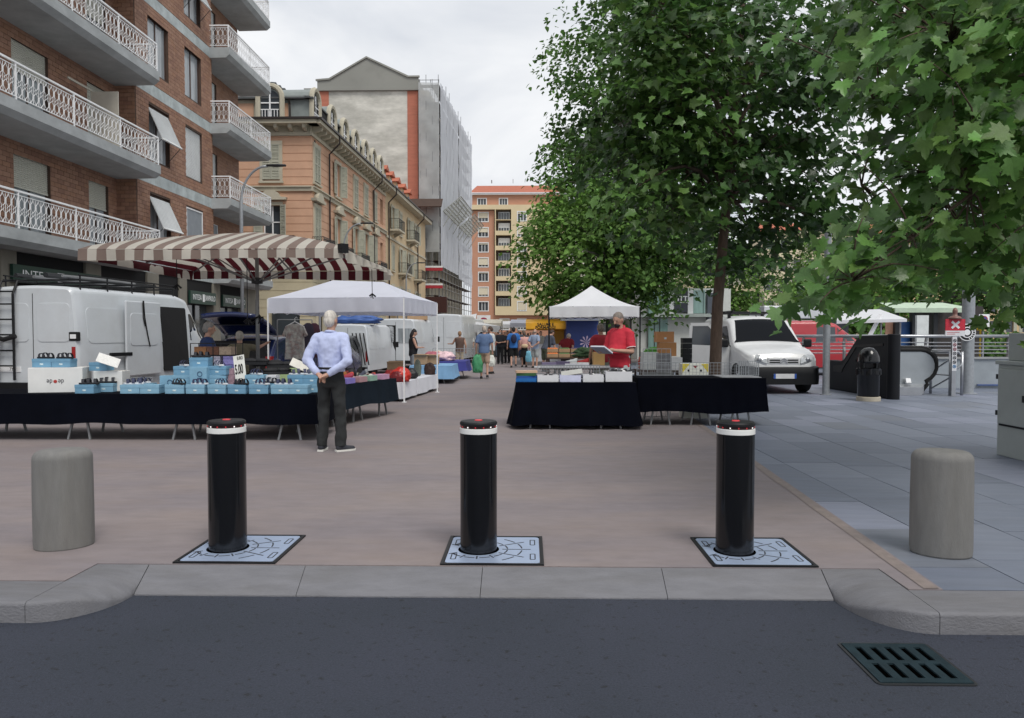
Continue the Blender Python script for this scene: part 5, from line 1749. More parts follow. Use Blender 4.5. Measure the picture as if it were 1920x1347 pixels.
# ================================================================== TABLES with cloths
def trestle_table(label, c, sx, sy, rz, z, group=None, legs=True, m='grey_steel', nleg=3):
    t = thing('trestle_table', label, 'table', c, rz, group)
    mb = MB(); mb.box(-sx / 2, sx / 2, -sy / 2, sy / 2, z - 0.03, z); mb.build('table_top', 'wood_dark', t)
    for i in range(nleg):
        x = -sx / 2 + 0.35 + (sx - 0.7) * i / max(1, nleg - 1)
        for s in (-1, 1):
            for d in (-1, 1):
                mb = MB(); mb.tube([(x + d * 0.03, s * (sy / 2 - 0.10), z - 0.03), (x + d * 0.16, s * (sy / 2 - 0.04), 0.004)], 0.02, 4)
                mb.build('leg', m, t)
    return t
def tablecloth(label, c, sx, sy, rz, z, drop, m, amp=0.05, flare=0.04, nw=18, hem=0.03, group=None, seed=0, cat='tablecloth'):
    rr = 0.03
    pts = []
    seg = 0.045
    def run(a, b):
        L = (Vector(b) - Vector(a)).length
        k = max(2, int(L / seg))
        nx, ny = (b[1] - a[1]) / L, -(b[0] - a[0]) / L
        for i in range(k):
            t = i / k
            pts.append((a[0] + (b[0] - a[0]) * t, a[1] + (b[1] - a[1]) * t, nx, ny))
    A, B, C_, D_ = (-sx / 2, -sy / 2), (sx / 2, -sy / 2), (sx / 2, sy / 2), (-sx / 2, sy / 2)
    for a, b in ((A, B), (B, C_), (C_, D_), (D_, A)):
        run(a, b)
    n = len(pts)
    # average the normals so that corners flare
    nn = []
    for i in range(n):
        v = Vector((0, 0))
        for k in (-2, -1, 0, 1, 2):
            v += Vector(pts[(i + k) % n][2:4])
        nn.append(v.normalized() if v.length > 0 else Vector(pts[i][2:4]))
    lev = [0, 0.04, 0.12, 0.25, 0.4, 0.55, 0.7, 0.85, 1.0]
    vs = []
    per = 2 * (sx + sy)
    for L in lev:
        for i in range(n):
            s = i / n * per
            w = 0.5 + 0.5 * math.sin(s * 2 * math.pi / (per / nw) + 1.3 * mnoise.noise((s * 1.3, seed, 0)) * 3)
            w2 = 0.5 + 0.5 * mnoise.noise((s * 2.2, seed + 5.0, 0))
            o = 0.012 + (flare + amp * (0.6 * w + 0.7 * w2)) * L ** 1.2
            zz = z + 0.006 - drop * L - hem * L * mnoise.noise((s * 1.1, seed + 9.0, 2)) * 1.6
            vs.append((pts[i][0] + nn[i].x * o, pts[i][1] + nn[i].y * o, max(zz, 0.015)))
    fs = [tuple(range(n))]
    for k in range(len(lev) - 1):
        for i in range(n):
            fs.append((k * n + i, (k + 1) * n + i, (k + 1) * n + (i + 1) % n, k * n + (i + 1) % n))
    mb = MB(); mb.add(vs, fs)
    o = mb.build('tablecloth', m, smooth=True, loc=c, rz=rz, ang=60)
    return tag(o, label, cat, group)
# shoe stall front table
YA = 10.42
xL, xRr = -8.3, XX(589, YA)
zT = 0.655
fc = ((xL + xRr) / 2, YA + 0.5, 0)
trestle_table('long trestle table under the black cloth of the shoe stall', fc, xRr - xL - 0.06, 0.94, 0, zT, nleg=4)
tablecloth('near black navy cloth along the front of the shoe stall', fc, xRr - xL, 1.0, 0, zT, 0.42, 'navy_cloth', amp=0.03, nw=34, seed=1)
# side table
Ra, Rb = Vector((XX(600, 11.5), 11.5, 0)), P(743, 712, 14.1); Rb.z = 0
sdir = (Rb - Ra).normalized()
snrm = Vector((-sdir.y, sdir.x, 0))
sL = (Rb - Ra).length
scn = (Ra + Rb) / 2 + snrm * 0.5
srz = math.atan2(sdir.y, sdir.x)
trestle_table('trestle table running back from the shoe stall under dark teal cloth', scn, sL - 0.06, 0.9, srz, 0.67, nleg=3)
tablecloth('dark teal cloth on the side table of the shoe stall', scn, sL, 0.98, srz, 0.67, 0.40, 'teal_cloth', amp=0.03, nw=18, seed=2)
# right stall
YC = 11.85
xa, xb = XX(968, YC), XX(1192, YC)
trestle_table('trestle table under the long black cloth in front of the man in red', ((xa + xb) / 2, YC + 0.42, 0), xb - xa - 0.06, 0.8, 0, 0.735, nleg=2)
tablecloth('black cloth hanging almost to the ground in front of the man in red', ((xa + xb) / 2, YC + 0.42, 0), xb - xa, 0.84, 0, 0.735, 0.68, 'navy_cloth', amp=0.10, flare=0.05, nw=16, hem=0.05, seed=3)
YD = 12.35
xc, xd = XX(1197, YD), XX(1436, YD)
trestle_table('long trestle table under the black cloth before the maple trunk', ((xc + xd) / 2, YD + 0.42, 0), xd - xc - 0.06, 0.8, 0, 0.78, nleg=3)
tablecloth('black cloth with wavy hem on the long table before the maple trunk', ((xc + xd) / 2, YD + 0.42, 0), xd - xc, 0.84, 0, 0.78, 0.56, 'navy_cloth', amp=0.06, flare=0.02, nw=22, hem=0.03, seed=4)
mb = MB(); mb.box(XX(1352, 12.5), xd - 0.04, 12.42, 13.15, 0.788, 0.80)
tag(mb.build('display_board', cm('#9a9ca0', 0.7, var=0.15)), 'grey board lying on the right end of the long black table', 'board')
# inner display table behind the right stall
yI = 14.4
xi0, xi1 = XX(1012, yI), XX(1150, yI)
trestle_table('inner trestle table with shoe boxes behind the right stall', ((xi0 + xi1) / 2, yI + 0.4, 0), xi1 - xi0, 0.8, 0, 0.86, nleg=2)
# low white table, blue and purple tables beyond
A_, B_ = G(757, 754), G(824, 731)
d_ = (B_ - A_); d_.z = 0
for i, (t0, t1) in enumerate(((0.0, 0.36), (0.40, 1.0))):
    a, b = A_ + d_ * t0, A_ + d_ * t1
    u = d_.normalized(); nrm_ = Vector((-u.y, u.x, 0))
    c = (a + b) / 2 + nrm_ * 0.75; c.z = 0
    L_ = (b - a).length
    trestle_table(['low table under the nearer white cloth below the left canopy', 'low table under the farther white cloth below the left canopy'][i], c, L_ - 0.06, 1.3, math.atan2(u.y, u.x), 0.42, nleg=2)
    tablecloth(['white cloth on the nearer low table below the left canopy', 'white cloth on the farther low table below the left canopy'][i], c, L_, 1.4, math.atan2(u.y, u.x), 0.42, 0.36, 'white_cloth', amp=0.03, flare=0.01, nw=12, hem=0.03, seed=5 + i)
mk('blue_cloth', (0.20, 0.38, 0.60), rough=0.9, var=0.12, scale=2, bump=0.2, bscale=8)
mk('purple_cloth', (0.05, 0.055, 0.26), rough=0.9, var=0.12, scale=2, bump=0.2, bscale=8)
yb_ = 22.7
x0, x1 = XX(768, yb_), XX(846, yb_)
trestle_table('table under the light blue cloth down the market', ((x0 + x1) / 2, yb_ + 1.0, 0), x1 - x0 - 0.05, 1.9, 0, 0.55, nleg=2)
tablecloth('light blue cloth on the table down the market', ((x0 + x1) / 2, yb_ + 1.0, 0), x1 - x0, 2.0, 0, 0.55, 0.40, 'blue_cloth', amp=0.05, nw=26, hem=0.03, seed=8)
yb2 = 25.0
x0, x1 = XX(800, yb2), XX(872, yb2)
trestle_table('table under the purple blue cloth behind the light blue one', ((x0 + x1) / 2, yb2 + 1.0, 0), x1 - x0 - 0.05, 1.9, 0, 0.60, nleg=3)
tablecloth('purple blue cloth on the table behind the light blue one', ((x0 + x1) / 2, yb2 + 1.0, 0), x1 - x0, 2.0, 0, 0.60, 0.36, 'purple_cloth', amp=0.06, nw=20, hem=0.06, seed=9)
# ================================================================== GOODS
BLUE, BLUE2 = cm('#7faac2', 0.6, var=0.16), cm('#6b98b4', 0.6, var=0.16)
WHITEB = cm('#dcdde0', 0.7, var=0.05)
LIGHTP = cm('#cddfe2', 0.6, var=0.35, scale=60)
PURP = cm('#8d86c4', 0.7, var=0.15)
def shoebox(label, loc, rz=0.0, s=(0.265, 0.19, 0.125), m=BLUE, lidm=None, group='blue shoe boxes of the left stall', name='shoe_box', lid=True, cat='shoe box', mark=True):
    b = thing(name, label, cat, loc, rz, group)
    lh = s[2] * 0.36 if lid else 0
    mb = MB(); mb.box(-s[0] / 2, s[0] / 2, -s[1] / 2, s[1] / 2, 0.001, s[2] - lh); mb.build('box', m, b)
    if lid:
        mb = MB(); e = 0.004; mb.box(-s[0] / 2 - e, s[0] / 2 + e, -s[1] / 2 - e, s[1] / 2 + e, s[2] - lh, s[2]); mb.build('lid', lidm or m, b, bevel=0.003)
    if mark:
        mb = MB(); mb.box(-0.024, 0.024, -s[1] / 2 - 0.003, -s[1] / 2, s[2] * 0.28, s[2] * 0.46); mb.build('size_label', LIGHTP, b)
    return b
# sandals: sole, two straps
def sandal_proto(name, sole, strap, cat='sandal'):
    r = thing(name, '-', cat)
    foot = [(-0.035, -0.13), (0.03, -0.13), (0.042, -0.06), (0.036, 0.0), (0.05, 0.07), (0.04, 0.12), (0.0, 0.145), (-0.04, 0.115), (-0.048, 0.05), (-0.036, -0.03), (-0.042, -0.09)]
    mb = MB(); mb.extr(foot, 0.001, 0.026); mb.build('sole', sole, r, bevel=0.006)
    for y, h in ((0.07, 0.06), (0.0, 0.07), (-0.09, 0.065)):
        mb = MB()
        def fn(u, v):
            a = math.pi * u
            return (-0.047 * math.cos(a), y - 0.02 + 0.04 * v + 0.01 * math.sin(a), 0.02 + h * math.sin(a))
        mb.grid(fn, 8, 2); mb.build('strap', strap, r, smooth=True)
    return r
DARKS, NAVYS = cm('#1d1f27', 0.6, var=0.2), cm('#2c3350', 0.6, var=0.25)
sand = {'black': sandal_proto('sandal', cm('#17181c', 0.7), DARKS), 'navy': sandal_proto('sandal', cm('#cfd3d8', 0.6), NAVYS)}
_used = {}
def place_sandal(kind, loc, rz, label, sc_=1.0, tilt=0.0):
    p = sand[kind]
    o = p if kind not in _used else copy_tree(p)
    _used[kind] = 1
    o.location = loc; o.rotation_euler = (tilt, 0, rz); o.scale = (sc_, sc_, sc_)
    tag(o, label, 'sandal', 'sandals on the shoe stall')
rg = random.Random(5)
HB = 0.125
z0 = zT + 0.008
row1 = [163, 247, 284, 331, 370, 411, 448, 487, 528, 562]
for i, px in enumerate(row1):
    Y = YA + 0.16
    shoebox('light blue lidded shoe box, %s from the left in the front row' % ordinal(i), (XX(px, Y), Y, z0), rg.uniform(-0.12, 0.12), m=rg.choice([BLUE, BLUE2]))
    if i not in (2, 9):
        place_sandal('black' if i in (0, 3, 6) else 'navy', (XX(px, Y) + 0.03, Y - 0.01, z0 + HB), R(rg.uniform(50, 115)), 'sandal displayed on the %s shoe box of the front row' % ordinal(i), 1.0)
row2 = [(200, 1, 0), (268, 1, 0), (345, 3, 0), (377, 4, 1), (410, 3, 0), (480, 2, 0), (505, 1, 0), (560, 2, 1), (588, 2, 0)]
for i, (px, k, w) in enumerate(row2):
    Y = YA + 0.44
    for j in range(k):
        shoebox('light blue shoe box, level %s of the %s pile behind the front row' % (ordinal(j), ordinal(i)), (XX(px, Y) + rg.uniform(-0.012, 0.012), Y, z0 + j * (HB + 0.001)), rg.uniform(-0.1, 0.1), m=rg.choice([BLUE, BLUE2]))
    place_sandal('navy' if i % 3 else 'black', (XX(px, Y), Y, z0 + k * (HB + 0.001)), R(rg.uniform(40, 120)), 'sandal lying on the %s pile behind the front row' % ordinal(i))
# boxes standing on end
for i, (px, Y, zz) in enumerate(((318, YA + 0.40, z0), (374, YA + 0.30, z0 + 0.126))):
    b = shoebox('pale blue shoe box standing on end with dark print, %s' % ('left of the tall pile' if i == 0 else 'in front of the tall pile'), (XX(px, Y), Y, zz), 0, s=(0.25, 0.13, 0.24), lid=False, mark=False, m=BLUE)
    text('print', 'IO', 0.11, cm('#3a5a78', 0.7), Matrix.Translation((0.03, -0.068, 0.13)) @ Matrix.Rotation(R(90), 4, 'X') @ Matrix.Rotation(R(90), 4, 'Z'), b)
# pink patterned stack and price sign
Y = YA + 0.55
for j in range(4):
    shoebox('dusty pink patterned box, level %s of the pink pile behind the price sign' % ordinal(j), (XX(432, Y), Y, z0 + 0.085 * j), 0.1, s=(0.17, 0.2, 0.083), m=cm('#a98a94', 0.8, var=0.35, scale=40), lid=False, mark=False, group='pink patterned boxes', name='patterned_box', cat='box')
sg = thing('price_sign', 'tilted white price card reading 5.00 on the shoe stall', 'price sign', P(452, 712, YA + 0.38))
mb = MB(); mb.box(-0.085, 0.085, -0.003, 0.003, 0, 0.36); cd = mb.build('card', cm('#e6e6de', 0.7), sg)
text('price', '5.00', 0.2, 'interior_dark', Matrix.Translation((-0.012, -0.006, 0.15)) @ STAND, sg, xs=0.37, bold=0.004)
text('note', 'EURO', 0.07, 'interior_dark', Matrix.Translation((0.02, -0.006, 0.315)) @ STAND, sg, xs=0.5)
mb = MB(); mb.tube([(0, 0.006, -0.1), (0, 0.006, 0.2)], 0.006, 5); mb.build('stick', 'wood_dark', sg)
sg.rotation_euler = (R(-8), R(-10), R(-6))
# big white cartons printed upside down
def carton(label, px0, px1, Y, zz, h, dep, txt, rz):
    w = (px1 - px0) / FPX * Y
    c = thing('carton', label, 'carton', (XX((px0 + px1) / 2, Y), Y + dep / 2, zz), rz, 'white cartons on the shoe stall')
    mb = MB(); mb.box(-w / 2, w / 2, -dep / 2, dep / 2, 0, h); mb.build('box', cm('#dfe0de', 0.75, var=0.05), c, bevel=0.006)
    mb = MB(); mb.box(-w / 2, w / 2, -0.03, 0.03, h + 0.0005, h + 0.0015); mb.build('tape', cm('#cfc9b8', 0.5), c)
    if txt:
        for face, M_ in ((0, Matrix.Translation((0, -dep / 2 - 0.002, h * 0.45)) @ STAND @ Matrix.Rotation(R(180), 4, 'Z')),
                         (1, Matrix.Rotation(R(90), 4, 'Z') @ Matrix.Translation((0, -w / 2 - 0.002, h * 0.45)) @ STAND @ Matrix.Rotation(R(180), 4, 'Z'))):
            if face == 1 and dep < 0.25: continue
            text('print', 'de', 0.10, cm('#4a4a50', 0.8), M_ @ Matrix.Translation((-0.075, 0, 0)), c, xs=0.8)
            text('print', 'de', 0.10, cm('#4a4a50', 0.8), M_ @ Matrix.Translation((0.075, 0, 0)), c, xs=0.8)
            mb = MB(); mb.lathe([(0.024, 0), (0.024, 0.003)], 14)
            o = mb.build('red_dot', cm('#b03a34', 0.7), c); o.matrix_local = M_
    return c
carton('large white carton with upside down print at the left end of the stall', 48, 142, YA + 0.22, z0, 0.36, 0.42, True, R(14))
carton('smaller white carton behind the left shoe boxes', 172, 224, YA + 0.46, z0, 0.30, 0.3, False, R(8))
Yc = YA + 0.36
for i, px in enumerate((82, 118)):
    shoebox('light blue shoe box, %s of the two on the large white carton' % ('left' if i == 0 else 'right'), (XX(px, Yc), Yc + 0.02, z0 + 0.363), 0.08, m=BLUE2)
    place_sandal('black', (XX(px + 3, Yc), Yc, z0 + 0.363 + HB), R(80), 'dark sandal on the %s box on the large white carton' % ('left' if i == 0 else 'right'))
shoebox('light blue shoe box with a white lid leaning on it, on the smaller carton', (XX(186, YA + 0.55), YA + 0.6, z0 + 0.302), -0.05, m=BLUE2)
mb = MB(); mb.cbox(P(203, 676, YA + 0.42), (0.30, 0.16, 0.008), rx=R(50), ry=R(34))
tag(mb.build('loose_cardboard', cm('#e4e3df', 0.7, var=0.12, scale=30)), 'loose white box lid propped at a slant on the smaller carton', 'lid')
# white and green boxes farther back, dark shoes
for i, (px, w, Y, zz, h, m, lb) in enumerate([(494, 0.28, 11.15, 0, 0.20, WHITEB, 'plain white box behind the blue boxes, left of the black trays'), (510, 0.16, 10.98, 0, 0.24, WHITEB, 'tall white box in front of the black trays'),
                                             (556, 0.15, 11.1, 0, 0.24, WHITEB, 'white box right of the black trays'), (536, 0.3, 11.9, 0, 0.34, cm('#b8cf98', 0.7), 'pale green box behind the black trays')]):
    shoebox(lb, (XX(px, Y), Y, z0 + zz), 0.05, s=(w, 0.2, h), m=m, lid=False, mark=False, group=None, name='box', cat='box')
for i, (px, py, Y) in enumerate([(478, 684, 11.3), (503, 687, 11.4), (527, 690, 11.35), (520, 702, 11.2)]):
    q = P(px, py, Y)
    mb = MB(); mb.cbox((0, 0, 0.02), (0.42, 0.2, 0.04)); mb.ell((-0.08, 0, 0.06), (0.13, 0.06, 0.045)); mb.ell((0.1, 0.02, 0.06), (0.12, 0.05, 0.04))
    o = mb.build('shoe_tray', cm('#15161a', 0.7, var=0.3), smooth=False, loc=q, rz=R(10 * i))
    tag(o, 'tray of black shoes, %s from the left behind the white boxes' % ordinal(i), 'shoe tray', 'trays of black shoes')
mb = MB(); mb.cbox(P(562, 685, 11.2), (0.28, 0.2, 0.01), rx=R(30), ry=R(30))
tag(mb.build('loose_cardboard', cm('#d9d6cc', 0.7)), 'open cream box lid leaning beside the man in the blue shirt', 'lid')
# black wire rack with brown boxes
rk = thing('display_rack', 'black wire display rack with boxes beside the seller in blue', 'rack', P(400, 700, 11.7))
mb = MB()
w_, h_ = 0.72, 0.52
for x in (-w_ / 2, 0, w_ / 2):
    for y in (0, 0.3):
        mb.tube([(x, y, -0.05), (x, y, h_ - 0.05)], 0.008, 4)
for z in (0.0, 0.28, h_ - 0.05):
    for y in (0, 0.3):
        mb.tube([(-w_ / 2, y, z), (w_ / 2, y, z)], 0.008, 4)
mb.build('wire_frame', 'black_plastic', rk)
for k, (x, z, m) in enumerate([(-0.22, 0.29, '#7d5535'), (-0.02, 0.29, '#5b3a2a'), (0.18, 0.29, '#8a7a6a'), (-0.22, 0.01, '#8d86c4'), (0.0, 0.01, '#9a92c8'), (0.24, 0.01, '#6f6aa8'), (0.24, 0.14, '#8d86c4'), (0.0, 0.14, '#b9b6c8')]):
    mb = MB(); mb.box(x - 0.095, x + 0.095, 0.03, 0.26, z, z + 0.125); mb.build('packet', cm(m, 0.7, var=0.3, scale=30), rk)
# side table goods: heaps of shoes, bags, boxes at the edge
def on_side(t, off, zz=0.0):
    q = Ra + sdir * t * sL + snrm * off
    return Vector((q.x, q.y, 0.682 + zz))
def small_shoe(label, loc, rz, m, s=1.0, group='assorted shoes on the side table'):
    sh = thing('shoe', label, 'shoe', loc, rz, group)
    mb = MB()
    secs = [(-0.13, 0.036, 0.10), (-0.10, 0.038, 0.10), (-0.03, 0.036, 0.075), (0.03, 0.042, 0.06), (0.09, 0.044, 0.045), (0.13, 0.028, 0.03)]
    rows = []
    for y, hw, h in secs:
        rows.append([(-hw, y, 0.02), (-hw * 0.9, y, h * 0.7), (-hw * 0.45, y, h), (hw * 0.45, y, h), (hw * 0.9, y, h * 0.7), (hw, y, 0.02)])
    k = 6
    vs = [p for r in rows for p in r]
    fs = [(i * k + j, i * k + (j + 1) % k, (i + 1) * k + (j + 1) % k, (i + 1) * k + j) for i in range(len(rows) - 1) for j in range(k)] + [tuple(range(k - 1, -1, -1)), tuple((len(rows) - 1) * k + j for j in range(k))]
    mb.add(vs, fs); mb.build('upper', m, sh, smooth=True)
    mb = MB(); mb.extr([(-0.04, -0.135), (0.04, -0.135), (0.042, 0.0), (0.048, 0.08), (0.02, 0.14), (-0.02, 0.14), (-0.048, 0.08), (-0.042, 0)], 0.001, 0.022); mb.build('sole', cm('#d6d6d2', 0.7), sh)
    sh.scale = (s, s, s)
    return sh
pal = ['#7a2a26', '#3a3f52', '#b8b2a6', '#5c4436', '#c24a3a', '#22242c', '#8a8f96', '#a03048', '#d8d2c8', '#474a3a']
for i in range(22):
    t, off = rg.uniform(0.12, 0.98), rg.uniform(0.12, 0.85)
    zz = 0.0 if i < 14 else 0.07
    small_shoe('%s %s shoe on the dark teal side table%s%s' % (['brick red', 'slate blue', 'pale stone', 'brown', 'coral', 'black', 'grey', 'crimson', 'cream', 'olive'][i % 10], 'lower' if i < 10 else 'middle' if i < 14 else 'upper', ', far end' if t > 0.6 else ', near end' if t < 0.35 else ', middle', ' near the edge' if off < 0.4 else ' near the back' if off > 0.62 else ''), on_side(t, off, zz), rg.uniform(0, 6.28), cm(pal[i % 10], 0.6, var=0.2), 0.95)
edge_b = [(0.10, '#8d86c4', 'violet box at the near edge of the side table'), (0.22, '#e6e2e6', 'white and violet box on the edge of the side table'), (0.36, '#8478c0', 'darker violet box on the edge of the side table'),
          (0.52, '#b08a90', 'rose box on the edge of the side table'), (0.66, '#8fb0a0', 'sea green box on the edge of the side table'), (0.84, '#c49ab8', 'pink box at the far edge of the side table')]
for t, m, lb in edge_b:
    shoebox(lb, on_side(t, 0.10), srz + R(90), s=(0.2, 0.28, 0.09), m=cm(m, 0.7), lid=False, mark=False, group=None, name='box', cat='box')
for i, (t, off, h, m, lb) in enumerate([(0.25, 0.6, 0.28, '#5d7d6c', 'green bottle like canister on the side table'), (0.33, 0.55, 0.2, '#d5d7da', 'white branded box with dark mark on the side table'), (0.5, 0.75, 0.22, '#6a6e74', 'grey bag slumped on the side table'), (0.62, 0.6, 0.20, '#a86a35', 'tan handbag on the side table'), (0.75, 0.6, 0.22, '#1b1c22', 'black handbag on the side table')]):
    mb = MB(); mb.ell((0, 0, h * 0.48), (0.12, 0.09, h * 0.5), 12, 8) if i != 1 else mb.box(-0.12, 0.12, -0.08, 0.08, 0, h)
    if i in (3, 4): mb.tube([(-0.08, 0, h * 0.85), (-0.05, 0, h * 1.4), (0.05, 0, h * 1.4), (0.08, 0, h * 0.85)], 0.01, 5)
    tag(mb.build(['canister', 'box', 'bag', 'handbag', 'handbag'][i], cm(m, 0.6, var=0.25), smooth=(i != 1), loc=on_side(t, off)), lb, ['canister', 'box', 'bag', 'handbag', 'handbag'][i])
# red bag on the white table
def sack(label, loc, r, m, name='bag', seed=0, amp=0.22, cat='bag'):
    mb = MB(); mb.ell((0, 0, 0), (1, 1, 1), 36, 26)
    for i, v in enumerate(mb.v):
        p = Vector(v)
        q = p * 1.6 + Vector((seed * 1.7, seed * 0.6, 0))
        n_ = mnoise.noise(q) * 0.9 + (0.45 - abs(mnoise.noise(q * 2.3)) * 1.5) + 0.3 * mnoise.noise(q * 5)
        m_ = max(abs(p.x), abs(p.y), abs(p.z)) ** 0.45
        p = p / m_ * (1 + amp * n_)
        t_ = 1 - 0.28 * max(0, p.z)
        p = Vector((p.x * r[0] * t_, p.y * r[1] * t_, (p.z + 0.9) * r[2]))
        p.z = max(p.z, 0.002)
        mb.v[i] = tuple(p)
    o = mb.build(name, m, smooth=True, loc=loc)
    return tag(o, label, cat)
sack('bright red crumpled bag on the white cloth below the left canopy', (*P(752, 700, 17.0).xy, 0.43), (0.21, 0.2, 0.17), mk('red_plastic', (0.62, 0.035, 0.02), rough=0.3, var=0.15, scale=8), seed=2)
for i, (px, Y, m, lb) in enumerate([(770, 18.2, '#232428', 'black bag behind the bright red bag'), (745, 16.9, '#7c1f26', 'dark red bag left of the bright red bag'), (733, 17.4, '#a02b2b', 'red brown bag farther left on the white cloth')]):
    sack(lb, (*P(px, 700, Y).xy, 0.43), (0.16, 0.14, 0.13), cm(m, 0.5, var=0.2), seed=5 + i)
for i, (px, py, Y, w, h, lb) in enumerate([(742, 690, 19.6, 0.42, 0.30, 'open cardboard box behind the red bags'), (790, 684, 23.4, 0.40, 0.26, 'open cardboard box in front of the woman in black'), (811, 684, 23.6, 0.36, 0.24, 'smaller cardboard box right of the woman in black')]):
    q = P(px, py, Y)
    bx_ = thing('cardboard_box', lb, 'box', (q.x, q.y, 0.44 if i == 0 else 0.566), R(5 - 6 * i))
    mb = MB()
    for a, b, c, d in ((-w / 2, w / 2, -0.16, -0.15), (-w / 2, w / 2, 0.15, 0.16), (-w / 2, -w / 2 + 0.01, -0.15, 0.15), (w / 2 - 0.01, w / 2, -0.15, 0.15)):
        mb.box(a, b, c, d, 0, h)
    mb.box(-w / 2, w / 2, -0.16, 0.16, 0, 0.01); mb.build('carton_body', 'cardboard', bx_)
    for s in (-1, 1):
        mb = MB(); mb.cbox((0, s * 0.2, h + 0.03), (w, 0.1, 0.008), rx=R(s * 35)); mb.build('flap', 'cardboard', bx_)
sack('dark brown bag standing on the farther white cloth', (*P(806, 700, 20.0).xy, 0.43), (0.15, 0.12, 0.16), cm('#3c2924', 0.7, var=0.3), seed=11)
sack('grey green trousers folded on the farther white cloth', (*P(783, 700, 19.4).xy, 0.43), (0.09, 0.09, 0.22), cm('#6a7168', 0.85, var=0.25), seed=13, name='folded_trousers', cat='clothes')
for i, px in enumerate((835, 812, 824)):
    sack(['pale pink heap of cloth on the purple table', 'rose patterned heap of cloth on the purple table', 'cream heap of cloth on the purple table'][i], (*P(px, 690, 25.6 + 0.3 * i).xy, 0.61), (0.35, 0.3, 0.16), cm(['#e4c4c8', '#a8606c', '#e8dcc0'][i], 0.85, var=0.3, scale=9), seed=20 + i, name='cloth_heap', cat='clothes')
# hanging blouse on a hanger under the left canopy
bl_ = thing('blouse', 'white blouse with red floral print hanging under the left canopy', 'blouse', P(553, 606, 15.9))
mk('floral', (0.62, 0.62, 0.58), rough=0.85, var=0.25, scale=9, dirt=0.85, dirtcol=(0.28, 0.07, 0.06), dscale=13, hue=((0.62, 0.62, 0.66), 11))
mb = MB()
prof = [(-0.06, -0.02), (0.06, -0.02), (0.19, -0.07), (0.27, -0.26), (0.21, -0.30), (0.185, -0.20), (0.20, -0.60), (0.22, -0.78), (-0.22, -0.78), (-0.20, -0.60), (-0.185, -0.20), (-0.21, -0.30), (-0.27, -0.26), (-0.19, -0.07)]
mb.extr(prof, -0.05, 0.05, M=STAND); mb.build('cloth', 'floral', bl_, bevel=0.03, seg=3)
mb = MB(); mb.tube([(-0.2, 0, -0.08), (0, 0, 0.03), (0.2, 0, -0.08)], 0.012, 6); mb.tube([(0, 0, 0.03), (0, 0, 0.10), (0.03, 0, 0.13), (0.05, 0, 0.10)], 0.006, 5); mb.build('hanger', 'rail_white', bl_)
for i, (dx, m, lb) in enumerate([(0.24, '#3a3444', 'dark garment hanging right behind the floral blouse'), (0.33, '#4a2a38', 'plum garment hanging farthest right behind the floral blouse')]):
    g_ = MB(); g_.extr([(x * 0.5, z) for x, z in prof], -0.04, 0.04, M=STAND)
    o = g_.build('garment', cm(m, 0.85, var=0.25), loc=P(553, 604, 16.0) + Vector((dx, 0.15 * (i + 1), 0)), rz=R(35)); tag(o, lb, 'clothes')
mb = MB(); a, b = P(520, 600, 16.0), P(585, 600, 16.4); mb.tube([a, b], 0.012, 6); mb.tube([a, (a.x, a.y, 0.0)], 0.014, 6); mb.tube([b, (b.x, b.y, 0.0)], 0.014, 6)
tag(mb.build('clothes_rail', 'grey_steel'), 'thin steel clothes rail holding the floral blouse', 'clothes rail')
sack('heap of folded navy jeans under the floral blouse', (*P(560, 690, 15.4).xy, 0.62), (0.42, 0.3, 0.16), cm('#1c2233', 0.9, var=0.4, scale=14), seed=31, name='jeans_heap', cat='clothes')
mb = MB(); q = P(558, 690, 15.4); mb.box(q.x - 0.5, q.x + 0.5, 15.1, 15.8, 0.58, 0.618)
for sx in (-0.46, 0.46):
    for yy in (15.14, 15.76): mb.box(q.x + sx - 0.02, q.x + sx + 0.02, yy - 0.02, yy + 0.02, 0.003, 0.58)
tag(mb.build('display_table', 'wood_dark'), 'small dark table carrying the folded jeans', 'table')
# right stall: white boxes with goods on the front table
zF = 0.735 + 0.008
def open_box(label, px, Y, w, d, h, m, fill, rz=0, group='white boxes of goods on the right stall'):
    b = thing('open_box', label, 'box', (XX(px, Y), Y + d / 2, zF), rz, group)
    mb = MB()
    for a, b_, c, e in ((-w / 2, w / 2, -d / 2, -d / 2 + 0.008), (-w / 2, w / 2, d / 2 - 0.008, d / 2), (-w / 2, -w / 2 + 0.008, -d / 2 + 0.008, d / 2 - 0.008), (w / 2 - 0.008, w / 2, -d / 2 + 0.008, d / 2 - 0.008)):
        mb.box(a, b_, c, e, 0, h)
    mb.box(-w / 2, w / 2, -d / 2, d / 2, 0, 0.008); mb.build('box', m, b)
    return b
ob = [(1161, 0.42, 0.28, 0.17, WHITEB, 'largest white box on the right stall, full of black and white sneakers'), (1112, 0.33, 0.25, 0.12, WHITEB, 'white box of sneakers, left of the largest box'),
      (1070, 0.34, 0.25, 0.11, cm('#cfd2ea', 0.7), 'white and lilac box with a slanted lid on the right stall'), (1027, 0.34, 0.25, 0.11, WHITEB, 'white box with grey papers, second from the left on the right stall'),
      (987, 0.33, 0.25, 0.06, cm('#1766ac', 0.6), 'bright blue tray at the left end of the right stall')]
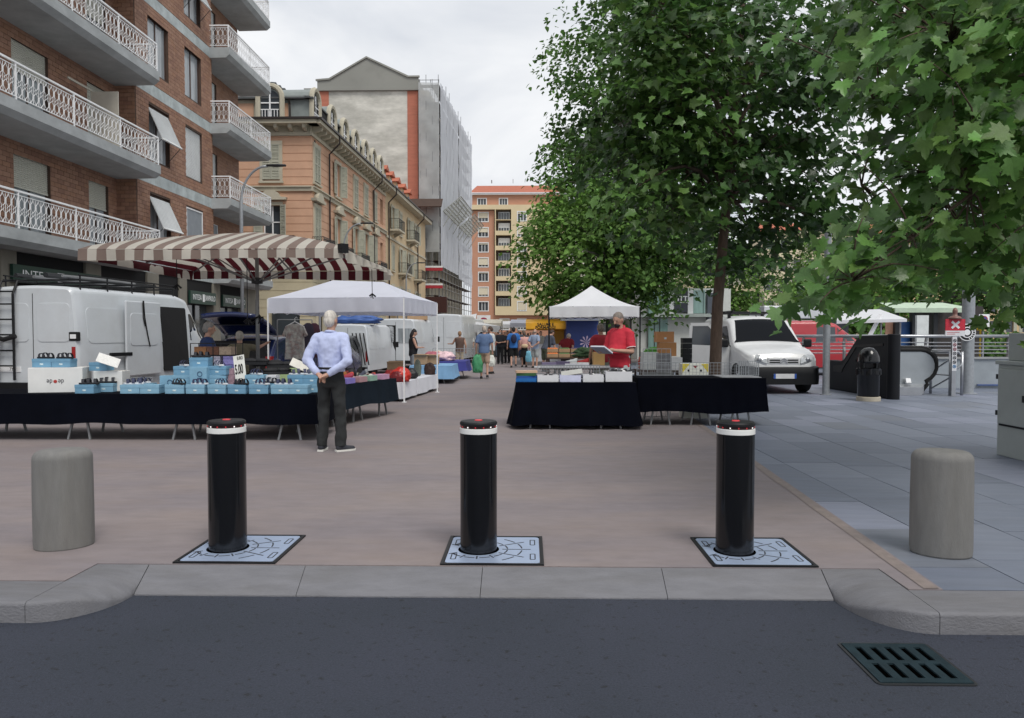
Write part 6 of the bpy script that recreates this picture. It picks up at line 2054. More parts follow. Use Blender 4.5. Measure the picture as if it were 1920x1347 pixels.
for i, (px, w, d, h, m, lb) in enumerate(ob):
    open_box(lb, px, YC + 0.08, w, d, h, m, None, R([0, 4, -2, 3, -2][i]))
    n = [6, 4, 3, 3, 0][i]
    for k in range(n):
        small_shoe('%s sneaker, %s from the left in the %s' % (['black', 'white', 'dark grey'][k % 3], ordinal(k), ['largest white box', 'box left of the largest', 'lilac box', 'box second from the left'][i]), (XX(px, YC + 0.2) - w * 0.32 + w * 0.64 * k / max(1, n - 1), YC + 0.2 + 0.03 * (k % 2), zF + h * (0.75 if i == 0 else 0.4)), R(70 + 40 * ((k * 7) % 5)), cm(['#1a1a1e', '#e2e2e2', '#2a2a30'][k % 3], 0.6), 0.8, group='sneakers on the right stall')
for i, (z, w, m, lb) in enumerate([(0.06, 0.32, '#1c4d94', 'dark blue box on the bright blue tray'), (0.10, 0.31, '#2e5b34', 'green box above the dark blue box'), (0.145, 0.34, '#c9a88c', 'tan box lid on top of the pile at the left end')]):
    mb = MB(); mb.box(-w / 2, w / 2, -0.11, 0.11, 0, [0.038, 0.042, 0.035][i])
    tag(mb.build('box', cm(m, 0.7), loc=(XX(987, YC + 0.2), YC + 0.2, zF + z), rz=R([3, -4, 6][i])), lb, 'box')
mb = MB(); mb.cbox((XX(1072, YC + 0.2), YC + 0.18, zF + 0.15), (0.34, 0.2, 0.01), rx=R(18), ry=R(-9)); tag(mb.build('loose_cardboard', cm('#b9b9b4', 0.7)), 'grey box lid resting at a slant on the lilac box', 'lid')
# wire panels
def wire_panel(label, c, w, h, rz, step=0.05, m='galvanised', r=0.0035):
    mb = MB()
    n, k = max(2, round(w / step)), max(2, round(h / step))
    for i in range(n + 1):
        x = -w / 2 + w * i / n
        mb.tube([(x, 0, 0), (x, 0, h)], r if 0 < i < n else r * 2, 4, cap=False)
    for j in range(k + 1):
        z = h * j / k
        mb.tube([(-w / 2, 0, z), (w / 2, 0, z)], r if 0 < j < k else r * 2, 4, cap=False)
    o = mb.build('wire_panel', m, loc=c, rz=rz)
    return tag(o, label, 'wire panel', 'wire mesh panels of the stalls')
wire_panel('low wire panel behind the white boxes of the right stall', (XX(1066, 12.8), 12.75, 0.742), 1.05, 0.24, 0)
wire_panel('wire panel along the back of the long black table', (XX(1300, 13.1), 13.12, 0.79), 1.95, 0.22, 0, 0.06)
wire_panel('tall wire panel left of the maple trunk', (XX(1232, 13.3), 13.3, 0.05), 0.5, 1.2, R(8), 0.09)
wire_panel('wire basket side at the right end of the long black table', (XX(1402, 12.75), 12.75, 0.80), 0.36, 0.19, R(-12), 0.04)
wire_panel('wire basket back at the right end of the long black table', (XX(1405, 13.05), 13.05, 0.80), 0.36, 0.24, R(10), 0.04)
wire_panel('wire panel standing among the blue shoe boxes', (XX(247, YA + 0.78), YA + 0.78, z0), 0.6, 0.19, R(4), 0.045)
wire_panel('wire fence behind the purple table', (XX(850, 26.8), 26.9, 0.6), 1.5, 0.4, R(3), 0.1, r=0.006)
wire_panel('wire panel in front of the inner display table', (XX(1082, yI - 0.05), yI - 0.05, 0.55), 1.35, 0.36, 0, 0.06)
# inner table goods
for i, (px, w, h, m, lb) in enumerate([(1030, 0.3, 0.1, '#7a708c', 'purple grey shoe boxes at the left of the inner table'), (1055, 0.26, 0.12, '#5d5470', 'darker purple shoe box on the inner table'), (1070, 0.24, 0.08, '#d6d6dc', 'white shoe box with sneaker on the inner table'), (1092, 0.24, 0.08, '#e0e0e4', 'white shoe box with red sneaker on the inner table'),
                                      (1122, 0.22, 0.3, '#b8935c', 'upright tan box with shoes at the right of the inner table')]):
    Y = yI + 0.2
    shoebox(lb, (XX(px, Y), Y, 0.862), 0.03, s=(w, 0.25, h), m=cm(m, 0.7), lid=False, mark=False, group=None, name='box', cat='box')
    if i in (2, 3):
        small_shoe('%s sneaker on the inner table' % ('white' if i == 2 else 'red'), (XX(px, Y), Y, 0.862 + h), R(75), cm('#dfe2e0' if i == 2 else '#b5302c', 0.6), 1.0, group=None)
mb = MB(); q = P(1102, 678, yI + 0.3)
tag(mb.cbox((XX(1075, yI), yI + 0.02, 0.88), (1.5, 0.04, 0.03)).build('edge_strip', WHITEB), 'white strip along the front edge of the inner table', 'strip')
# cartons and crates behind the long table
cr_ = [(1245, 618, 15.6, 0.36, 0.22, '#c08a5c', 'cardboard box with a white label, top of the pile left of the van'), (1250, 640, 15.5, 0.34, 0.28, '#b98556', 'lower cardboard box of the pile left of the van'), (1218, 640, 15.4, 0.3, 0.36, '#d7dad8', 'white box left of the cardboard pile'), (1262, 668, 15.3, 0.3, 0.26, '#e2e4e4', 'white carton under the cardboard pile')]
zs_ = [(0.0, 0.0)]
base_z = {0: 1.36, 1: 1.07, 2: 0.85, 3: 0.80}
st = MB(); st.box(XX(1195, 15.3), XX(1285, 15.3), 15.05, 15.9, 0.74, 0.78)
for xx_ in (XX(1197, 15.3), XX(1283, 15.3) - 0.04):
    for yy in (15.07, 15.84): st.box(xx_, xx_ + 0.04, yy, yy + 0.04, 0.003, 0.74)
tag(st.build('display_table', 'wood_dark'), 'dark table carrying the cardboard pile left of the van', 'table')
for i, (px, py, Y, w, h, m, lb) in enumerate(cr_):
    o = shoebox(lb, (XX(px, Y), Y, [1.345, 1.062, 0.782, 0.782][i]), 0.04 * i, s=(w, 0.3, h), m=cm(m, 0.8, var=0.08), lid=False, mark=(i == 0), group=None, name='carton', cat='carton')
mb = MB(); q = (XX(1255, 13.9), 13.9, 0.79)
mb.cbox((q[0] - 0.1, q[1], 0.98), (0.28, 0.02, 0.36), rz=R(-12))
tag(mb.build('grey_panel', cm('#6a6c70', 0.5, var=0.3, scale=9)), 'scuffed grey metal panel standing behind the long black table', 'panel')
fb = shoebox('white fruit carton with yellow corners behind the wire panel', (XX(1302, 13.5), 13.55, 0.0), 0, s=(0.46, 0.3, 0.98), m=cm('#e4e6dc', 0.7), lid=False, mark=False, group=None, name='fruit_carton', cat='carton')
for sx in (-1, 1):
    mb = MB(); mb.add([(sx * 0.23, -0.153, 0.98), (sx * 0.10, -0.153, 0.98), (sx * 0.23, -0.153, 0.82)], [(0, 1, 2) if sx > 0 else (2, 1, 0)]); mb.build('yellow_corner', cm('#d9c53a', 0.7), fb)
mb = MB(); mb.add([(-0.05, -0.153, 0.95), (0.05, -0.153, 0.95), (0, -0.153, 0.90)], [(0, 2, 1)]); mb.build('red_mark', cm('#8c2830', 0.7), fb)
for x in (-0.12, 0.1):
    mb = MB(); mb.lathe([(0.02, 0), (0.02, 0.003)], 12, M=Matrix.Translation((x, -0.151, 0.86)) @ STAND); mb.build('hand_hole', 'interior_dark', fb)
for i in range(5):
    mb = MB(); mb.box(-0.1, 0.1, -0.12, 0.12, 0, 0.11)
    for k in range(3): mb.box(-0.085 + 0.06 * k, -0.045 + 0.06 * k, -0.123, -0.12, 0.03, 0.09)
    tag(mb.build('plastic_crate', cm('#16181c', 0.6), loc=(XX(1287, 16.2), 16.2, 0.86 + 0.115 * i)), 'black plastic crate in the column left of the open van door, level %s' % ordinal(i), 'crate', 'black crates left of the van')
st = MB(); q = XX(1287, 16.2); st.box(q - 0.2, q + 0.2, 16.05, 16.35, 0.003, 0.856); tag(st.build('pallet_box', 'wood_dark'), 'dark wooden box under the black crates', 'box')
# ================================================================== VEHICLES
def lerp_tab(tab, v):
    return interp(tab, v)
class Shell:
    """lofted vehicle body: local y runs from 0 (one end) to L, x across"""
    def __init__(s, ztop, hw, zb, L, tum=0.08, rc=0.10, belt=1.0, crown=0.03, n=40):
        s.zt, s.hw, s.zb, s.L, s.tum, s.rc, s.belt, s.crown, s.n = ztop, hw, zb, L, tum, rc, belt, crown, n
    def half(s, y):
        zt_, hw = interp(s.zt, y), interp(s.hw, y)
        zb = s.zb
        bl_ = min(s.belt, zt_ - 0.12)
        rc = min(s.rc, (zt_ - bl_) * 0.7)
        tum = s.tum * max(0.0, min(1.0, (zt_ - bl_) / 0.6))
        zs = zt_ - rc
        pts = [(hw, zb), (hw + 0.012, zb + (bl_ - zb) * 0.5), (hw, bl_), (hw - tum * 0.45, bl_ + (zs - bl_) * 0.5), (hw - tum, zs)]
        for a in (22, 45, 68, 90):
            pts.append((hw - tum - rc + rc * math.cos(R(a)), zs + rc * math.sin(R(a))))
        xe = pts[-1][0]
        for f in (0.66, 0.33):
            pts.append((xe * f, zt_ + s.crown * (1 - f * f)))
        return pts + [(0.0, zt_ + s.crown)]
    def ys(s):
        q = sorted({0.0, s.L, *[t[0] for t in s.zt], *[t[0] for t in s.hw]})
        out = []
        for a, b in zip(q, q[1:]):
            k = max(1, int((b - a) / 0.25))
            out += [a + (b - a) * i / k for i in range(k)]
        return out + [q[-1]]
    def body(s, name, m, par):
        ys = s.ys()
        rows = []
        for y in ys:
            h = s.half(y)
            rows.append([(x, y, z) for x, z in h] + [(-x, y, z) for x, z in h[-2::-1]])
        k = len(rows[0])
        vs = [p for r in rows for p in r]
        fs = []
        for i in range(len(rows) - 1):
            for j in range(k - 1):
                fs.append((i * k + j, i * k + j + 1, (i + 1) * k + j + 1, (i + 1) * k + j))
            fs.append((i * k + k - 1, i * k, (i + 1) * k, (i + 1) * k + k - 1))
        fs.append(tuple(range(k))[::-1]); fs.append(tuple((len(rows) - 1) * k + j for j in range(k)))
        fs = [f[::-1] for f in fs]
        mb = MB(); mb.add(vs, fs)
        return mb.build(name, m, par, ang=32)
    def xat(s, y, z):
        h = s.half(y)
        for (xa, za), (xb, zb) in zip(h, h[1:]):
            if za <= z <= zb:
                return xa + (xb - xa) * (z - za) / max(1e-6, zb - za)
        return h[4][0]
    def side_panel(s, name, poly, side, m, par, off=0.006, th=0.004):
        """polygon in (y,z) laid on the side"""
        mb = MB()
        vs = [(side * (s.xat(y, z) + off), y, z) for y, z in poly]
        n = len(vs)
        cy_, cz_ = sum(p[0] for p in poly) / n, sum(p[1] for p in poly) / n
        vs.append((side * (s.xat(cy_, cz_) + off), cy_, cz_))
        fs = [((i, (i + 1) % n, n) if side > 0 else ((i + 1) % n, i, n)) for i in range(n)]
        vs2 = [(v[0] - side * (off + 0.01), v[1], v[2]) for v in vs[:n]]
        b = len(vs)
        vs += vs2
        fs += [((i, b + i, b + (i + 1) % n, (i + 1) % n) if side > 0 else (i, (i + 1) % n, b + (i + 1) % n, b + i)) for i in range(n)]
        mb.add(vs, fs)
        return mb.build(name, m, par)
    def top_panel(s, name, y0, y1, f0, f1, m, par, off=0.008):
        """panel on the upper surface between stations y0,y1 with half-width fraction f0 at y0 and f1 at y1"""
        mb = MB()
        def fn(u, v):
            y = y0 + (y1 - y0) * v
            h = s.half(y)
            f = (f0 + (f1 - f0) * v) * (u * 2 - 1)
            xe = h[8][0]
            x = xe * f
            z = interp(s.zt, y) + s.crown * (1 - f * f)
            e = 0.01
            sl = (interp(s.zt, min(s.L, y + e)) - interp(s.zt, max(0, y - e))) / (2 * e)
            nv = Vector((0, -sl, 1)).normalized()
            return (x, y + nv.y * off, z + nv.z * off)
        mb.grid(fn, 8, 8)
        return mb.build(name, m, par, smooth=True)
def rounded(y0, y1, z0, z1, r=0.06, n=3):
    pl = []
    for cy_, cz_, a0 in ((y1 - r, z1 - r, 0), (y0 + r, z1 - r, 90), (y0 + r, z0 + r, 180), (y1 - r, z0 + r, 270)):
        for k in range(n + 1):
            a = R(a0 + 90 * k / n)
            pl.append((cy_ + r * math.cos(a), cz_ + r * math.sin(a)))
    return pl
def wheels(par, x, ys, r, w=0.2):
    for y in ys:
        for sx in (-1, 1):
            M_ = Matrix.Translation((sx * x, y, r)) @ Matrix.Rotation(R(90), 4, 'Y')
            mb = MB(); mb.lathe([(r * 0.62, -w / 2), (r * 0.95, -w / 2), (r, -w / 2 + 0.03), (r, w / 2 - 0.03), (r * 0.95, w / 2), (r * 0.62, w / 2)], 28, M=M_)
            wh = mb.build('wheel', 'rubber', par, ang=40)
            mb = MB(); mb.lathe([(0.0, -w * 0.42), (r * 0.62, -w * 0.42), (r * 0.62, w * 0.42), (0, w * 0.42)], 20, M=M_); mb.build('rim', 'grey_steel', wh)
mk('lamp_red', (0.35, 0.02, 0.02), rough=0.2, var=0.1)
mk('lamp_clear', (0.55, 0.57, 0.58), rough=0.12, var=0.25, scale=18, metal=0.3, spec=0.7)
# ---- big white van behind the shoe stall, its rear towards the camera
vr = P(150, HOR, 15.4)
head = math.atan2(3.7, 0.30) - R(90)
bigS = Shell([(0, 2.44), (0.05, 2.50), (3.9, 2.53), (4.4, 2.44), (5.1, 1.66), (5.35, 1.45), (5.75, 1.15), (5.9, 0.8)], [(0, 0.96), (0.06, 0.99), (4.2, 1.0), (5.0, 0.97), (5.6, 0.88), (5.9, 0.72)], 0.32, 5.9, tum=0.10, rc=0.14, belt=1.15)
def cargo_van(label, loc, rz, m, shell, group=None, rear_split=True, detail=True):
    v = thing('cargo_van', label, 'van', loc, rz, group)
    shell.body('body', m, v)
    wheels(v, 0.85, (1.0, 4.95), 0.33)
    # rear doors
    hwv = interp(shell.hw, 0)
    mb = MB(); mb.box(-0.006, 0.006, -0.006, 0.002, 0.45, 2.36); mb.box(-hwv + 0.08, -0.01, -0.006, 0.002, 0.44, 0.45); mb.box(0.01, hwv - 0.08, -0.006, 0.002, 0.44, 0.45)
    mb.build('door_gap', 'interior_dark', v)
    for s in (-1, 1):
        rd_ = MB(); pl = rounded(min(s * 0.09, s * 0.83), max(s * 0.09, s * 0.83), 1.35 if True else 1, 2.16, 0.1)
        rd_.extr([(p[0], p[1]) for p in pl], 0.0, 0.012, M=STAND)
        d = rd_.build('door_panel', m, v, bevel=0.008)
        mb = MB(); mb.box(min(s * 0.94, s * 0.86), max(s * 0.94, s * 0.86), -0.012, 0.03, 0.75, 1.25); mb.build('tail_lamp', 'lamp_red', v)
    mb = MB(); mb.box(-0.95, 0.95, -0.08, 0.06, 0.34, 0.5); mb.build('bumper', 'black_plastic', v, bevel=0.03)
    shell.side_panel('cab_window', [(4.45, 1.35), (5.2, 1.38), (4.98, 1.68), (4.6, 2.05), (4.45, 2.05)], 1, 'dark_glass', v)
    shell.side_panel('cab_window', [(4.45, 1.35), (5.2, 1.38), (4.98, 1.68), (4.6, 2.05), (4.45, 2.05)], -1, 'dark_glass', v)
    shell.top_panel('windscreen', 4.44, 5.08, 0.95, 1.0, 'dark_glass', v)
    for s in (-1, 1):
        mb = MB(); mb.cbox((s * 1.12, 5.05, 1.5), (0.14, 0.1, 0.3)); mb.build('mirror', 'black_plastic', v, bevel=0.02)
    for s in (-1, 1):
        for y0, y1 in ((0.35, 1.75), (1.9, 3.2)):
            shell.side_panel('side_panel', rounded(y0, y1, 1.32, 2.08, 0.12), s, m, v, off=0.010)
    mb = MB(); mb.box(-0.26, 0.26, -0.012, 0, 0.72, 0.83); v['plate'] = 1
    pl = mb.build('number_plate', 'rail_white', v)
    pl.location.x = -0.55
    return v
bv = cargo_van('large white van with a black ladder on its rear doors behind the shoe stall', (vr.x - 0.99, 15.4, 0), head, 'van_white', bigS)
del bv['plate']
# ladder, handle, plate lettering, open sliding door, strap, roof rack
mb = MB()
for x in (-0.72, -0.36):
    mb.tube([(x, -0.10, 0.55), (x, -0.10, 2.35), (x, 0.03, 2.62), (x, 0.3, 2.66)], 0.026, 6)
for z in (0.85, 1.17, 1.50, 1.82, 2.14, 2.4):
    mb.tube([(-0.72, -0.10, z), (-0.36, -0.10, z)], 0.017, 6)
mb.build('ladder', 'black_plastic', bv)
mb = MB(); mb.tube([(-0.80, -0.12, 1.46), (-0.54, -0.16, 1.40), (-0.3, -0.12, 1.47)], 0.05, 8); mb.build('rope', 'interior_dark', bv)
mb = MB(); mb.box(0.80, 1.02, -0.02, 0.06, 1.37, 1.56); lt = mb.build('latch', 'black_plastic', bv, bevel=0.02)
mb = MB(); mb.box(0.84, 0.97, -0.03, -0.02, 1.42, 1.51); mb.build('latch_plate', 'rail_white', lt)
text('plate_lettering', '7YX', 0.10, 'interior_dark', Matrix.Translation((-0.47, -0.0135, 0.775)) @ STAND, bv, xs=0.8)
bigS.side_panel('door_opening', rounded(3.1, 4.25, 0.6, 2.2, 0.06), 1, 'interior_dark', bv, off=0.04)
mb = MB(); mb.box(0.9, 1.03, 3.55, 3.95, 0.6, 1.1); mb.build('seat_cover', cm('#6d7070', 0.9, var=0.2), bv, smooth=False)
sl = MB()
M_ = Matrix.Translation((1.06, 1.50, 0)) @ Matrix.Rotation(R(-1.0), 4, 'Z')
sl.box(-0.02, 0.03, 0.0, 1.34, 0.55, 2.28, M=M_)
sd_ = sl.build('sliding_door', 'van_white', bv, bevel=0.03)
mb = MB(); pl = rounded(0.14, 1.2, 1.25, 2.0, 0.1); mb.extr([(p[0], p[1]) for p in pl], 0.03, 0.042, M=M_ @ Matrix(((0, 0, 1, 0), (1, 0, 0, 0), (0, 1, 0, 0), (0, 0, 0, 1)))); mb.build('door_panel', 'van_white', sd_, bevel=0.008)
mb = MB(); mb.tube([M_ @ Vector(p) for p in ((0.055, 0.62, 2.3), (0.055, 0.66, 1.9), (0.06, 0.74, 1.55), (0.055, 0.85, 1.22))], 0.015, 5); mb.tube([M_ @ Vector(p) for p in ((0.055, 0.60, 2.3), (0.055, 0.60, 1.9), (0.06, 0.66, 1.7))], 0.012, 5)
mb.build('strap', 'interior_dark', sd_)
mb = MB(); mb.box(1.04, 1.1, 0.95, 1.7, 1.02, 1.10); mb.build('rail', 'black_plastic', bv)
rr = MB()
for x in (-0.85, 0.85):
    rr.tube([(x, 0.25, 2.66), (x, 3.9, 2.68)], 0.022, 6)
    rr.tube([(x, 0.25, 2.76), (x, 3.9, 2.76)], 0.016, 6)
for y in (0.3, 1.2, 2.1, 3.0, 3.85):
    rr.tube([(-0.85, y, 2.66), (0.85, y, 2.66)], 0.02, 6)
    for x in (-0.85, 0.85): rr.tube([(x, y, 2.45), (x, y, 2.77)], 0.018, 5)
rk_ = rr.build('roof_rack', 'black_plastic', bv)
for k, (x, y0, y1, r_, m_) in enumerate([(-0.45, 0.1, 3.6, 0.05, 'dark_steel'), (-0.2, 0.3, 3.9, 0.035, 'grey_steel'), (0.15, 0.2, 3.5, 0.06, 'dark_steel'), (0.45, 0.5, 3.7, 0.04, 'black_plastic'), (0.6, 0.1, 2.6, 0.03, 'grey_steel')]):
    mb = MB(); mb.tube([(x, y0, 2.70 + r_), (x + 0.03, (y0 + y1) / 2, 2.71 + r_), (x, y1, 2.70 + r_)], r_, 6); mb.build('pole_bundle', m_, rk_)
# ---- small silver van at the right
smS = Shell([(0, 0.66), (0.04, 0.80), (0.10, 0.90), (0.5, 1.02), (0.92, 1.09), (1.02, 1.13), (1.62, 1.70), (1.80, 1.78), (2.6, 1.83), (3.9, 1.80), (4.08, 1.70)], [(0, 0.64), (0.06, 0.74), (0.16, 0.81), (0.5, 0.85), (1.2, 0.865), (3.8, 0.86), (4.08, 0.80)], 0.24, 4.08, tum=0.10, rc=0.13, belt=1.06, crown=0.035)
sv = thing('small_van', 'silver small van with black bumper and an open door parked beside the station entrance', 'van', (XX(1470, 19.0), 19.0, 0), R(3))
sv.scale = (1.11, 1.06, 1.10)
smS.body('body', 'silver_paint', sv)
smS.top_panel('windscreen', 1.07, 1.66, 1.06, 0.98, 'dark_glass', sv)
wheels(sv, 0.74, (0.72, 3.35), 0.31)
for s in (-1, 1):
    for y in (0.72, 3.35):
        arch_ = [(y + 0.38 * math.cos(R(a)), 0.31 + 0.38 * math.sin(R(a))) for a in range(0, 181, 15)]
        smS.side_panel('wheel_arch', arch_, s, 'interior_dark', sv, off=0.005)
    smS.side_panel('side_window', [(1.25, 1.10), (2.05, 1.12), (2.05, 1.58), (1.75, 1.58)], s, 'dark_glass', sv)
    hl = MB()
    hp = [(0.38, 0.70), (0.72, 0.66), (0.80, 0.74), (0.78, 0.84), (0.66, 0.91), (0.50, 0.90), (0.40, 0.82)]
    vs, fs = [], []
    n = len(hp)
    for x, z in hp:
        yy = 0.02 + 0.55 * max(0, x - 0.45) ** 1.2 + 0.45 * max(0, z - 0.74)
        vs.append((s * x, yy - 0.055, z))
    vs.append((s * 0.6, 0.0, 0.79))
    fs = [((i, (i + 1) % n, n) if s < 0 else ((i + 1) % n, i, n)) for i in range(n)]
    b = len(vs)
    vs += [(v[0], v[1] + 0.14, v[2]) for v in vs[:n]]
    fs += [((i, b + i, b + (i + 1) % n, (i + 1) % n)) for i in range(n)]
    hl.add(vs, fs); h_ = hl.build('headlight', 'lamp_clear', sv)
    mb = MB(); mb.ell((s * 0.56, 0.0, 0.79), (0.055, 0.03, 0.055), 12, 8); mb.build('bulb_reflector', 'steel', h_, smooth=True)
    mb = MB(); mb.cbox((s * 1.02, 1.15, 1.16), (0.2, 0.09, 0.2), rz=R(s * 10)); mb.build('mirror', 'black_plastic', sv, bevel=0.035)
    mb = MB(); mb.tube([(s * 0.86, 1.2, 1.08), (s * 0.98, 1.17, 1.10)], 0.025, 6); mb.build('mirror_arm', 'black_plastic', sv)
bS = Shell([(0, 0.52), (0.03, 0.60), (0.12, 0.64), (0.5, 0.64)], [(0, 0.66), (0.05, 0.76), (0.16, 0.845), (0.5, 0.88)], 0.22, 0.5, tum=0.0, rc=0.04, belt=0.5, crown=0.0)
bo = bS.body('bumper', 'black_plastic', sv); bo.location = (0, -0.085, 0)
mb = MB(); mb.box(-0.36, 0.36, -0.012, 0.05, 0.69, 0.83)
gl = mb.build('grille', 'silver_paint', sv, bevel=0.012)
for z in (0.715, 0.765):
    mb = MB(); mb.box(-0.33, -0.09, -0.018, -0.010, z, z + 0.028); mb.build('grille_slot', 'interior_dark', gl)
    mb = MB(); mb.box(0.09, 0.33, -0.018, -0.010, z, z + 0.028); mb.build('grille_slot', 'interior_dark', gl)
for z in (0.70, 0.75):
    mb = MB(); mb.extr([(-0.08, z), (-0.08, z + 0.03), (0, z + 0.08), (0.08, z + 0.03), (0.08, z), (0, z + 0.05)], 0.012, 0.024, M=STAND); mb.build('emblem', 'steel', gl)
mb = MB(); mb.box(-0.26, 0.26, -0.10, -0.088, 0.36, 0.47); pl = mb.build('number_plate', cm('#d8d8d8', 0.5), sv)
for s in (-1, 1):
    mb = MB(); mb.box(min(s * 0.26, s * 0.215), max(s * 0.26, s * 0.215), -0.102, -0.10, 0.36, 0.47); mb.build('blue_band', cm('#2a55a8', 0.5), pl)
mb = MB(); mb.tube([(0.05, 1.05, 1.14), (0.3, 1.2, 1.26), (0.55, 1.25, 1.30)], 0.008, 4); mb.tube([(-0.6, 1.05, 1.12), (-0.3, 1.15, 1.21), (0.0, 1.2, 1.26)], 0.008, 4); mb.build('wiper', 'black_plastic', sv)
for y in (1.95, 2.6, 3.3):
    mb = MB(); mb.tube([(-0.74, y, 1.93), (0.74, y, 1.93)], 0.022, 6)
    for s in (-1, 1): mb.box(s * 0.66 - 0.035, s * 0.66 + 0.035, y - 0.03, y + 0.03, 1.72, 1.94)
    mb.build('roof_bar', 'black_plastic', sv)
mb = MB(); mb.tube([(-0.6, 1.75, 1.96), (-0.6, 3.6, 1.96)], 0.02, 5); mb.build('roof_bar', 'black_plastic', sv)
mb = MB(); mb.tube([(0.0, 1.85, 1.80), (0.02, 1.95, 1.86)], 0.012, 5); mb.build('aerial', 'black_plastic', sv)
# open door, hinged at the front of the doorway
Md = Matrix.Translation((-0.875, 1.18, 0)) @ Matrix.Rotation(R(62), 4, 'Z')
mb = MB()
F_ = Md @ Matrix(((0, 0, 1, 0), (1, 0, 0, 0), (0, 1, 0, 0), (0, 0, 0, 1)))
mb.extr([(0, 0.38), (1.0, 0.38), (1.02, 0.9), (1.0, 1.12), (0.0, 1.08)], -0.03, 0.03, M=F_)
for pl in ([(0.0, 1.08), (0.08, 1.085), (0.52, 1.58), (0.48, 1.62)], [(0.93, 1.115), (1.0, 1.12), (0.97, 1.62), (0.90, 1.58)], [(0.52, 1.58), (0.90, 1.58), (0.97, 1.66), (0.48, 1.66)]):
    mb.extr(pl, -0.025, 0.025, M=F_)
dr = mb.build('open_door', 'silver_paint', sv)
mb = MB(); mb.extr([(0.10, 1.09), (0.93, 1.115), (0.90, 1.58), (0.52, 1.58)], -0.004, 0.004, M=F_); mb.build('door_glass', 'window_glass', dr)
mb = MB(); mb.extr(rounded(0.82, 0.95, 0.9, 0.96, 0.02), 0.031, 0.05, M=F_); mb.build('handle', 'black_plastic', dr)
smS.side_panel('door_opening', [(1.28, 0.42), (2.1, 0.42), (2.1, 1.05), (1.28, 1.05)], -1, 'interior_dark', sv, off=0.004)
# ---- other vehicles
farS = Shell(bigS.zt, bigS.hw, 0.32, 5.9, tum=0.10, rc=0.14, belt=1.15)
v2 = cargo_van('white van with a cardboard box on its roof beyond the left canopy', (XX(742, 31.0), 31.0, 0), R(-4), 'van_white', farS); v2.scale = (0.86, 0.86, 0.86); del v2['plate']
mb = MB(); mb.box(-0.72, 0.0, -0.012, -0.003, 0.5, 2.2); mb.build('open_cargo_door', 'interior_dark', v2)
dg_ = MB(); dg_.box(-0.9, 0, -0.03, 0.03, 0.5, 2.25, M=Matrix.Translation((-0.95, 0, 0)) @ Matrix.Rotation(R(35), 4, 'Z')); d2 = dg_.build('rear_door', 'van_white', v2, bevel=0.02)
mb = MB(); mb.box(-0.78, -0.12, -0.036, -0.03, 1.35, 2.05, M=Matrix.Translation((-0.95, 0, 0)) @ Matrix.Rotation(R(35), 4, 'Z')); mb.build('door_window', cm('#4a4e52', 0.3, var=0.9, scale=4), d2)
mb = MB(); mb.box(0.12, 0.8, -0.02, -0.012, 1.35, 2.05); mb.build('rear_window', 'curtain_glass', v2)
v3 = cargo_van('tall white van parked behind the first white van', (XX(832, 37.0), 37.0, 0), R(-5), 'van_white', farS); del v3['plate']
v4 = cargo_van('third white van, farthest down the left row', (XX(858, 45.0), 45.0, 0), R(-6), 'van_white', farS); del v4['plate']
mb = MB(); mb.box(-0.45, 0.45, -0.3, 0.3, 0, 0.32)
tag(mb.build('cardboard_box', 'cardboard', loc=(XX(783, 33.5), 33.5, 2.165), rz=R(8)), 'long cardboard box on the roof of the white van', 'box')
carS = Shell([(0, 0.95), (0.06, 1.02), (0.5, 1.38), (0.9, 1.46), (1.9, 1.47), (2.4, 1.36), (3.1, 0.98), (3.9, 0.82), (4.05, 0.6)], [(0, 0.78), (0.1, 0.84), (1.5, 0.87), (3.4, 0.85), (4.05, 0.68)], 0.25, 4.05, tum=0.16, rc=0.12, belt=0.92)
mk('blue_car', (0.012, 0.022, 0.085), rough=0.25, var=0.05, coat=0.5)
mk('dark_car', (0.012, 0.013, 0.016), rough=0.25, var=0.05, coat=0.5)
hc = thing('hatchback_car', 'dark blue car with its tailgate open behind the shoe stall', 'car', (XX(447, 17.2), 17.2, 0), R(-6))
carS.body('body', 'blue_car', hc); wheels(hc, 0.76, (0.75, 3.3), 0.3)
mb = MB(); mb.extr([(-0.66, 0.55), (0.66, 0.55), (0.70, 1.0), (0.58, 1.36), (-0.58, 1.36), (-0.70, 1.0)], -0.45, 0.02, M=STAND); mb.build('boot_opening', 'interior_dark', hc)
mb = MB()
def lid(u, v):
    x = (u * 2 - 1) * (0.66 - 0.05 * v)
    y = 0.62 - 1.15 * v
    return (x, y, 1.47 + 0.40 * math.sin(v * 1.5) + 0.05 * (1 - (u * 2 - 1) ** 2))
mb.grid(lid, 10, 10)
tg = mb.build('tailgate', 'blue_car', hc, smooth=True)
sm_ = tg.modifiers.new('solid', 'SOLIDIFY'); sm_.thickness = 0.10; sm_.offset = -1
mb = MB(); mb.box(-0.5, 0.5, -0.35, 0.2, 1.72, 1.735); mb.build('parcel_shelf', 'interior_dark', hc)
for s in (-1, 1):
    mb = MB(); mb.box(s * 0.74 - 0.07, s * 0.74 + 0.07, -0.03, 0.1, 0.72, 1.0); mb.build('tail_lamp', 'lamp_red', hc)
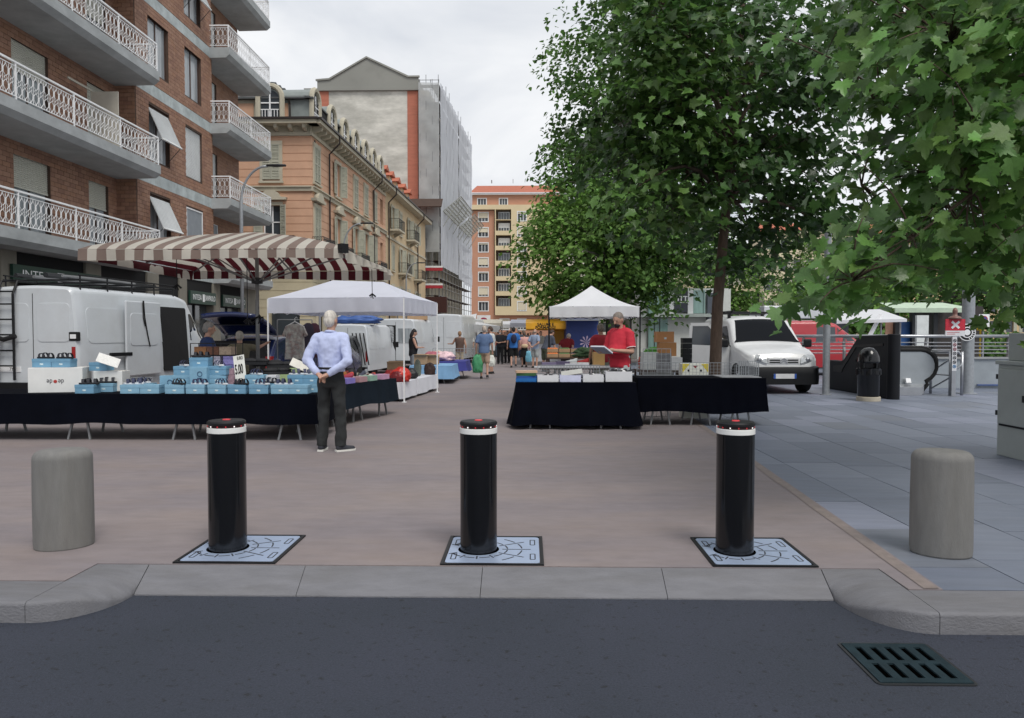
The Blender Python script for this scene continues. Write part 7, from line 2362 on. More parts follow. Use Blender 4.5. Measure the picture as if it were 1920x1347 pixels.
def plain_car(label, loc, rz, m, group='cars parked along the left side'):
    c = thing('parked_car', label, 'car', loc, rz, group)
    carS.body('body', m, c); wheels(c, 0.76, (0.75, 3.3), 0.3)
    carS.top_panel('rear_window', 0.12, 0.52, 0.95, 0.9, 'dark_glass', c); carS.top_panel('windscreen', 2.42, 3.05, 0.95, 1.0, 'dark_glass', c)
    for s in (-1, 1):
        carS.side_panel('side_window', [(0.75, 0.98), (2.7, 0.98), (2.25, 1.30), (0.95, 1.34)], s, 'dark_glass', c)
        mb = MB(); mb.box(s * 0.7 - 0.08, s * 0.7 + 0.08, -0.02, 0.1, 0.72, 0.92); mb.build('tail_lamp', 'lamp_red', c)
    return c
plain_car('navy parked car beside the umbrella pole', (XX(548, 20.6), 20.6, 0), R(-5), 'blue_car')
plain_car('black parked car behind the man in the blue shirt', (XX(605, 24.5), 24.5, 0), R(-4), 'dark_car')
v5 = cargo_van('white van with ladders behind the man in the blue shirt', (XX(652, 26.0), 26.0, 0), R(-4), 'van_white', farS); v5.scale = (0.74, 0.74, 0.74); del v5['plate']
mb = MB()
for k in range(4): mb.tube([(0.55 + 0.18 * k, -0.25, 0.6), (0.25 + 0.18 * k, -0.1, 2.1)], 0.03, 5)
mb.build('ladder', 'black_plastic', v5)
sack('crumpled blue tarpaulin on the roof of the van with ladders', (XX(660, 26.0), 27.0, 1.90), (0.85, 0.5, 0.17), mk('blue_tarp', (0.05, 0.12, 0.36), rough=0.5, var=0.2, scale=4), name='tarpaulin', seed=41, cat='tarpaulin')
rS = Shell([(0, 1.7), (0.06, 1.9), (0.4, 2.0), (2.9, 2.02), (3.3, 1.9), (4.0, 1.32), (4.3, 1.18), (4.9, 1.0), (5.0, 0.7)], bigS.hw, 0.3, 5.0, tum=0.14, rc=0.16, belt=1.1)
rv = thing('red_van', 'red van seen from the side behind the steel railing', 'van', (XX(1510, 29.0), 29.0, 0), R(-97))
mk('red_paint', (0.42, 0.03, 0.04), rough=0.3, var=0.05, coat=0.4)
rS.body('body', 'red_paint', rv); wheels(rv, 0.84, (0.9, 4.1), 0.33)
for s in (-1, 1):
    rS.side_panel('cab_window', [(2.55, 1.22), (3.25, 1.24), (3.25, 1.78), (2.62, 1.80)], s, 'window_glass', rv)
    rS.side_panel('cab_window', [(3.33, 1.24), (3.95, 1.26), (3.45, 1.74), (3.33, 1.76)], s, 'window_glass', rv)
    rS.side_panel('side_panel', rounded(0.5, 2.3, 1.2, 1.75, 0.1), s, 'red_paint', rv, off=0.01)
rS.top_panel('windscreen', 3.36, 3.98, 0.95, 1.0, 'dark_glass', rv)
rv.location.x -= 2.5
# ================================================================== FAR STALLS
def stall(label, c, w, d, h, cloth, posts='grey_steel', slope=0.3, name='market_stall', text_=None, sub='canopy'):
    s = thing(name, label, 'stall', c)
    mb = MB()
    def fn(u, v):
        x = -w / 2 + w * u; y = -d / 2 + d * v
        return (x, y, h + slope * v - 0.06 * math.sin(math.pi * u) * math.sin(math.pi * v))
    mb.grid(fn, 12, 8); o = mb.build(sub, cloth, s, smooth=True)
    valance(((-w / 2, -d / 2, 0), (w / 2, -d / 2, 0)), h, h - 0.28, s, cloth, wav=0.02)
    valance(((w / 2, -d / 2, 0), (w / 2, d / 2, 0)), h + slope * 0.5, h - 0.2, s, cloth, wav=0.02)
    for sx in (-1, 1):
        for sy in (-1, 1):
            mb = MB(); mb.tube([(sx * (w / 2 - 0.05), sy * (d / 2 - 0.05), 0.004), (sx * (w / 2 - 0.05), sy * (d / 2 - 0.05), h + (slope if sy > 0 else 0))], 0.03, 5); mb.build('post', posts, s)
    mb = MB(); mb.box(-w / 2 + 0.1, w / 2 - 0.1, -d / 2 + 0.3, d / 2 - 0.5, 0.004, 0.85); mb.build('counter', cm('#6f6a66', 0.8, var=0.2), s)
    for k in range(9):
        x = -w / 2 + 0.3 + (w - 0.6) * k / 8
        mb = MB(); mb.box(x - 0.14, x + 0.14, -d / 2 + 0.35, -d / 2 + 0.8, 0.852, 0.98 + 0.1 * ((k * 7) % 3)); mb.build('goods_tray', cm(pal[(k * 3) % 10], 0.7, var=0.3), s)
    return s
far_aw = thing('market_stall', 'long white awning of the stall beyond the vans on the left', 'stall', P(850, 690, 40))
off_ = far_aw.location
mb = MB(); a, b = P(824, 604, 37.5), P(938, 612, 43)
mb.add([a, b, b + Vector((-2.6, 2.2, 0.5)), a + Vector((-2.6, 2.2, 0.6)), a + Vector((0, 0, -0.42)), b + Vector((0, 0, -0.35))], [(0, 1, 2, 3), (4, 5, 1, 0)])
wpart(mb, 'awning', 'white_tarp', far_aw)
for q in (a, b, b + Vector((-2.5, 2.2, 0.4)), a + Vector((-2.5, 2.2, 0.5))):
    mb = MB(); mb.tube([q, (q.x, q.y, 0.0)], 0.035, 5); wpart(mb, 'post', 'grey_steel', far_aw)
mb = MB(); c0 = P(870, 690, 42); mb.box(c0.x - 1.4, c0.x + 0.6, 40.5, 43.5, 0, 0.9); wpart(mb, 'counter', cm('#5d5a58', 0.8, var=0.3), far_aw)
for k in range(7):
    mb = MB(); mb.box(c0.x - 1.3 + 0.27 * k, c0.x - 1.1 + 0.27 * k, 40.6, 41.0, 0.9, 1.1 + 0.12 * (k % 3)); wpart(mb, 'goods_tray', cm(pal[k], 0.7, var=0.3), far_aw)
mb = MB(); q = P(882, 596, 44); mb.cbox(q, (0.7, 0.9, 0.06), rx=R(20), ry=R(-12)); tag(mb.build('awning_flap', 'white_tarp'), 'small white flap raised above the long white awning', 'awning')
stall('far stall with a light canopy in the middle of the street', (XX(958, 62), 62, 0), 4.0, 3.0, 2.35, 'white_tarp')
stall('stall with a cream canopy on the left before the scaffold', (XX(893, 52), 52, 0), 3.6, 3.0, 2.3, cm('#d9d2c0', 0.8))
stall('stall with a white canopy on the right under the plane tree', (XX(1003, 55), 55, 0), 3.6, 3.0, 2.35, 'white_tarp_blue')
stall('farther stall with a grey canopy left of the street middle', (XX(925, 75), 75, 0), 5.0, 3.0, 2.4, cm('#a9aca8', 0.8))
# cheese stall with yellow truck body and lettering
ye = thing('food_truck', 'yellow cheese truck with black lettering beyond the right canopy', 'truck', (XX(1020, 36.5), 36.5, 0))
mk('truck_yellow', (0.72, 0.36, 0.02), rough=0.4, var=0.08)
x0, x1 = XX(986, 36.5) - ye.location.x, XX(1064, 36.5) - ye.location.x
mb = MB(); mb.box(x0, x1, 0, 2.2, 1.72, 2.12); mb.box(x0 + 1.2, x1, 0.8, 2.2, 0.4, 1.72); mb.build('body', 'truck_yellow', ye, bevel=0.03)
mb = MB(); mb.add([(x0, -0.9, 2.05), (x1, -0.9, 2.05), (x1, 0.0, 2.25), (x0, 0.0, 2.25), (x0, -0.9, 1.78), (x1, -0.9, 1.78)], [(0, 1, 2, 3), (4, 5, 1, 0)]); mb.build('awning', 'truck_yellow', ye)
mb = MB(); mb.box(x0, x1, -0.2, 0.0, 0.2, 1.05); mb.build('counter', cm('#c9ccd0', 0.4), ye)
text('lettering', 'SALUMI E', 0.19, 'interior_dark', Matrix.Translation((0.05, -0.905, 1.99)) @ STAND, ye, bold=0.006)
text('lettering', 'FORMAGGI', 0.19, 'interior_dark', Matrix.Translation((0.05, -0.905, 1.84)) @ STAND, ye, bold=0.006)
wheels(ye, 1.0, (1.4,), 0.32)
bt = thing('blue_truck', 'dark blue market truck with a painted flower behind the right canopy', 'truck', (XX(1088, 35.0), 35.0, 0))
x0, x1 = XX(1062, 35) - bt.location.x, XX(1122, 35) - bt.location.x
mb = MB(); mb.box(x0, x1, 0, 4.5, 0.5, 2.45); mb.build('box_body', cm('#243a78', 0.5, var=0.1), bt, bevel=0.04)
mb = MB()
for k in range(9):
    a = 2 * math.pi * k / 9
    mb.extr([(0.28 + 0.0, 1.15), (0.28 + 0.26 * math.cos(a - 0.15), 1.15 + 0.26 * math.sin(a - 0.15)), (0.28 + 0.32 * math.cos(a), 1.15 + 0.32 * math.sin(a)), (0.28 + 0.26 * math.cos(a + 0.15), 1.15 + 0.26 * math.sin(a + 0.15))], 0.002 + 0.0004 * k, 0.006 + 0.0004 * k, M=STAND)
mb.build('painted_flower', cm('#c9b6cf', 0.6, var=0.2), bt)
mb = MB(); mb.box(x0 - 0.3, x1, -0.9, 0.0, 2.15, 2.2); mb.build('flap', 'galvanised', bt)
wheels(bt, 0.6, (0.9, 3.6), 0.33)
# produce stall in the right canopy: crates of fruit
for i in range(12):
    px, Y = 1036 + (i % 6) * 22, 23.0 + (i // 6) * 0.7
    c = thing('fruit_crate', 'crate of %s in the %s row of the produce stall, %s from the left' % (['oranges', 'peaches', 'lettuce', 'tomatoes', 'grapes', 'courgettes'][(i * 5) % 6], 'front' if i < 6 else 'back', ordinal(i % 6)), 'crate', (XX(px, Y), Y, 0.80 + 0.14 * (i // 6)), 0, 'fruit crates of the produce stall')
    mb = MB()
    for a, b, cc_, d in ((-0.17, 0.17, -0.24, -0.23), (-0.17, 0.17, 0.23, 0.24), (-0.17, -0.16, -0.23, 0.23), (0.16, 0.17, -0.23, 0.23)):
        mb.box(a, b, cc_, d, 0, 0.12)
    mb.box(-0.17, 0.17, -0.24, 0.24, 0, 0.01); mb.build('crate_box', 'cardboard', c)
    mb = MB()
    for k in range(15):
        mb.ell((-0.12 + 0.06 * (k % 5), -0.15 + 0.14 * (k // 5), 0.11 + 0.02 * ((k * 3) % 3)), (0.045, 0.05, 0.04), 8, 5)
    o = mb.build('fruit', cm(['#d9742a', '#d88a5a', '#6a9a3c', '#b3302a', '#4a3a52', '#3f6a30'][(i * 5) % 6], 0.5, var=0.2), c, smooth=True); o['kind'] = 'stuff'
st = MB(); xa, xb = XX(1025, 23.3), XX(1160, 23.3); st.box(xa, xb, 22.7, 24.0, 0.76, 0.80); st.box(xa, xb, 23.4, 24.0, 0.801, 0.935)
for x in (xa, xb - 0.05):
    for y in (22.72, 23.95): st.box(x, x + 0.05, y, y + 0.05, 0.003, 0.76)
tag(st.build('produce_table', 'wood_dark'), 'stepped wooden table under the fruit crates', 'table')
sack('pile of dark green leafy vegetables on the produce stall', (XX(1105, 22.6), 22.95, 0.803), (0.5, 0.25, 0.16), cm('#2c4326', 0.8, var=0.5, scale=14), name='vegetables', seed=51, amp=0.4, cat='vegetables')
sack('bright green leafy vegetables beside the cardboard pile', (XX(1232, 17.0), 17.0, 0.98), (0.28, 0.2, 0.12), cm('#5aa83a', 0.8, var=0.5, scale=14), name='vegetables', seed=52, amp=0.5, cat='vegetables')
st = MB(); q = XX(1232, 17.0); st.box(q - 0.35, q + 0.35, 16.8, 17.25, 0.003, 0.978); tag(st.build('display_box', cm('#8a8d8c', 0.8)), 'grey display box under the bright green vegetables', 'box')
# ================================================================== STATION ENTRANCE AND RIGHT SIDE
mk('dark_panel', (0.008, 0.009, 0.012), rough=0.6, spec=0.25, var=0.2, scale=3)
mk('cabinet_grey', (0.36, 0.39, 0.38), rough=0.55, var=0.07, scale=2, dirt=0.3, dirtcol=(0.24, 0.25, 0.24), dscale=1.2)
mk('blue_concrete', (0.32, 0.355, 0.385), rough=0.8, var=0.1, scale=1.6, dirt=0.35, dirtcol=(0.2, 0.22, 0.24), dscale=0.9)
mk('escalator_steel', (0.40, 0.43, 0.45), rough=0.35, var=0.1, metal=0.5, scale=2)
YZ = Matrix(((0, 0, 1, 0), (1, 0, 0, 0), (0, 1, 0, 0), (0, 0, 0, 1)))      # polygon (y,z), extruded along x
xw = 8.38
pw = thing('escalator_parapet', 'dark sloping parapet wall of the underground station entrance beside the van', 'parapet', (xw, 19, 0))
mb = MB()
mb.extr([(17.55, 0), (21.0, 0), (21.0, 0.80), (20.15, 0.80), (19.95, 0.86), (19.2, 1.40), (19.0, 1.48), (17.55, 1.5)], xw - 0.02, xw + 0.22, M=YZ); wpart(mb, 'wall', 'dark_panel', pw, bevel=0.03)
mb = MB(); mb.extr([(20.05, 0.5), (20.6, 0.5), (20.6, 0.66), (20.0, 0.7), (19.25, 1.24), (17.75, 1.3), (17.75, 1.24), (19.2, 1.18), (19.95, 0.62)], xw - 0.035, xw - 0.019, M=YZ); wpart(mb, 'moulding', 'black_plastic', pw)
mb = MB(); mb.lathe([(0.14, 0.0), (0.14, 1.5), (0.12, 1.52), (0, 1.52)], 24, c=(xw + 0.1, 17.5, 0)); wpart(mb, 'end_post', 'dark_panel', pw, ang=40)
# escalator
es = thing('escalator', 'escalator end with black handrail loop between the parapet and the steel gate', 'escalator', (9.6, 19.2, 0))
ya, yb_ = 18.9, 19.35
for y in (ya, yb_ + 0.55):
    x0, x1 = XX(1650, y), XX(1757, y)
    zt_ = 1.12 if y == ya else 1.16
    path = [(x0 - 0.6, zt_ - 0.25), (x0, zt_ - 0.06), (x0 + 0.25, zt_), (x1 - 0.40, zt_)]
    for k in range(1, 9):
        a = R(90 - k * 20)
        path.append((x1 - 0.40 + 0.40 * math.cos(a), zt_ - 0.40 + 0.40 * math.sin(a)))
    path += [(x1 - 0.22, zt_ - 0.86), (x1 - 0.35, 0.1)]
    mb = MB(); mb.tube([(x, y, z) for x, z in path], 0.05, 8); wpart(mb, 'handrail', 'rubber', es, smooth=True)
    pl = [(x, z) for x, z in path[1:-1]] + [(x1 - 0.35, 0.26), (x0, 0.26)]
    mb = MB(); mb.extr([(x, z) for x, z in pl], -y - 0.012, -y + 0.012, M=STAND); wpart(mb, 'balustrade', 'escalator_steel', es)
    mb = MB(); mb.box(x0 - 0.2, x1 - 0.32, y - 0.06, y + 0.06, 0.0, 0.27); wpart(mb, 'skirt', 'steel', es, bevel=0.02)
x0, x1 = XX(1650, ya), XX(1757, ya)
mb = MB(); mb.box(x0, x1 - 0.3, ya + 0.07, yb_ + 0.48, 0.004, 0.03)
wpart(mb, 'comb_plate', 'grey_steel', es)
mb = MB(); mb.add([(x1 - 0.3, ya - 0.05, 0.27), (x0, ya - 0.05, 0.27), (x0 + 0.1, ya - 0.3, 0.20), (x1 - 0.5, ya - 0.3, 0.20)], [(0, 1, 2, 3)]); mb.box(x0 + 0.1, x1 - 0.5, ya - 0.3, ya - 0.06, 0.004, 0.2); wpart(mb, 'skirt_cover', 'steel', es)
mb = MB(); mb.cbox((x1 - 0.75, ya - 0.1, 0.35), (0.12, 0.06, 0.12), rx=R(-25)); wpart(mb, 'key_switch', 'rail_white', es)
# concrete wall and steel railing behind
cw = thing('station_wall', 'pale concrete wall behind the escalator at the right', 'wall', (11, 21.2, 0))
mb = MB(); mb.box(XX(1655, 21.2), XX(1990, 21.2), 21.2, 21.5, 0, 0.82); wpart(mb, 'wall', 'blue_concrete', cw)
mb = MB(); mb.box(XX(1655, 21.2), XX(1990, 21.2), 21.15, 21.55, 0.821, 0.87); wpart(mb, 'coping', 'concrete', cw)
mb = MB(); mb.box(XX(1836, 21.1), XX(1990, 21.1), 21.12, 21.18, 0.08, 0.11); wpart(mb, 'blue_pipe', cm('#3a5590', 0.5), cw)
rl = thing('steel_railing', 'steel railing with thick round handrail along the station wall', 'railing', (10, 21.35, 0))
xa, xb = XX(1487, 21.35), XX(1990, 21.35)
mb = MB(); mb.tube([(xa, 21.35, 1.46), (xb, 21.35, 1.46)], 0.045, 10); wpart(mb, 'handrail', 'steel', rl, smooth=True)
for z in (0.98, 1.08, 1.18, 1.28):
    mb = MB(); mb.tube([(xa, 21.35, z), (xb, 21.35, z)], 0.014, 6); wpart(mb, 'rail', 'steel', rl)
for k in range(7):
    x = xa + 0.3 + (xb - xa - 0.6) * k / 6
    mb = MB(); mb.extr([(21.35, 0.0 if x < XX(1655, 21.2) else 0.87), (21.43, 0.0 if x < XX(1655, 21.2) else 0.87), (21.40, 1.1), (21.43, 1.25), (21.38, 1.42), (21.33, 1.42), (21.36, 1.2), (21.32, 1.05)], x - 0.03, x + 0.03, M=YZ); wpart(mb, 'post', 'grey_steel', rl)
# stainless gate
gt = thing('steel_gate', 'stainless barrier rails beside the escalator', 'barrier', (10.7, 18.9, 0))
gx = [XX(1767, 18.8), XX(1783, 18.6), XX(1805, 18.7)]
for x, y in zip(gx, (19.3, 18.6, 18.7)):
    mb = MB(); mb.tube([(x, y, 0.004), (x, y, 1.08)], 0.035, 8); wpart(mb, 'post', 'steel', gt, smooth=True)
mb = MB(); mb.tube([(gx[0], 19.3, 1.06), (gx[1], 18.6, 1.08), (gx[2] - 0.1, 18.7, 1.08), (gx[2], 18.7, 0.95), (gx[2] - 0.02, 18.7, 0.75), (gx[1], 18.6, 0.55)], 0.03, 8); wpart(mb, 'top_rail', 'steel', gt, smooth=True)
for z0, z1 in ((0.55, 0.9), (0.12, 0.45)):
    mb = MB(); mb.tube([(gx[0], 19.3, z0), (gx[1], 18.6, z1)], 0.02, 6); wpart(mb, 'brace', 'steel', gt)
mb = MB(); mb.tube([(gx[0], 19.3, 0.5), (gx[1], 18.6, 0.5)], 0.02, 6); wpart(mb, 'brace', 'steel', gt)
# red X sign
sy = 18.4
sx_ = XX(1790, sy)
sn = thing('station_sign', 'red and white sign with a white X on a post by the escalator', 'sign', (sx_, sy, 0))
mb = MB(); mb.box(-0.05, 0.05, 0.0, 0.06, 0.004, 1.95); mb.build('post', 'steel', sn)
mb = MB(); mb.box(-0.235, 0.235, -0.025, -0.001, 1.60, 1.88); bd = mb.build('red_board', cm('#c22a3c', 0.5, var=0.2, scale=25), sn)
mb = MB(); mb.box(-0.235, 0.235, -0.025, -0.001, 1.47, 1.599); mb.build('white_board', cm('#dadadc', 0.5), sn)
for a in (R(42), R(-42)):
    mb = MB(); mb.cbox((0, -0.029 - (0.002 if a > 0 else 0), 1.74), (0.24, 0.006, 0.055), ry=a); mb.build('cross', 'rail_white', bd)
for k, w in enumerate((0.3, 0.2)):
    mb = MB(); mb.box(-0.2, -0.2 + w, -0.028, -0.025, 1.55 - 0.04 * k, 1.562 - 0.04 * k); mb.build('print_line', cm('#b8404a', 0.6), sn)
mb = MB(); mb.box(-0.055, 0.055, -0.012, -0.001, 0.62, 1.46); st_ = mb.build('icon_strip', cm('#d9d9dc', 0.5), sn)
for k in range(7):
    mb = MB()
    pts = [(0.035 * math.cos(a), -0.016, 1.36 - 0.105 * k + 0.035 * math.sin(a)) for a in [2 * math.pi * j / 14 for j in range(15)]]
    mb.tube(pts, 0.007, 4); mb.tube([(-0.02, -0.016, 1.38 - 0.105 * k), (0.02, -0.016, 1.34 - 0.105 * k)], 0.008, 4)
    mb.build('icon', cm('#8a2a34' if k in (1, 2) else '#2a2c30', 0.6) if k < 6 else cm('#2a7ab0', 0.6), st_)
mb = MB(); mb.lathe([(0.16, 0.0), (0.13, 0.05), (0.05, 0.09), (0.05, 0.14), (0.06, 0.18), (0.055, 0.22), (0.03, 0.27), (0, 0.28)], 16, c=(0, 0, 1.88)); mb.build('lamp_cap', cm('#7d5a50', 0.4), sn, smooth=True)
# posts
def post(label, px, Y, r, h, m='galvanised'):
    o = MB().lathe([(r * 1.6, 0.002), (r * 1.6, 0.02), (r, 0.025), (r, h), (0, h + 0.02)], 24).build('steel_post', m, loc=(XX(px, Y), Y, 0), ang=40)
    return tag(o, label, 'post')
post('thick galvanised post behind the red X sign', 1815, 19.2, 0.145, 5.2)
post('slender grey post at the right front corner of the small van', 1550, 18.75, 0.085, 4.2)
pp = Vector((XX(1812, 19.0), 19.04, 1.56))
for k, (r0, r1, m_) in enumerate(((0.16, 0.20, 'rail_white'), (0.10, 0.16, 'interior_dark'), (0.05, 0.10, 'rail_white'))):
    pass
stk = thing('round_sticker', 'round black and white sticker sign on the thick post', 'sign', pp)
for k, (r, m_) in enumerate(((0.215, 'rail_white'), (0.195, 'interior_dark'), (0.14, 'rail_white'), (0.115, 'interior_dark'), (0.075, 'rail_white'))):
    mb = MB(); mb.lathe([(r, 0), (r, 0.003), (0, 0.003)], 28, M=Matrix.Translation((0.04, 0.0 - 0.002 * k, 0)) @ STAND); mb.build('ring', m_, stk)
for k in range(8):
    a = R(20 + 20 * k - 90)
    mb = MB(); mb.cbox((0.04 + 0.168 * math.cos(a), -0.006, 0.168 * math.sin(a)), (0.022, 0.004, 0.032), ry=-a + R(90)); mb.build('letter_mark', 'rail_white', stk)
# litter bin
bn = thing('litter_bin', 'black domed litter bin on a stone base beside the dark parapet', 'litter bin', (XX(1630, 17.1), 17.1, 0))
mb = MB(); mb.lathe([(0.255, 0.003), (0.255, 0.09), (0.245, 0.10), (0, 0.10)], 32); mb.build('stone_base', cm('#b0a898', 0.85, var=0.15), bn, ang=40)
mb = MB(); mb.lathe([(0.22, 0.10), (0.235, 0.14), (0.24, 0.68), (0.255, 0.70), (0.255, 0.74), (0.23, 0.75), (0, 0.75)], 32); mb.build('drum', 'black_paint', bn, ang=40)
mb = MB(); mb.lathe([(0.235, 0.86), (0.235, 0.90), (0.22, 1.02), (0.17, 1.14), (0.09, 1.20), (0, 1.215)], 32)
mb.build('dome', 'black_paint', bn, smooth=True)
for a in (30, 150, 210, 330):
    mb = MB(); mb.cbox((0.225 * math.cos(R(a)), 0.225 * math.sin(R(a)), 0.81), (0.03, 0.09, 0.14), rz=R(a)); mb.build('dome_bracket', 'black_paint', bn)
mb = MB()
for i in range(20):
    a0 = 2 * math.pi * i / 20
def bagf(u, v):
    a = 2 * math.pi * u
    r = 0.25 + 0.02 * math.sin(a * 9) + 0.012 * math.sin(a * 17 + 1)
    return (r * math.cos(a), r * math.sin(a), 0.73 - 0.13 * v - 0.02 * math.sin(a * 5))
mb.grid(bagf, 60, 4); mb.build('bin_liner', cm('#0c0d10', 0.25), bn, smooth=True)
# street cabinet
cb = thing('street_cabinet', 'pale grey green utility cabinet at the right edge', 'cabinet', (5.95, 8.95, 0))
cl_ = XX(1873, 9.45) 
mb = MB(); mb.box(cl_, cl_ + 0.75, 8.15, 9.45, 0.0, 1.13); wpart(mb, 'body', 'cabinet_grey', cb, bevel=0.01)
mb = MB(); mb.box(cl_ - 0.025, cl_ + 0.78, 8.12, 9.48, 1.131, 1.18); wpart(mb, 'cap', 'cabinet_grey', cb, bevel=0.012)
mb = MB(); mb.box(cl_ + 0.10, cl_ + 0.75, 8.3, 9.42, 1.181, 1.52); wpart(mb, 'upper_box', 'cabinet_grey', cb, bevel=0.01)
mb = MB(); mb.box(cl_ - 0.035, cl_ - 0.001, 8.82, 9.40, 0.40, 1.08); dd = wpart(mb, 'door', 'cabinet_grey', cb, bevel=0.012)
mb = MB(); mb.box(cl_ - 0.012, cl_ - 0.001, 8.79, 8.818, 0.37, 1.08); mb.box(cl_ - 0.012, cl_ - 0.001, 8.79, 9.40, 0.375, 0.399); wpart(mb, 'door_seal', 'black_plastic', cb)
mb = MB(); mb.box(cl_ - 0.055, cl_ - 0.036, 8.88, 8.91, 0.7, 0.78); wpart(mb, 'lock', 'dark_steel', dd)
for z in (0.5, 0.95):
    mb = MB(); mb.tube([(cl_ - 0.03, 9.42, z), (cl_ - 0.03, 9.42, z + 0.06)], 0.014, 6); wpart(mb, 'hinge', 'dark_steel', dd)
# no-parking sign
def round_sign(label, p, r, post_):
    s = thing('no_parking_sign', label, 'sign', (p.x, p.y, 0))
    z = p.z
    mb = MB(); mb.box(-r * 1.5, r * 1.5, -0.02, 0, z - r * 2.2, z + r * 1.5); mb.build('board', 'rail_white', s)
    for k, (q, m_) in enumerate(((r, '#b02a34'), (r * 0.75, '#3a4a88'))):
        mb = MB(); mb.lathe([(q, 0), (q, 0.004), (0, 0.004)], 20, M=Matrix.Translation((0, -0.021 - 0.003 * k, z)) @ STAND); mb.build('disc', cm(m_, 0.5), s)
    mb = MB(); mb.cbox((0, -0.031, z), (r * 1.7, 0.004, r * 0.28), ry=R(45)); mb.build('bar', cm('#b02a34', 0.5), s)
    if post_:
        mb = MB(); mb.tube([(0, 0.03, 0.0), (0, 0.03, z + r)], 0.03, 6); mb.build('post', 'galvanised', s)
    return s
round_sign('small no parking sign beyond the thick post at the right', P(1845, 599, 29), 0.13, True)
round_sign('round no parking sign far down the street before the end building', P(907, 604, 70), 0.42, True)
ps = thing('parking_sign', 'white parking sign with a blue P behind the left canopy', 'sign', (XX(648, 34), 34, 0))
mb = MB(); mb.box(-0.32, 0.32, -0.02, 0, 1.55, 2.45); mb.build('board', 'rail_white', ps)
mb = MB(); mb.box(-0.2, 0.2, -0.025, -0.02, 2.0, 2.4); bpn = mb.build('blue_panel', cm('#2f6fb4', 0.5), ps)
text('letter', 'P', 0.42, 'rail_white', Matrix.Translation((0, -0.028, 2.2)) @ STAND, ps, bold=0.01)
mb = MB(); mb.tube([(0, 0.03, 0), (0, 0.03, 2.5)], 0.03, 6); mb.build('post', 'galvanised', ps)
# street lamps
def lamp(label, px, Y, z, reach, group='curved street lamps along the left buildings'):
    l_ = thing('street_lamp', label, 'street lamp', (XX(px, Y), Y, 0), 0, group)
    pts = [(0, 0, 0.0), (0, 0, z - 1.5)] + [(reach * 0.8 * (1 - math.cos(R(a))), 0, z - 1.5 + 1.45 * math.sin(R(a))) for a in range(10, 91, 10)]
    mb = MB(); mb.tube(pts, [0.075] * 2 + [0.05] * (len(pts) - 2), 8); mb.build('pole', 'galvanised', l_, smooth=True)
    mb = MB(); mb.lathe([(0.0, -0.42), (0.09, -0.36), (0.12, 0.1), (0.09, 0.38), (0, 0.42)], 12, M=Matrix.Translation((reach * 0.8 + 0.35, 0, z - 0.03)) @ Matrix.Rotation(R(90), 4, 'Y') @ Matrix.Scale(0.5, 4, (1, 0, 0))); mb.build('lamp_head', 'dark_steel', l_, smooth=True)
    return l_
lamp('curved grey street lamp in front of the brick apartment block', 455, 30.0, ZZ(307, 30), 1.35)
lamp('curved street lamp before the orange corner house', 646, 46.0, ZZ(417, 46), 1.35)
lamp('farthest curved street lamp before the yellow house', 762, 66.0, ZZ(492, 66), 1.2)
# ================================================================== RIGHT BACKGROUND
gb2 = thing('glass_pavilion', 'pale glass fronted building with a dark GTT panel behind the stalls', 'building', (XX(1275, 46), 46, 0))
Mp = frame((0, 46, 0), (1, 0, 0), (0, -1, 0))
fx = lambda p: XX(p, 46.0)
pz = lambda p: ZZ(p, 46.0)
mb = MB(); mb.box(fx(1196), fx(1372), 0.3, 8, 0, pz(541), M=Mp); wpart(mb, 'wall', cm('#d3d6d2', 0.8, var=0.06), gb2)
mk('green_glass', (0.22, 0.36, 0.33), rough=0.12, var=0.2, scale=1.5, spec=0.7, stretch=(3, 3, 0.4))
for a, b in ((1216, 1230), (1231, 1243), (1300, 1318), (1319, 1322)):
    mb = MB(); mb.box(fx(a), fx(b), 0.05, 0.29, pz(588), pz(545), M=Mp); wpart(mb, 'glass_panel', 'green_glass', gb2)
for a, b in ((1216, 1226), (1228, 1236), (1238, 1252), (1345, 1368)):
    mb = MB(); mb.box(fx(a), fx(b), 0.05, 0.29, 0.2, pz(598), M=Mp); wpart(mb, 'glass_panel', 'green_glass' if a < 1300 else 'window_glass', gb2)
for a, b in ((1254, 1263), (1289, 1299)):
    mb = MB(); mb.box(fx(a), fx(b), -0.05, 0.29, pz(590), pz(541), M=Mp); wpart(mb, 'column', 'shutter_white', gb2)
mb = MB(); mb.box(fx(1263), fx(1289), 0.0, 0.29, pz(586), pz(542), M=Mp); dp = wpart(mb, 'dark_panel', cm('#3c4048', 0.5, var=0.15), gb2)
text('lettering', 'GTT', 0.42, 'rail_white', Matrix.Translation(-gb2.location) @ Mp @ Matrix.Translation((fx(1276), -0.01, pz(561))) @ STAND, gb2, bold=0.01)
mb = MB(); mb.box(fx(1264), fx(1288), -0.006, 0.0, pz(568.5), pz(567.3), M=Mp); wpart(mb, 'underline', 'rail_white', gb2)
mb = MB(); mb.box(fx(1196), fx(1330), -0.5, 0.29, pz(595), pz(589), M=Mp); wpart(mb, 'canopy_slab', cm('#a9b2ad', 0.7), gb2)
mb = MB(); mb.box(fx(1326), fx(1345), 0.0, 0.29, pz(640), pz(550), M=Mp); wpart(mb, 'dark_panel', cm('#565c66', 0.5), gb2)
mb = MB(); mb.box(fx(1255), fx(1282), 0.0, 0.29, pz(596), pz(592), M=Mp); fs_ = wpart(mb, 'fascia_sign', cm('#4a5054', 0.5), gb2)
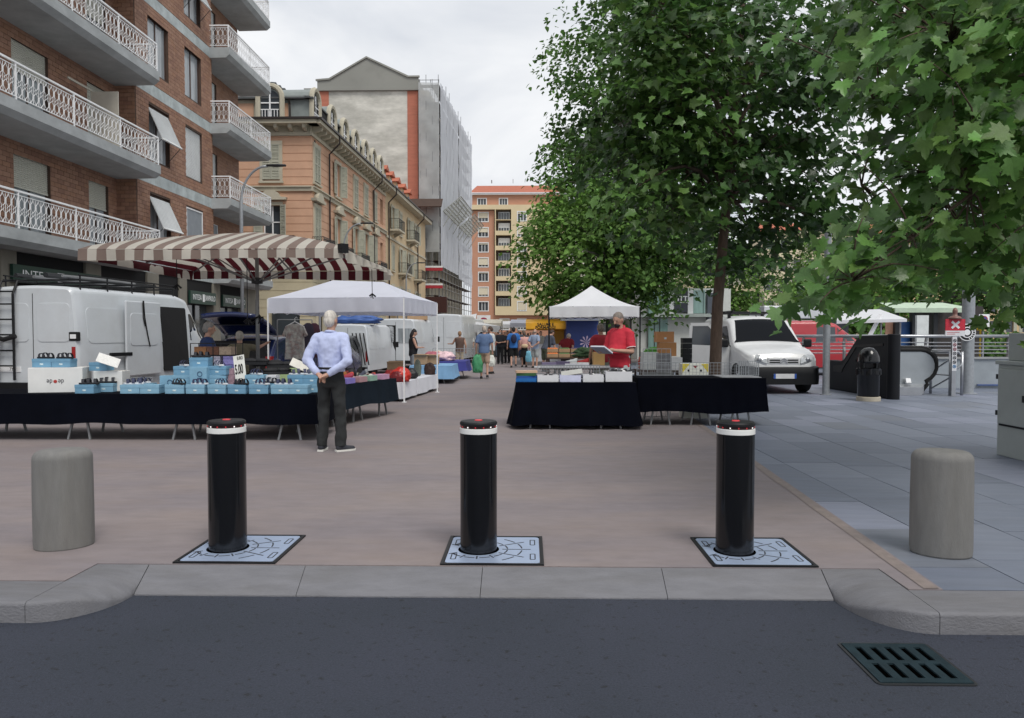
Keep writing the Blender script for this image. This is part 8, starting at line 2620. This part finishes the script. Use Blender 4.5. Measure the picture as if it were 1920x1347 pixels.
# pale houses behind
def pale_house(label, px0, px1, Y, pytop, wallm, roofm, rows, cols, gable=False):
    x0, x1 = XX(px0, Y), XX(px1, Y)
    h = thing('pale_house', label, 'building', ((x0 + x1) / 2, Y, 0))
    z = ZZ(pytop, Y)
    Mh = frame((0, Y, 0), (1, 0, 0), (0, -1, 0))
    ops_ = []
    for r in range(rows):
        for c in range(cols):
            u = x0 + (x1 - x0) * (c + 0.5) / cols
            zz = 1.0 + (z - 1.2) * (r + 0.3) / rows
            ops_.append((u - 0.55, u + 0.55, zz, zz + 1.7))
    mb = MB(); facade(mb, Mh, x0, x1, 0, z, ops_, 0.25); wpart(mb, 'wall', wallm, h)
    mb = MB(); mb.box(x0 + 0.1, x1 - 0.1, 0.3, 8, 0, z - 0.1, M=Mh); wpart(mb, 'core', wallm, h)
    for o in ops_:
        mb = MB(); mb.box(o[0], o[1], 0.2, 0.24, o[2], o[3], M=Mh); w = wpart(mb, 'window', 'window_glass', h)
        for s in (-1, 1):
            a = o[0] - 0.45 if s < 0 else o[1]
            mb = MB(); mb.box(a, a + 0.45, -0.05, 0.0, o[2], o[3], M=Mh); wpart(mb, 'shutter', 'louvre', w)
    mb = MB(); mb.box(x0 - 0.3, x1 + 0.3, -0.4, 0.4, z, z + 0.35, M=Mh); wpart(mb, 'cornice', 'cream_stucco', h)
    mb = MB(); mb.add([(x0 - 0.3, -0.4, z + 0.351), (x1 + 0.3, -0.4, z + 0.351), (x1, 4, z + 2.2), (x0, 4, z + 2.2), (x0, 8, z), (x1, 8, z)], [(0, 1, 2, 3), (3, 2, 5, 4), (0, 3, 4), (1, 5, 2)], 0, Mh); wpart(mb, 'roof', roofm, h)
    return h
CREAM = cm('#e6d8b4', 0.85, var=0.06)
pale_house('cream house with shuttered windows behind the maple trunk', 1292, 1425, 78, 500, CREAM, cm('#c9c2b0', 0.8), 3, 6)
pale_house('pale apartment house behind the trees at the far right', 1430, 1660, 118, 440, cm('#d9cdb0', 0.85, var=0.06), 'red_tile', 5, 9)
pale_house('ochre apartment house at the far right edge behind the leaves', 1665, 2000, 112, 455, cm('#cdb48c', 0.85, var=0.06), 'red_tile', 5, 11)
pale_house('grey pale block hidden behind the plane trees', 1062, 1285, 132, 420, cm('#cfcabb', 0.85, var=0.06), 'red_tile', 6, 8)
# market awning truck and shelters
aw = thing('awning_truck', 'white market truck with long raised awning behind the red van', 'truck', (XX(1570, 33), 33, 0))
mb = MB(); mb.box(XX(1432, 33), XX(1565, 33), 33, 35.2, ZZ(598, 33), ZZ(574, 33)); wpart(mb, 'roof_box', 'van_white', aw, bevel=0.04)
mb = MB(); a, b = P(1560, 586, 32.5), P(1690, 577, 32.5)
mb.add([(a.x, 32.0, a.z - 0.35), (b.x, 32.0, b.z - 0.5), (b.x, 34.5, b.z), (a.x, 34.5, a.z + 0.1), (a.x, 32.0, a.z - 0.5), (b.x, 32.0, b.z - 0.62)], [(0, 1, 2, 3), (4, 5, 1, 0)]); wpart(mb, 'awning', 'white_tarp', aw)
for px in (1568, 1652, 1688):
    q = P(px, 600, 32.2); mb = MB(); mb.tube([(q.x, 32.2, 0), (q.x, 32.2, a.z - 0.45)], 0.04, 5); wpart(mb, 'post', 'grey_steel', aw)
mb = MB(); mb.tube([P(1625, 640, 32.3), P(1652, 590, 32.3)], 0.09, 5); wpart(mb, 'strut', 'rail_white', aw)
mb = MB(); mb.box(XX(1432, 33), XX(1600, 33), 33.5, 35.0, 0.3, ZZ(600, 33)); wpart(mb, 'body', cm('#5f6064', 0.6, var=0.15), aw)
sh = thing('bus_shelter', 'dark framed bus shelter with a pale green roof beyond the railing', 'bus shelter', (XX(1700, 35), 35, 0))
mb = MB(); a, b = XX(1652, 35), XX(1800, 35)
mb.add([(a, 34, ZZ(580, 35)), (b, 34, ZZ(580, 35)), (b, 36.5, ZZ(566, 35)), (a + 0.6, 36.5, ZZ(566, 35))], [(0, 1, 2, 3)]); mb.box(a + 0.1, b, 33.9, 34.0, ZZ(588, 35), ZZ(580, 35)); wpart(mb, 'roof', cm('#b9cbb4', 0.6), sh)
for px in (1680, 1712, 1752, 1792):
    mb = MB(); x = XX(px, 34.5); mb.box(x - 0.09, x + 0.09, 34.4, 34.6, 0, ZZ(588, 35)); wpart(mb, 'post', 'dark_steel', sh)
for px0, px1, m_, lb in ((1686, 1710, '#2c5a94', 'blue'), (1660, 1678, '#c99a80', 'peach')):
    mb = MB(); mb.box(XX(px0, 34.7), XX(px1, 34.7), 34.68, 34.72, 0.5, 2.1); wpart(mb, 'poster', cm(m_, 0.5, var=0.45, scale=1.5), sh)
mb = MB(); mb.box(XX(1719, 33), XX(1741, 33), 33.0, 33.15, 0.2, ZZ(592, 33)); tag(mb.build('white_panel', cm('#d6dad8', 0.5)), 'tall white panel standing in front of the bus shelter', 'panel')
mb = MB(); mb.box(XX(1755, 35.5), XX(1860, 35.5), 36.2, 38, 0, ZZ(575, 36)); tag(mb.build('kiosk', cm('#3a3634', 0.8, var=0.3)), 'dark kiosk right of the bus shelter', 'kiosk')
mb = MB(); q = (XX(1838, 28), 28.0, 0); mb.lathe([(0.03, 0), (0.03, 1.65), (0.12, 1.66), (0.12, 1.8), (0.07, 1.95), (0, 1.97)], 10, c=q); tag(mb.build('yellow_marker', cm('#d8b82a', 0.6), smooth=True), 'small yellow marker post near the no parking sign', 'post')
# low hedge line that closes the square
rng = np.random.default_rng(91)
n_ = 9000
pos = np.stack([rng.uniform(13, 48, n_), rng.uniform(41, 44, n_), rng.uniform(0.1, 2.3, n_)], 1)
pos[:, 2] *= 0.75 + 0.35 * np.sin(pos[:, 0] * 1.3) * np.sin(pos[:, 0] * 0.47)
nr = rng.normal(0, 1, (n_, 3)) * 0.5 + np.array([[0, -0.5, 0.6]]); nr /= np.linalg.norm(nr, axis=1, keepdims=True)
me = leaves_mesh('hedge', 'far', pos, leaf_mats(rng, n_, nr, 0.3), 0.28 * (0.7 + 0.6 * rng.random(n_)), tints(rng, n_, GREEN, yel=0.2), 'leaf_far')
o = bpy.data.objects.new('hedge', me); COL.objects.link(o); tag(o, 'long green hedge along the back of the square at the right', 'hedge', kind='stuff')
# ================================================================== PEOPLE
def sections(mb, secs, n=20):
    """closed tube of ellipse sections (cx, cy, cz, rx, ry)"""
    vs, fs = [], []
    for cx_, cy_, cz_, rx, ry in secs:
        for j in range(n):
            t = 2 * math.pi * j / n
            vs.append((cx_ + rx * math.cos(t), cy_ + ry * math.sin(t), cz_))
    k = len(secs)
    for i in range(k - 1):
        for j in range(n):
            fs.append((i * n + j, i * n + (j + 1) % n, (i + 1) * n + (j + 1) % n, (i + 1) * n + j))
    fs.append(tuple(range(n - 1, -1, -1))); fs.append(tuple((k - 1) * n + j for j in range(n)))
    mb.add(vs, fs)
wr_tex = bpy.data.textures.new('cloth_folds', 'CLOUDS'); wr_tex.noise_scale = 0.09; wr_tex.noise_depth = 2
wr_tex2 = bpy.data.textures.new('trouser_folds', 'CLOUDS'); wr_tex2.noise_scale = 0.14; wr_tex2.noise_depth = 1
def grow(mb, name, m, par, vox, smooth=6, disp=0.0, tex=None):
    o = mb.build(name, m, par, smooth=True)
    r = o.modifiers.new('remesh', 'REMESH'); r.mode = 'VOXEL'; r.voxel_size = vox; r.use_smooth_shade = True
    s = o.modifiers.new('smooth', 'SMOOTH'); s.factor = 0.5; s.iterations = smooth
    if disp:
        d = o.modifiers.new('folds', 'DISPLACE'); d.texture = tex or wr_tex; d.strength = disp; d.mid_level = 0.5; d.texture_coords = 'LOCAL'
    return o
SKINS = {'light': 'skin', 'tan': 'skin_tan'}
def person(label, loc, face, H=1.72, shirt='#8899bb', pants='#333333', hair='#444444', skin='light', shoe='#222226', sleeve='short', legs='long', armL=None, armR=None,
           lean=0.0, turn=0.0, nod=0.0, stride=0.0, stance=0.10, hairs='short', belly=0.02, vox=0.02, group=None, collar=None, tuck=False, fold=0.012, foot=(0, 0), mask=None, fingers=False, skirt=False, trim=None, bald=False):
    sc_ = H / 1.72
    hipz = 0.90
    def up(p):                                    # upper body lean about the hips
        v = Vector(p)
        a = R(lean)
        y, z = v.y, v.z - hipz
        return Vector((v.x, y * math.cos(a) + z * math.sin(a), hipz - y * math.sin(a) + z * math.cos(a)))
    neck = Vector((0, 0, 1.50))
    Rh = Matrix.Rotation(R(turn), 3, 'Z') @ Matrix.Rotation(R(-nod), 3, 'X')
    def hd(p):
        return up(neck + Rh @ (Vector(p) - neck))
    fsw = (0.16 * stride, -0.16 * stride)
    L = {}
    for i, s in enumerate((-1, 1)):
        hip = Vector((s * 0.092, 0, hipz)); ank = Vector((s * stance, fsw[i] - 0.01, 0.085 + (0.05 if (stride and i == 1) else 0)))
        kn = (hip + ank) / 2 + Vector((0, 0.025 + 0.05 * abs(stride), 0.01))
        L[s] = (hip, kn, ank)
    armL = armL or ((-0.255, -0.03, 1.13), (-0.265, 0.06, 0.89))
    armR = armR or ((0.255, -0.03, 1.13), (0.265, 0.06, 0.89))
    arms = {-1: [up(p) for p in armL], 1: [up(p) for p in armR]}
    sh = {s: up((s * 0.185, -0.01, 1.405)) for s in (-1, 1)}
    b = MB()
    for s in (-1, 1):
        hip, kn, ank = L[s]
        b.cap(hip, kn, 0.082, 0.055); b.cap(kn, ank, 0.053, 0.036)
        b.cap(kn.lerp(ank, 0.12) + Vector((0, -0.018, 0)), kn.lerp(ank, 0.5), 0.05, 0.035)
        fo = Vector((math.sin(R(foot[0 if s < 0 else 1])), math.cos(R(foot[0 if s < 0 else 1])), 0))
        b.cap(ank - Vector((0, 0, 0.045)) - fo * 0.02, ank - Vector((0, 0, 0.052)) + fo * 0.15, 0.036, 0.028)
        e, w = arms[s][0], arms[s][1]
        b.cap(sh[s], e, 0.052, 0.041); b.cap(e, w, 0.041, 0.027)
        d = (Vector(arms[s][2] - w) if len(arms[s]) > 2 else (w - e)).normalized()
        pm = w + d * 0.055
        side = d.cross(Vector((0, 0, 1)))
        if side.length < 0.2: side = Vector((0, 1, 0)) if s > 0 else Vector((0, 1, 0))
        side.normalize()
        up_ = side.cross(d).normalized()
        b.cap(w, pm, 0.027, 0.033); b.cap(pm - side * 0.018, pm + side * 0.018, 0.026, 0.026)
        if fingers:
            for k, (o_, ln) in enumerate(((-0.030, 0.062), (-0.010, 0.075), (0.011, 0.070), (0.030, 0.055))):
                r0 = pm + side * o_ + d * 0.02
                k1 = r0 + d * ln * 0.6 - up_ * 0.012
                k2 = k1 + (d * 0.5 - up_ * 0.85).normalized() * ln * 0.55
                b.cap(r0, k1, 0.0095, 0.009, 8); b.cap(k1, k2, 0.009, 0.0075, 8)
            t0 = w + d * 0.03 + side * 0.03 * (-s)
            b.cap(t0, t0 + d * 0.035 + side * 0.03 * (-s), 0.012, 0.010, 8); b.cap(t0 + d * 0.035 + side * 0.03 * (-s), t0 + d * 0.065 + side * 0.028 * (-s) - up_ * 0.01, 0.010, 0.008, 8)
        else:
            b.cap(pm, pm + d * 0.085, 0.026, 0.018)
            b.cap(w + d * 0.03, w + d * 0.07 + side * 0.035 * (-s), 0.013, 0.010)
    def torso(mb, g, z0, zs=None):
        pr = [(z0, 0.166, 0.118, 0.0), (0.98, 0.163, 0.118, 0.005), (1.08, 0.155, 0.112 + belly, 0.012 + belly * 0.8), (1.2, 0.166, 0.116 + belly * 0.5, 0.01), (1.32, 0.178, 0.118, 0.0), (1.40, 0.165, 0.098, -0.005), (1.445, 0.11, 0.075, -0.005), (1.47, 0.062, 0.06, 0.0)]
        if z0 > 0.98: pr = [q for q in pr if q[0] >= z0 or q is pr[0]]; pr.sort()
        n = 22
        vs, fs = [], []
        for z, rx, ry, cy_ in pr:
            for j in range(n):
                t = 2 * math.pi * j / n
                vs.append(up(((rx + g) * math.cos(t), cy_ + (ry + g) * math.sin(t), z)))
        for i in range(len(pr) - 1):
            for j in range(n):
                fs.append((i * n + j, i * n + (j + 1) % n, (i + 1) * n + (j + 1) % n, (i + 1) * n + j))
        fs.append(tuple(range(n - 1, -1, -1))); fs.append(tuple((len(pr) - 1) * n + j for j in range(n)))
        mb.add(vs, fs)
        mb.cap(up((-0.15, -0.01, 1.405)), up((0.15, -0.01, 1.405)), 0.058 + g, 0.058 + g)
    torso(b, 0, 0.86)
    b.cap(up((0, -0.01, 1.42)), hd((0, 0.012, 1.56)), 0.06, 0.054)
    # head: skull, jaw, brow, nose, ears
    def hell(c, r, nu=14, nv=10):
        q = MB(); q.ell((0, 0, 0), r, nu, nv)
        M3 = Matrix.Rotation(R(-lean), 3, 'X') @ Rh
        o_ = hd(c)
        b.add([o_ + M3 @ Vector(v) for v in q.v], q.f)
    hell((0, 0.012, 1.632), (0.074, 0.094, 0.098)); hell((0, 0.042, 1.578), (0.055, 0.058, 0.062)); hell((0, 0.085, 1.655), (0.045, 0.02, 0.014), 10, 6)
    b.cap(hd((0, 0.098, 1.642)), hd((0, 0.122, 1.606)), 0.010, 0.016, 8)
    b.cap(hd((-0.02, 0.092, 1.572)), hd((0.02, 0.092, 1.572)), 0.009, 0.009, 8)
    for s in (-1, 1):
        hell((s * 0.077, 0.005, 1.618), (0.011, 0.022, 0.032), 8, 6)
    body = grow(b, 'person', SKINS[skin], None, vox * (0.55 if fingers else 0.8), smooth=3)
    tag(body, label, 'person', group)
    body.location = loc; body.rotation_euler.z = R(face); body.scale = (sc_,) * 3
    # trousers
    t = MB()
    pel = [(0.0, 0.0, 0.80, 0.165, 0.118), (0.0, 0.0, 0.90, 0.178, 0.128), (0.0, 0.004, 0.98, 0.172, 0.125), (0.0, 0.008, 1.03, 0.165, 0.122 + belly * 0.6)]
    n = 20
    vs, fs = [], []
    for cx_, cy_, cz_, rx, ry in pel:
        for j in range(n):
            a = 2 * math.pi * j / n
            q = Vector((cx_ + rx * math.cos(a), cy_ + ry * math.sin(a), cz_))
            vs.append(up(q) if cz_ > 0.9 else q)
    for i in range(3):
        for j in range(n):
            fs.append((i * n + j, i * n + (j + 1) % n, (i + 1) * n + (j + 1) % n, (i + 1) * n + j))
    fs.append(tuple(range(n - 1, -1, -1))); fs.append(tuple(3 * n + j for j in range(n)))
    t.add(vs, fs)
    for s in (-1, 1):
        hip, kn, ank = L[s]
        if skirt:
            continue
        t.cap(hip - Vector((0, 0, 0.02)), kn, 0.098, 0.078)
        if legs == 'long':
            e = kn.lerp(ank, 1.06)
            t.tube([kn + Vector((0, 0, 0.06)), kn, kn.lerp(ank, 0.5), e], [0.078, 0.078, 0.071, 0.074], 14)
        else:
            t.tube([hip.lerp(kn, 0.5), kn + Vector((0, 0, 0.03))], [0.095, 0.095], 14)
    if skirt:
        t.add(*(lambda q: (q.v, q.f))(MB().lathe([(0.17, 0.95), (0.20, 0.7), (0.22, 0.5)], 18)))
    grow(t, 'trousers' if not skirt else 'skirt', pants if not isinstance(pants, str) else cm(pants, 0.9, var=0.15, scale=9), body, vox, smooth=4, disp=fold * 1.4, tex=wr_tex2)
    # shirt
    c = MB()
    torso(c, 0.022, 0.99 if tuck else 0.84)
    for s in (-1, 1):
        e, w = arms[s][0], arms[s][1]
        if sleeve == 'long':
            c.cap(sh[s], e, 0.074, 0.062); c.cap(e, e.lerp(w, 0.9), 0.060, 0.046)
        elif sleeve == 'short':
            c.tube([sh[s], sh[s].lerp(e, 0.4), sh[s].lerp(e, 0.82)], [0.076, 0.074, 0.075], 14)
    so = grow(c, 'shirt', shirt if not isinstance(shirt, str) else cm(shirt, 0.85, var=0.10, scale=9), body, vox, smooth=4, disp=fold)
    if collar:
        k = MB(); ring = [hd((0.066 * math.cos(a), 0.004 + 0.066 * math.sin(a), 1.478 + 0.012 * math.cos(a + 1.57))) for a in [2 * math.pi * j / 18 for j in range(19)]]
        k.tube(ring, 0.017, 7); k.build('collar', cm(collar, 0.8), so, smooth=True)
    if trim:
        for s in (-1, 1):
            e = arms[s][0]; q = sh[s].lerp(e, 0.80); d = (e - sh[s]).normalized()
            a1 = d.orthogonal().normalized(); a2 = d.cross(a1)
            k = MB(); k.tube([q + (a1 * math.cos(2 * math.pi * j / 16) + a2 * math.sin(2 * math.pi * j / 16)) * 0.074 for j in range(17)], 0.008, 5); k.build('sleeve_trim', cm(trim, 0.8), so)
    if tuck:
        k = MB(); k.tube([up((0.178 * math.cos(2 * math.pi * j / 24), 0.008 + (0.132 + belly * 0.5) * math.sin(2 * math.pi * j / 24), 1.035)) for j in range(25)], 0.016, 6); k.build('belt', 'rubber', body)
    # hair
    h = MB()
    def hh(c_, r):
        q = MB(); q.ell((0, 0, 0), r, 16, 12)
        M3 = Matrix.Rotation(R(-lean), 3, 'X') @ Rh
        o_ = hd(c_)
        h.add([o_ + M3 @ Vector(v) for v in q.v], q.f)
    if not bald:
        hh((0, -0.008, 1.662), (0.083, 0.094, 0.088)); hh((0, -0.035, 1.615), (0.078, 0.072, 0.082))
        if hairs == 'long':
            hh((0, -0.055, 1.54), (0.085, 0.06, 0.13)); hh((0, -0.03, 1.72), (0.045, 0.05, 0.045))
    else:
        hh((0, -0.02, 1.60), (0.079, 0.080, 0.05))
    grow(h, 'hair', cm(hair, 0.7, var=0.3, scale=40, stretch=(1, 1, 0.25)), body, max(0.008, vox * 0.7), smooth=3, disp=0.006)
    # shoes
    for s in (-1, 1):
        ank = L[s][2]
        a = R(foot[0 if s < 0 else 1])
        fo = Vector((math.sin(a), math.cos(a), 0)); sd2 = Vector((fo.y, -fo.x, 0))
        z0 = ank.z - 0.085
        k = MB(); k.cap(ank + fo * -0.025 + Vector((0, 0, -0.03)), ank + fo * 0.04 + Vector((0, 0, -0.035)), 0.047, 0.045); k.cap(ank + Vector((0, 0, -0.045)), ank + fo * 0.16 + Vector((0, 0, -0.054)), 0.044, 0.033)
        so_ = grow(k, 'shoe', cm(shoe, 0.7), body, max(0.008, vox * 0.6), smooth=2)
        pl = [(-0.04, -0.075), (0.04, -0.075), (0.044, 0.0), (0.052, 0.12), (0.035, 0.185), (0, 0.205), (-0.035, 0.185), (-0.05, 0.12), (-0.042, 0.0)]
        k = MB(); k.extr([(ank.x + fo.x * y + sd2.x * x, ank.y + fo.y * y + sd2.y * x) for x, y in pl][::1], z0 + 0.003, z0 + 0.026); k.build('sole', cm('#d8d6d0' if fingers else '#55504c', 0.7), so_)
    # eyes
    for s in (-1, 1):
        k = MB(); q = hd((s * 0.031, 0.093, 1.637)); k.ell(q, (0.011, 0.009, 0.007), 8, 6); k.build('eye', 'interior_dark', body, smooth=True)
    if mask:
        k = MB(); k.ell((0, 0, 0), (0.05, 0.045, 0.04), 12, 8)
        o_ = hd((0, 0.072, 1.552)); k.v = [tuple(o_ + Vector(v)) for v in k.v]; k.build('face_mask', cm(mask, 0.8), body, smooth=True)
    return body
# ---- man in the pale blue shirt, hands clasped behind his back
mm = G(622, 847)
shirt_mat = mk('pale_blue_shirt', hexc('#bcc5e6'), rough=0.85, var=0.07, scale=12, bump=0.35, bscale=14, stretch=(1, 1, 0.6))
trous_mat = mk('charcoal_trousers', (0.022, 0.024, 0.025), rough=0.9, var=0.2, scale=8, bump=0.4, bscale=10)
person('grey haired man in pale blue shirt and dark trousers with hands clasped behind his back', (mm.x, mm.y, 0.004), -7, H=1.78, shirt=shirt_mat, pants=trous_mat, hair='#c9c3ba', skin='light', shoe='#2e3038', sleeve='long',
       armL=((-0.295, -0.10, 1.14), (-0.10, -0.195, 0.97), (0.02, -0.215, 0.90)), armR=((0.285, -0.13, 1.13), (0.05, -0.215, 0.965), (-0.06, -0.225, 0.915)), stance=0.135, turn=-14, vox=0.014, fold=0.03, foot=(-8, 48), tuck=True, fingers=True, collar='#bcc5e6', belly=0.005).scale.x *= 0.93
# ---- man in the red polo shirt looking at a book
rmY = 13.25
red_mat = mk('red_polo', (0.60, 0.030, 0.055), rough=0.8, var=0.08, scale=10, bump=0.25, bscale=12)
rm = (XX(1163, rmY), rmY, 0.004)
person('man in a red polo shirt reading behind the right stall', rm, 132, H=1.88, shirt=red_mat, pants='#c3ccce', hair='#8a8078', skin='light', sleeve='short', armL=((-0.27, 0.03, 1.10), (-0.15, 0.30, 1.12), (-0.06, 0.42, 1.15)), armR=((0.28, 0.03, 1.09), (0.13, 0.30, 1.10), (0.05, 0.42, 1.13)),
       nod=24, turn=6, belly=0.06, vox=0.014, fold=0.02, fingers=True, collar='#d8485a', trim='#e8d8d8', mask='#1c1c20')
bk = thing('book', 'white sheaf of papers held by the man in the red polo shirt', 'book', (rm[0] - 0.36, rm[1] - 0.33, 1.245), R(132))
mb = MB(); mb.box(-0.16, 0.16, -0.12, 0.12, -0.012, 0.012); mb.build('pages', cm('#dfe2e8', 0.7, var=0.08, scale=30), bk)
mb = MB(); mb.box(-0.165, 0.165, -0.125, 0.125, -0.018, -0.012); mb.build('cover', cm('#aeb4c8', 0.6), bk)
bk.rotation_euler = (R(28), 0, R(132))
# ---- sellers and shoppers
def px_person(label, px, Y, face, z=0.004, **k):
    return person(label, (XX(px, Y), Y, z), face, **k)
px_person('grey haired seller in dark blue beside the white van', 389, 13.0, -60, H=1.70, shirt='#263a66', hair='#8f8c88', sleeve='long', armL=((-0.25, 0.1, 1.12), (-0.15, 0.32, 1.08)), armR=((0.25, 0.12, 1.12), (0.12, 0.34, 1.1)), vox=0.02, nod=10)
px_person('grey haired man in a khaki T-shirt leaning with one arm raised to the car boot', 449, 13.9, 20, H=1.55, shirt='#6f6a58', hair='#a8a49c', armR=((0.34, 0.18, 1.40), (0.52, 0.34, 1.52)), vox=0.02, lean=8)
px_person('dark haired woman in a black top browsing near the cardboard boxes', 774, 24.2, -70, H=1.66, shirt='#17171b', pants='#8b9096', hair='#1a1618', sleeve='none', hairs='long', armL=((-0.24, 0.08, 1.12), (-0.12, 0.28, 1.12)), armR=((0.24, 0.08, 1.12), (0.1, 0.28, 1.12)), vox=0.024, nod=20)
px_person('woman with brown clothes bending behind the side table', 645, 19.0, 100, H=1.56, shirt='#3c2f28', hair='#15110f', hairs='long', vox=0.024, lean=20, nod=20)
px_person('person in a brown vest seen from behind near the white awning', 862, 30.0, 10, H=1.62, shirt='#5c4840', pants='#a89c86', hair='#8a6a4c', sleeve='none', vox=0.024, armL=((-0.3, 0.1, 1.2), (-0.42, 0.3, 1.2)))
px_person('man in blue shirt and beige shorts walking away with shopping bags', 908, 25.2, 3, H=1.78, shirt='#5d7396', pants='#a98f7c', hair='#b5a89c', legs='short', stride=0.6, shoe='#2a2b30', vox=0.022, belly=0.04, group='shoppers in the market aisle')
px_person('man in pale grey shirt turned left beside the man in beige shorts', 921, 28.5, 75, H=1.80, shirt='#c6c9c8', pants='#5f6454', hair='#4a3a30', legs='short', vox=0.024, nod=15, group='shoppers in the market aisle')
px_person('man in black shirt and dark trousers with arms folded facing the camera', 938, 38.0, 178, H=1.74, shirt='#1d1f26', pants='#15161a', hair='#6a4a38', armL=((-0.27, 0.05, 1.12), (-0.08, 0.2, 1.10)), armR=((0.27, 0.05, 1.12), (0.08, 0.22, 1.08)), mask='#d6dade', vox=0.026, group='shoppers in the market aisle')
px_person('person in black with dark trousers beside the man with folded arms', 951, 39.5, 160, H=1.70, shirt='#26262c', pants='#111216', hair='#1c1816', vox=0.026, sleeve='long', group='shoppers in the market aisle')
bpk = px_person('man in bright blue T-shirt with a dark backpack walking away', 963, 34.0, 4, H=1.82, shirt='#2f6cb4', pants='#101114', hair='#15120f', legs='short', stride=-0.7, vox=0.024, group='shoppers in the market aisle')
mb = MB(); mb.ell((0, -0.19, 1.25), (0.13, 0.09, 0.2), 14, 10); tag(mb.build('backpack', cm('#1a2040', 0.8), smooth=True, loc=bpk.location, rz=R(4)), 'dark navy backpack on the man in bright blue', 'backpack').scale = (1.05,) * 3
px_person('woman in pink top with a beige shoulder bag', 983, 34.5, 12, H=1.62, shirt='#cf9f98', pants='#17181c', hair='#5a4a40', skirt=True, sleeve='long', vox=0.024, group='shoppers in the market aisle')
mb = MB(); mb.ell((0.02, -0.2, 0.98), (0.17, 0.07, 0.1), 12, 8); tag(mb.build('shoulder_bag', cm('#cdb492', 0.8), smooth=True, loc=(XX(983, 34.5), 34.5, 0)), 'beige bag carried by the woman in pink', 'bag')
px_person('bald man in blue grey shirt and shorts with hands behind his back', 1003, 33.5, -35, H=1.74, shirt='#8d9cb4', pants='#9aa0a0', hair='#9a8a7c', bald=True, legs='short', armL=((-0.28, -0.12, 1.12), (-0.08, -0.2, 0.98)), armR=((0.28, -0.12, 1.12), (0.06, -0.2, 0.98)), vox=0.024, group='shoppers in the market aisle')
px_person('man in dark patterned shirt bending towards the crates by the black canopy leg', 1022, 30.0, -50, H=1.78, shirt='#454a56', pants='#4a5140', hair='#3a2c24', legs='short', lean=28, nod=10, armL=((-0.25, 0.2, 1.10), (-0.2, 0.35, 0.88)), armR=((0.25, 0.2, 1.10), (0.2, 0.38, 0.9)), vox=0.024, group='shoppers in the market aisle')
px_person('stout person in dark red shirt bending over the produce', 1060, 26.6, -20, H=1.66, shirt='#7c1822', pants='#17181c', hair='#b9b2aa', lean=32, nod=20, belly=0.05, vox=0.024)
px_person('man in dark red jersey facing away behind the sheaf of papers', 1127, 17.6, 15, H=1.74, shirt='#9a2430', pants='#8f9486', hair='#6d6258', vox=0.02, nod=18, skin='tan')
px_person('person in orange red top bending down right of the man in red', 1206, 18.4, -110, H=1.62, shirt='#c2402e', pants='#c2402e', hair='#101012', lean=62, nod=20, hairs='long', vox=0.022)
px_person('small person in white top in the distance by the white awning', 881, 40.0, 150, H=1.6, shirt='#dadad6', pants='#7a5a50', hair='#6b4a34', vox=0.03, group='distant shoppers')
cols = ['#39404e', '#8a2f34', '#c9c5bd', '#23252b', '#5c6a78', '#d2cfc8', '#7a4a44', '#2f3a5a', '#a8a49a', '#404038']
far_p = []
for i, (px, Y) in enumerate([(898, 47), (929, 50), (947, 52), (957, 47), (972, 49), (990, 54), (914, 56), (1000, 45), (976, 60), (940, 62)]):
    far_p.append(px_person('distant shopper in the crowd, %s clothes, %s of the far figures' % (['slate', 'wine red', 'cream', 'black', 'steel blue', 'ivory', 'rust', 'navy', 'stone', 'olive'][i], ordinal(i)), px, Y, [5, 170, 190, 20, 160, 0, 175, 200, 10, 185][i], H=1.6 + 0.04 * (i % 5), shirt=cols[i], pants=cols[(i + 3) % 10], hair=['#3a2c24', '#8a7a6a', '#1c1816'][i % 3], vox=0.034, group='distant shoppers', stride=0.4 * (i % 2)))
for i, (px, Y) in enumerate([(886, 44), (903, 52), (922, 46), (934, 57), (944, 66), (952, 58), (961, 70), (968, 55), (981, 44), (995, 61), (1008, 50), (908, 64), (926, 72), (876, 49), (1014, 42)]):
    c = copy_tree(far_p[(i * 3) % 10]); c.location = (XX(px, Y), Y, 0.004); c.rotation_euler.z = R([8, 185, 160, 20, 200][i % 5])
    c['label'] = 'small far figure in the market crowd, %s from the left of the fifteen small ones' % ordinal(sorted([886, 903, 922, 934, 944, 952, 961, 968, 981, 995, 1008, 908, 926, 876, 1014]).index(px))
# bags carried
sack('green plastic bag carried by the man in beige shorts', (XX(895, 25.1), 25.1, 0.22), (0.17, 0.12, 0.32), mk('green_bag', (0.10, 0.42, 0.20), rough=0.4, var=0.2, scale=6, trans=0.3), name='plastic_bag', seed=61, cat='bag')
sack('white plastic bag carried in the right hand of the man in beige shorts', (XX(921, 25.3), 25.3, 0.42), (0.13, 0.12, 0.2), cm('#d9dcd4', 0.5), name='plastic_bag', seed=62, cat='bag')
sack('light blue bag held beside the woman in pink', (XX(991, 34.3), 34.3, 0.25), (0.14, 0.08, 0.26), cm('#7cc0d8', 0.5), name='plastic_bag', seed=63, cat='bag')
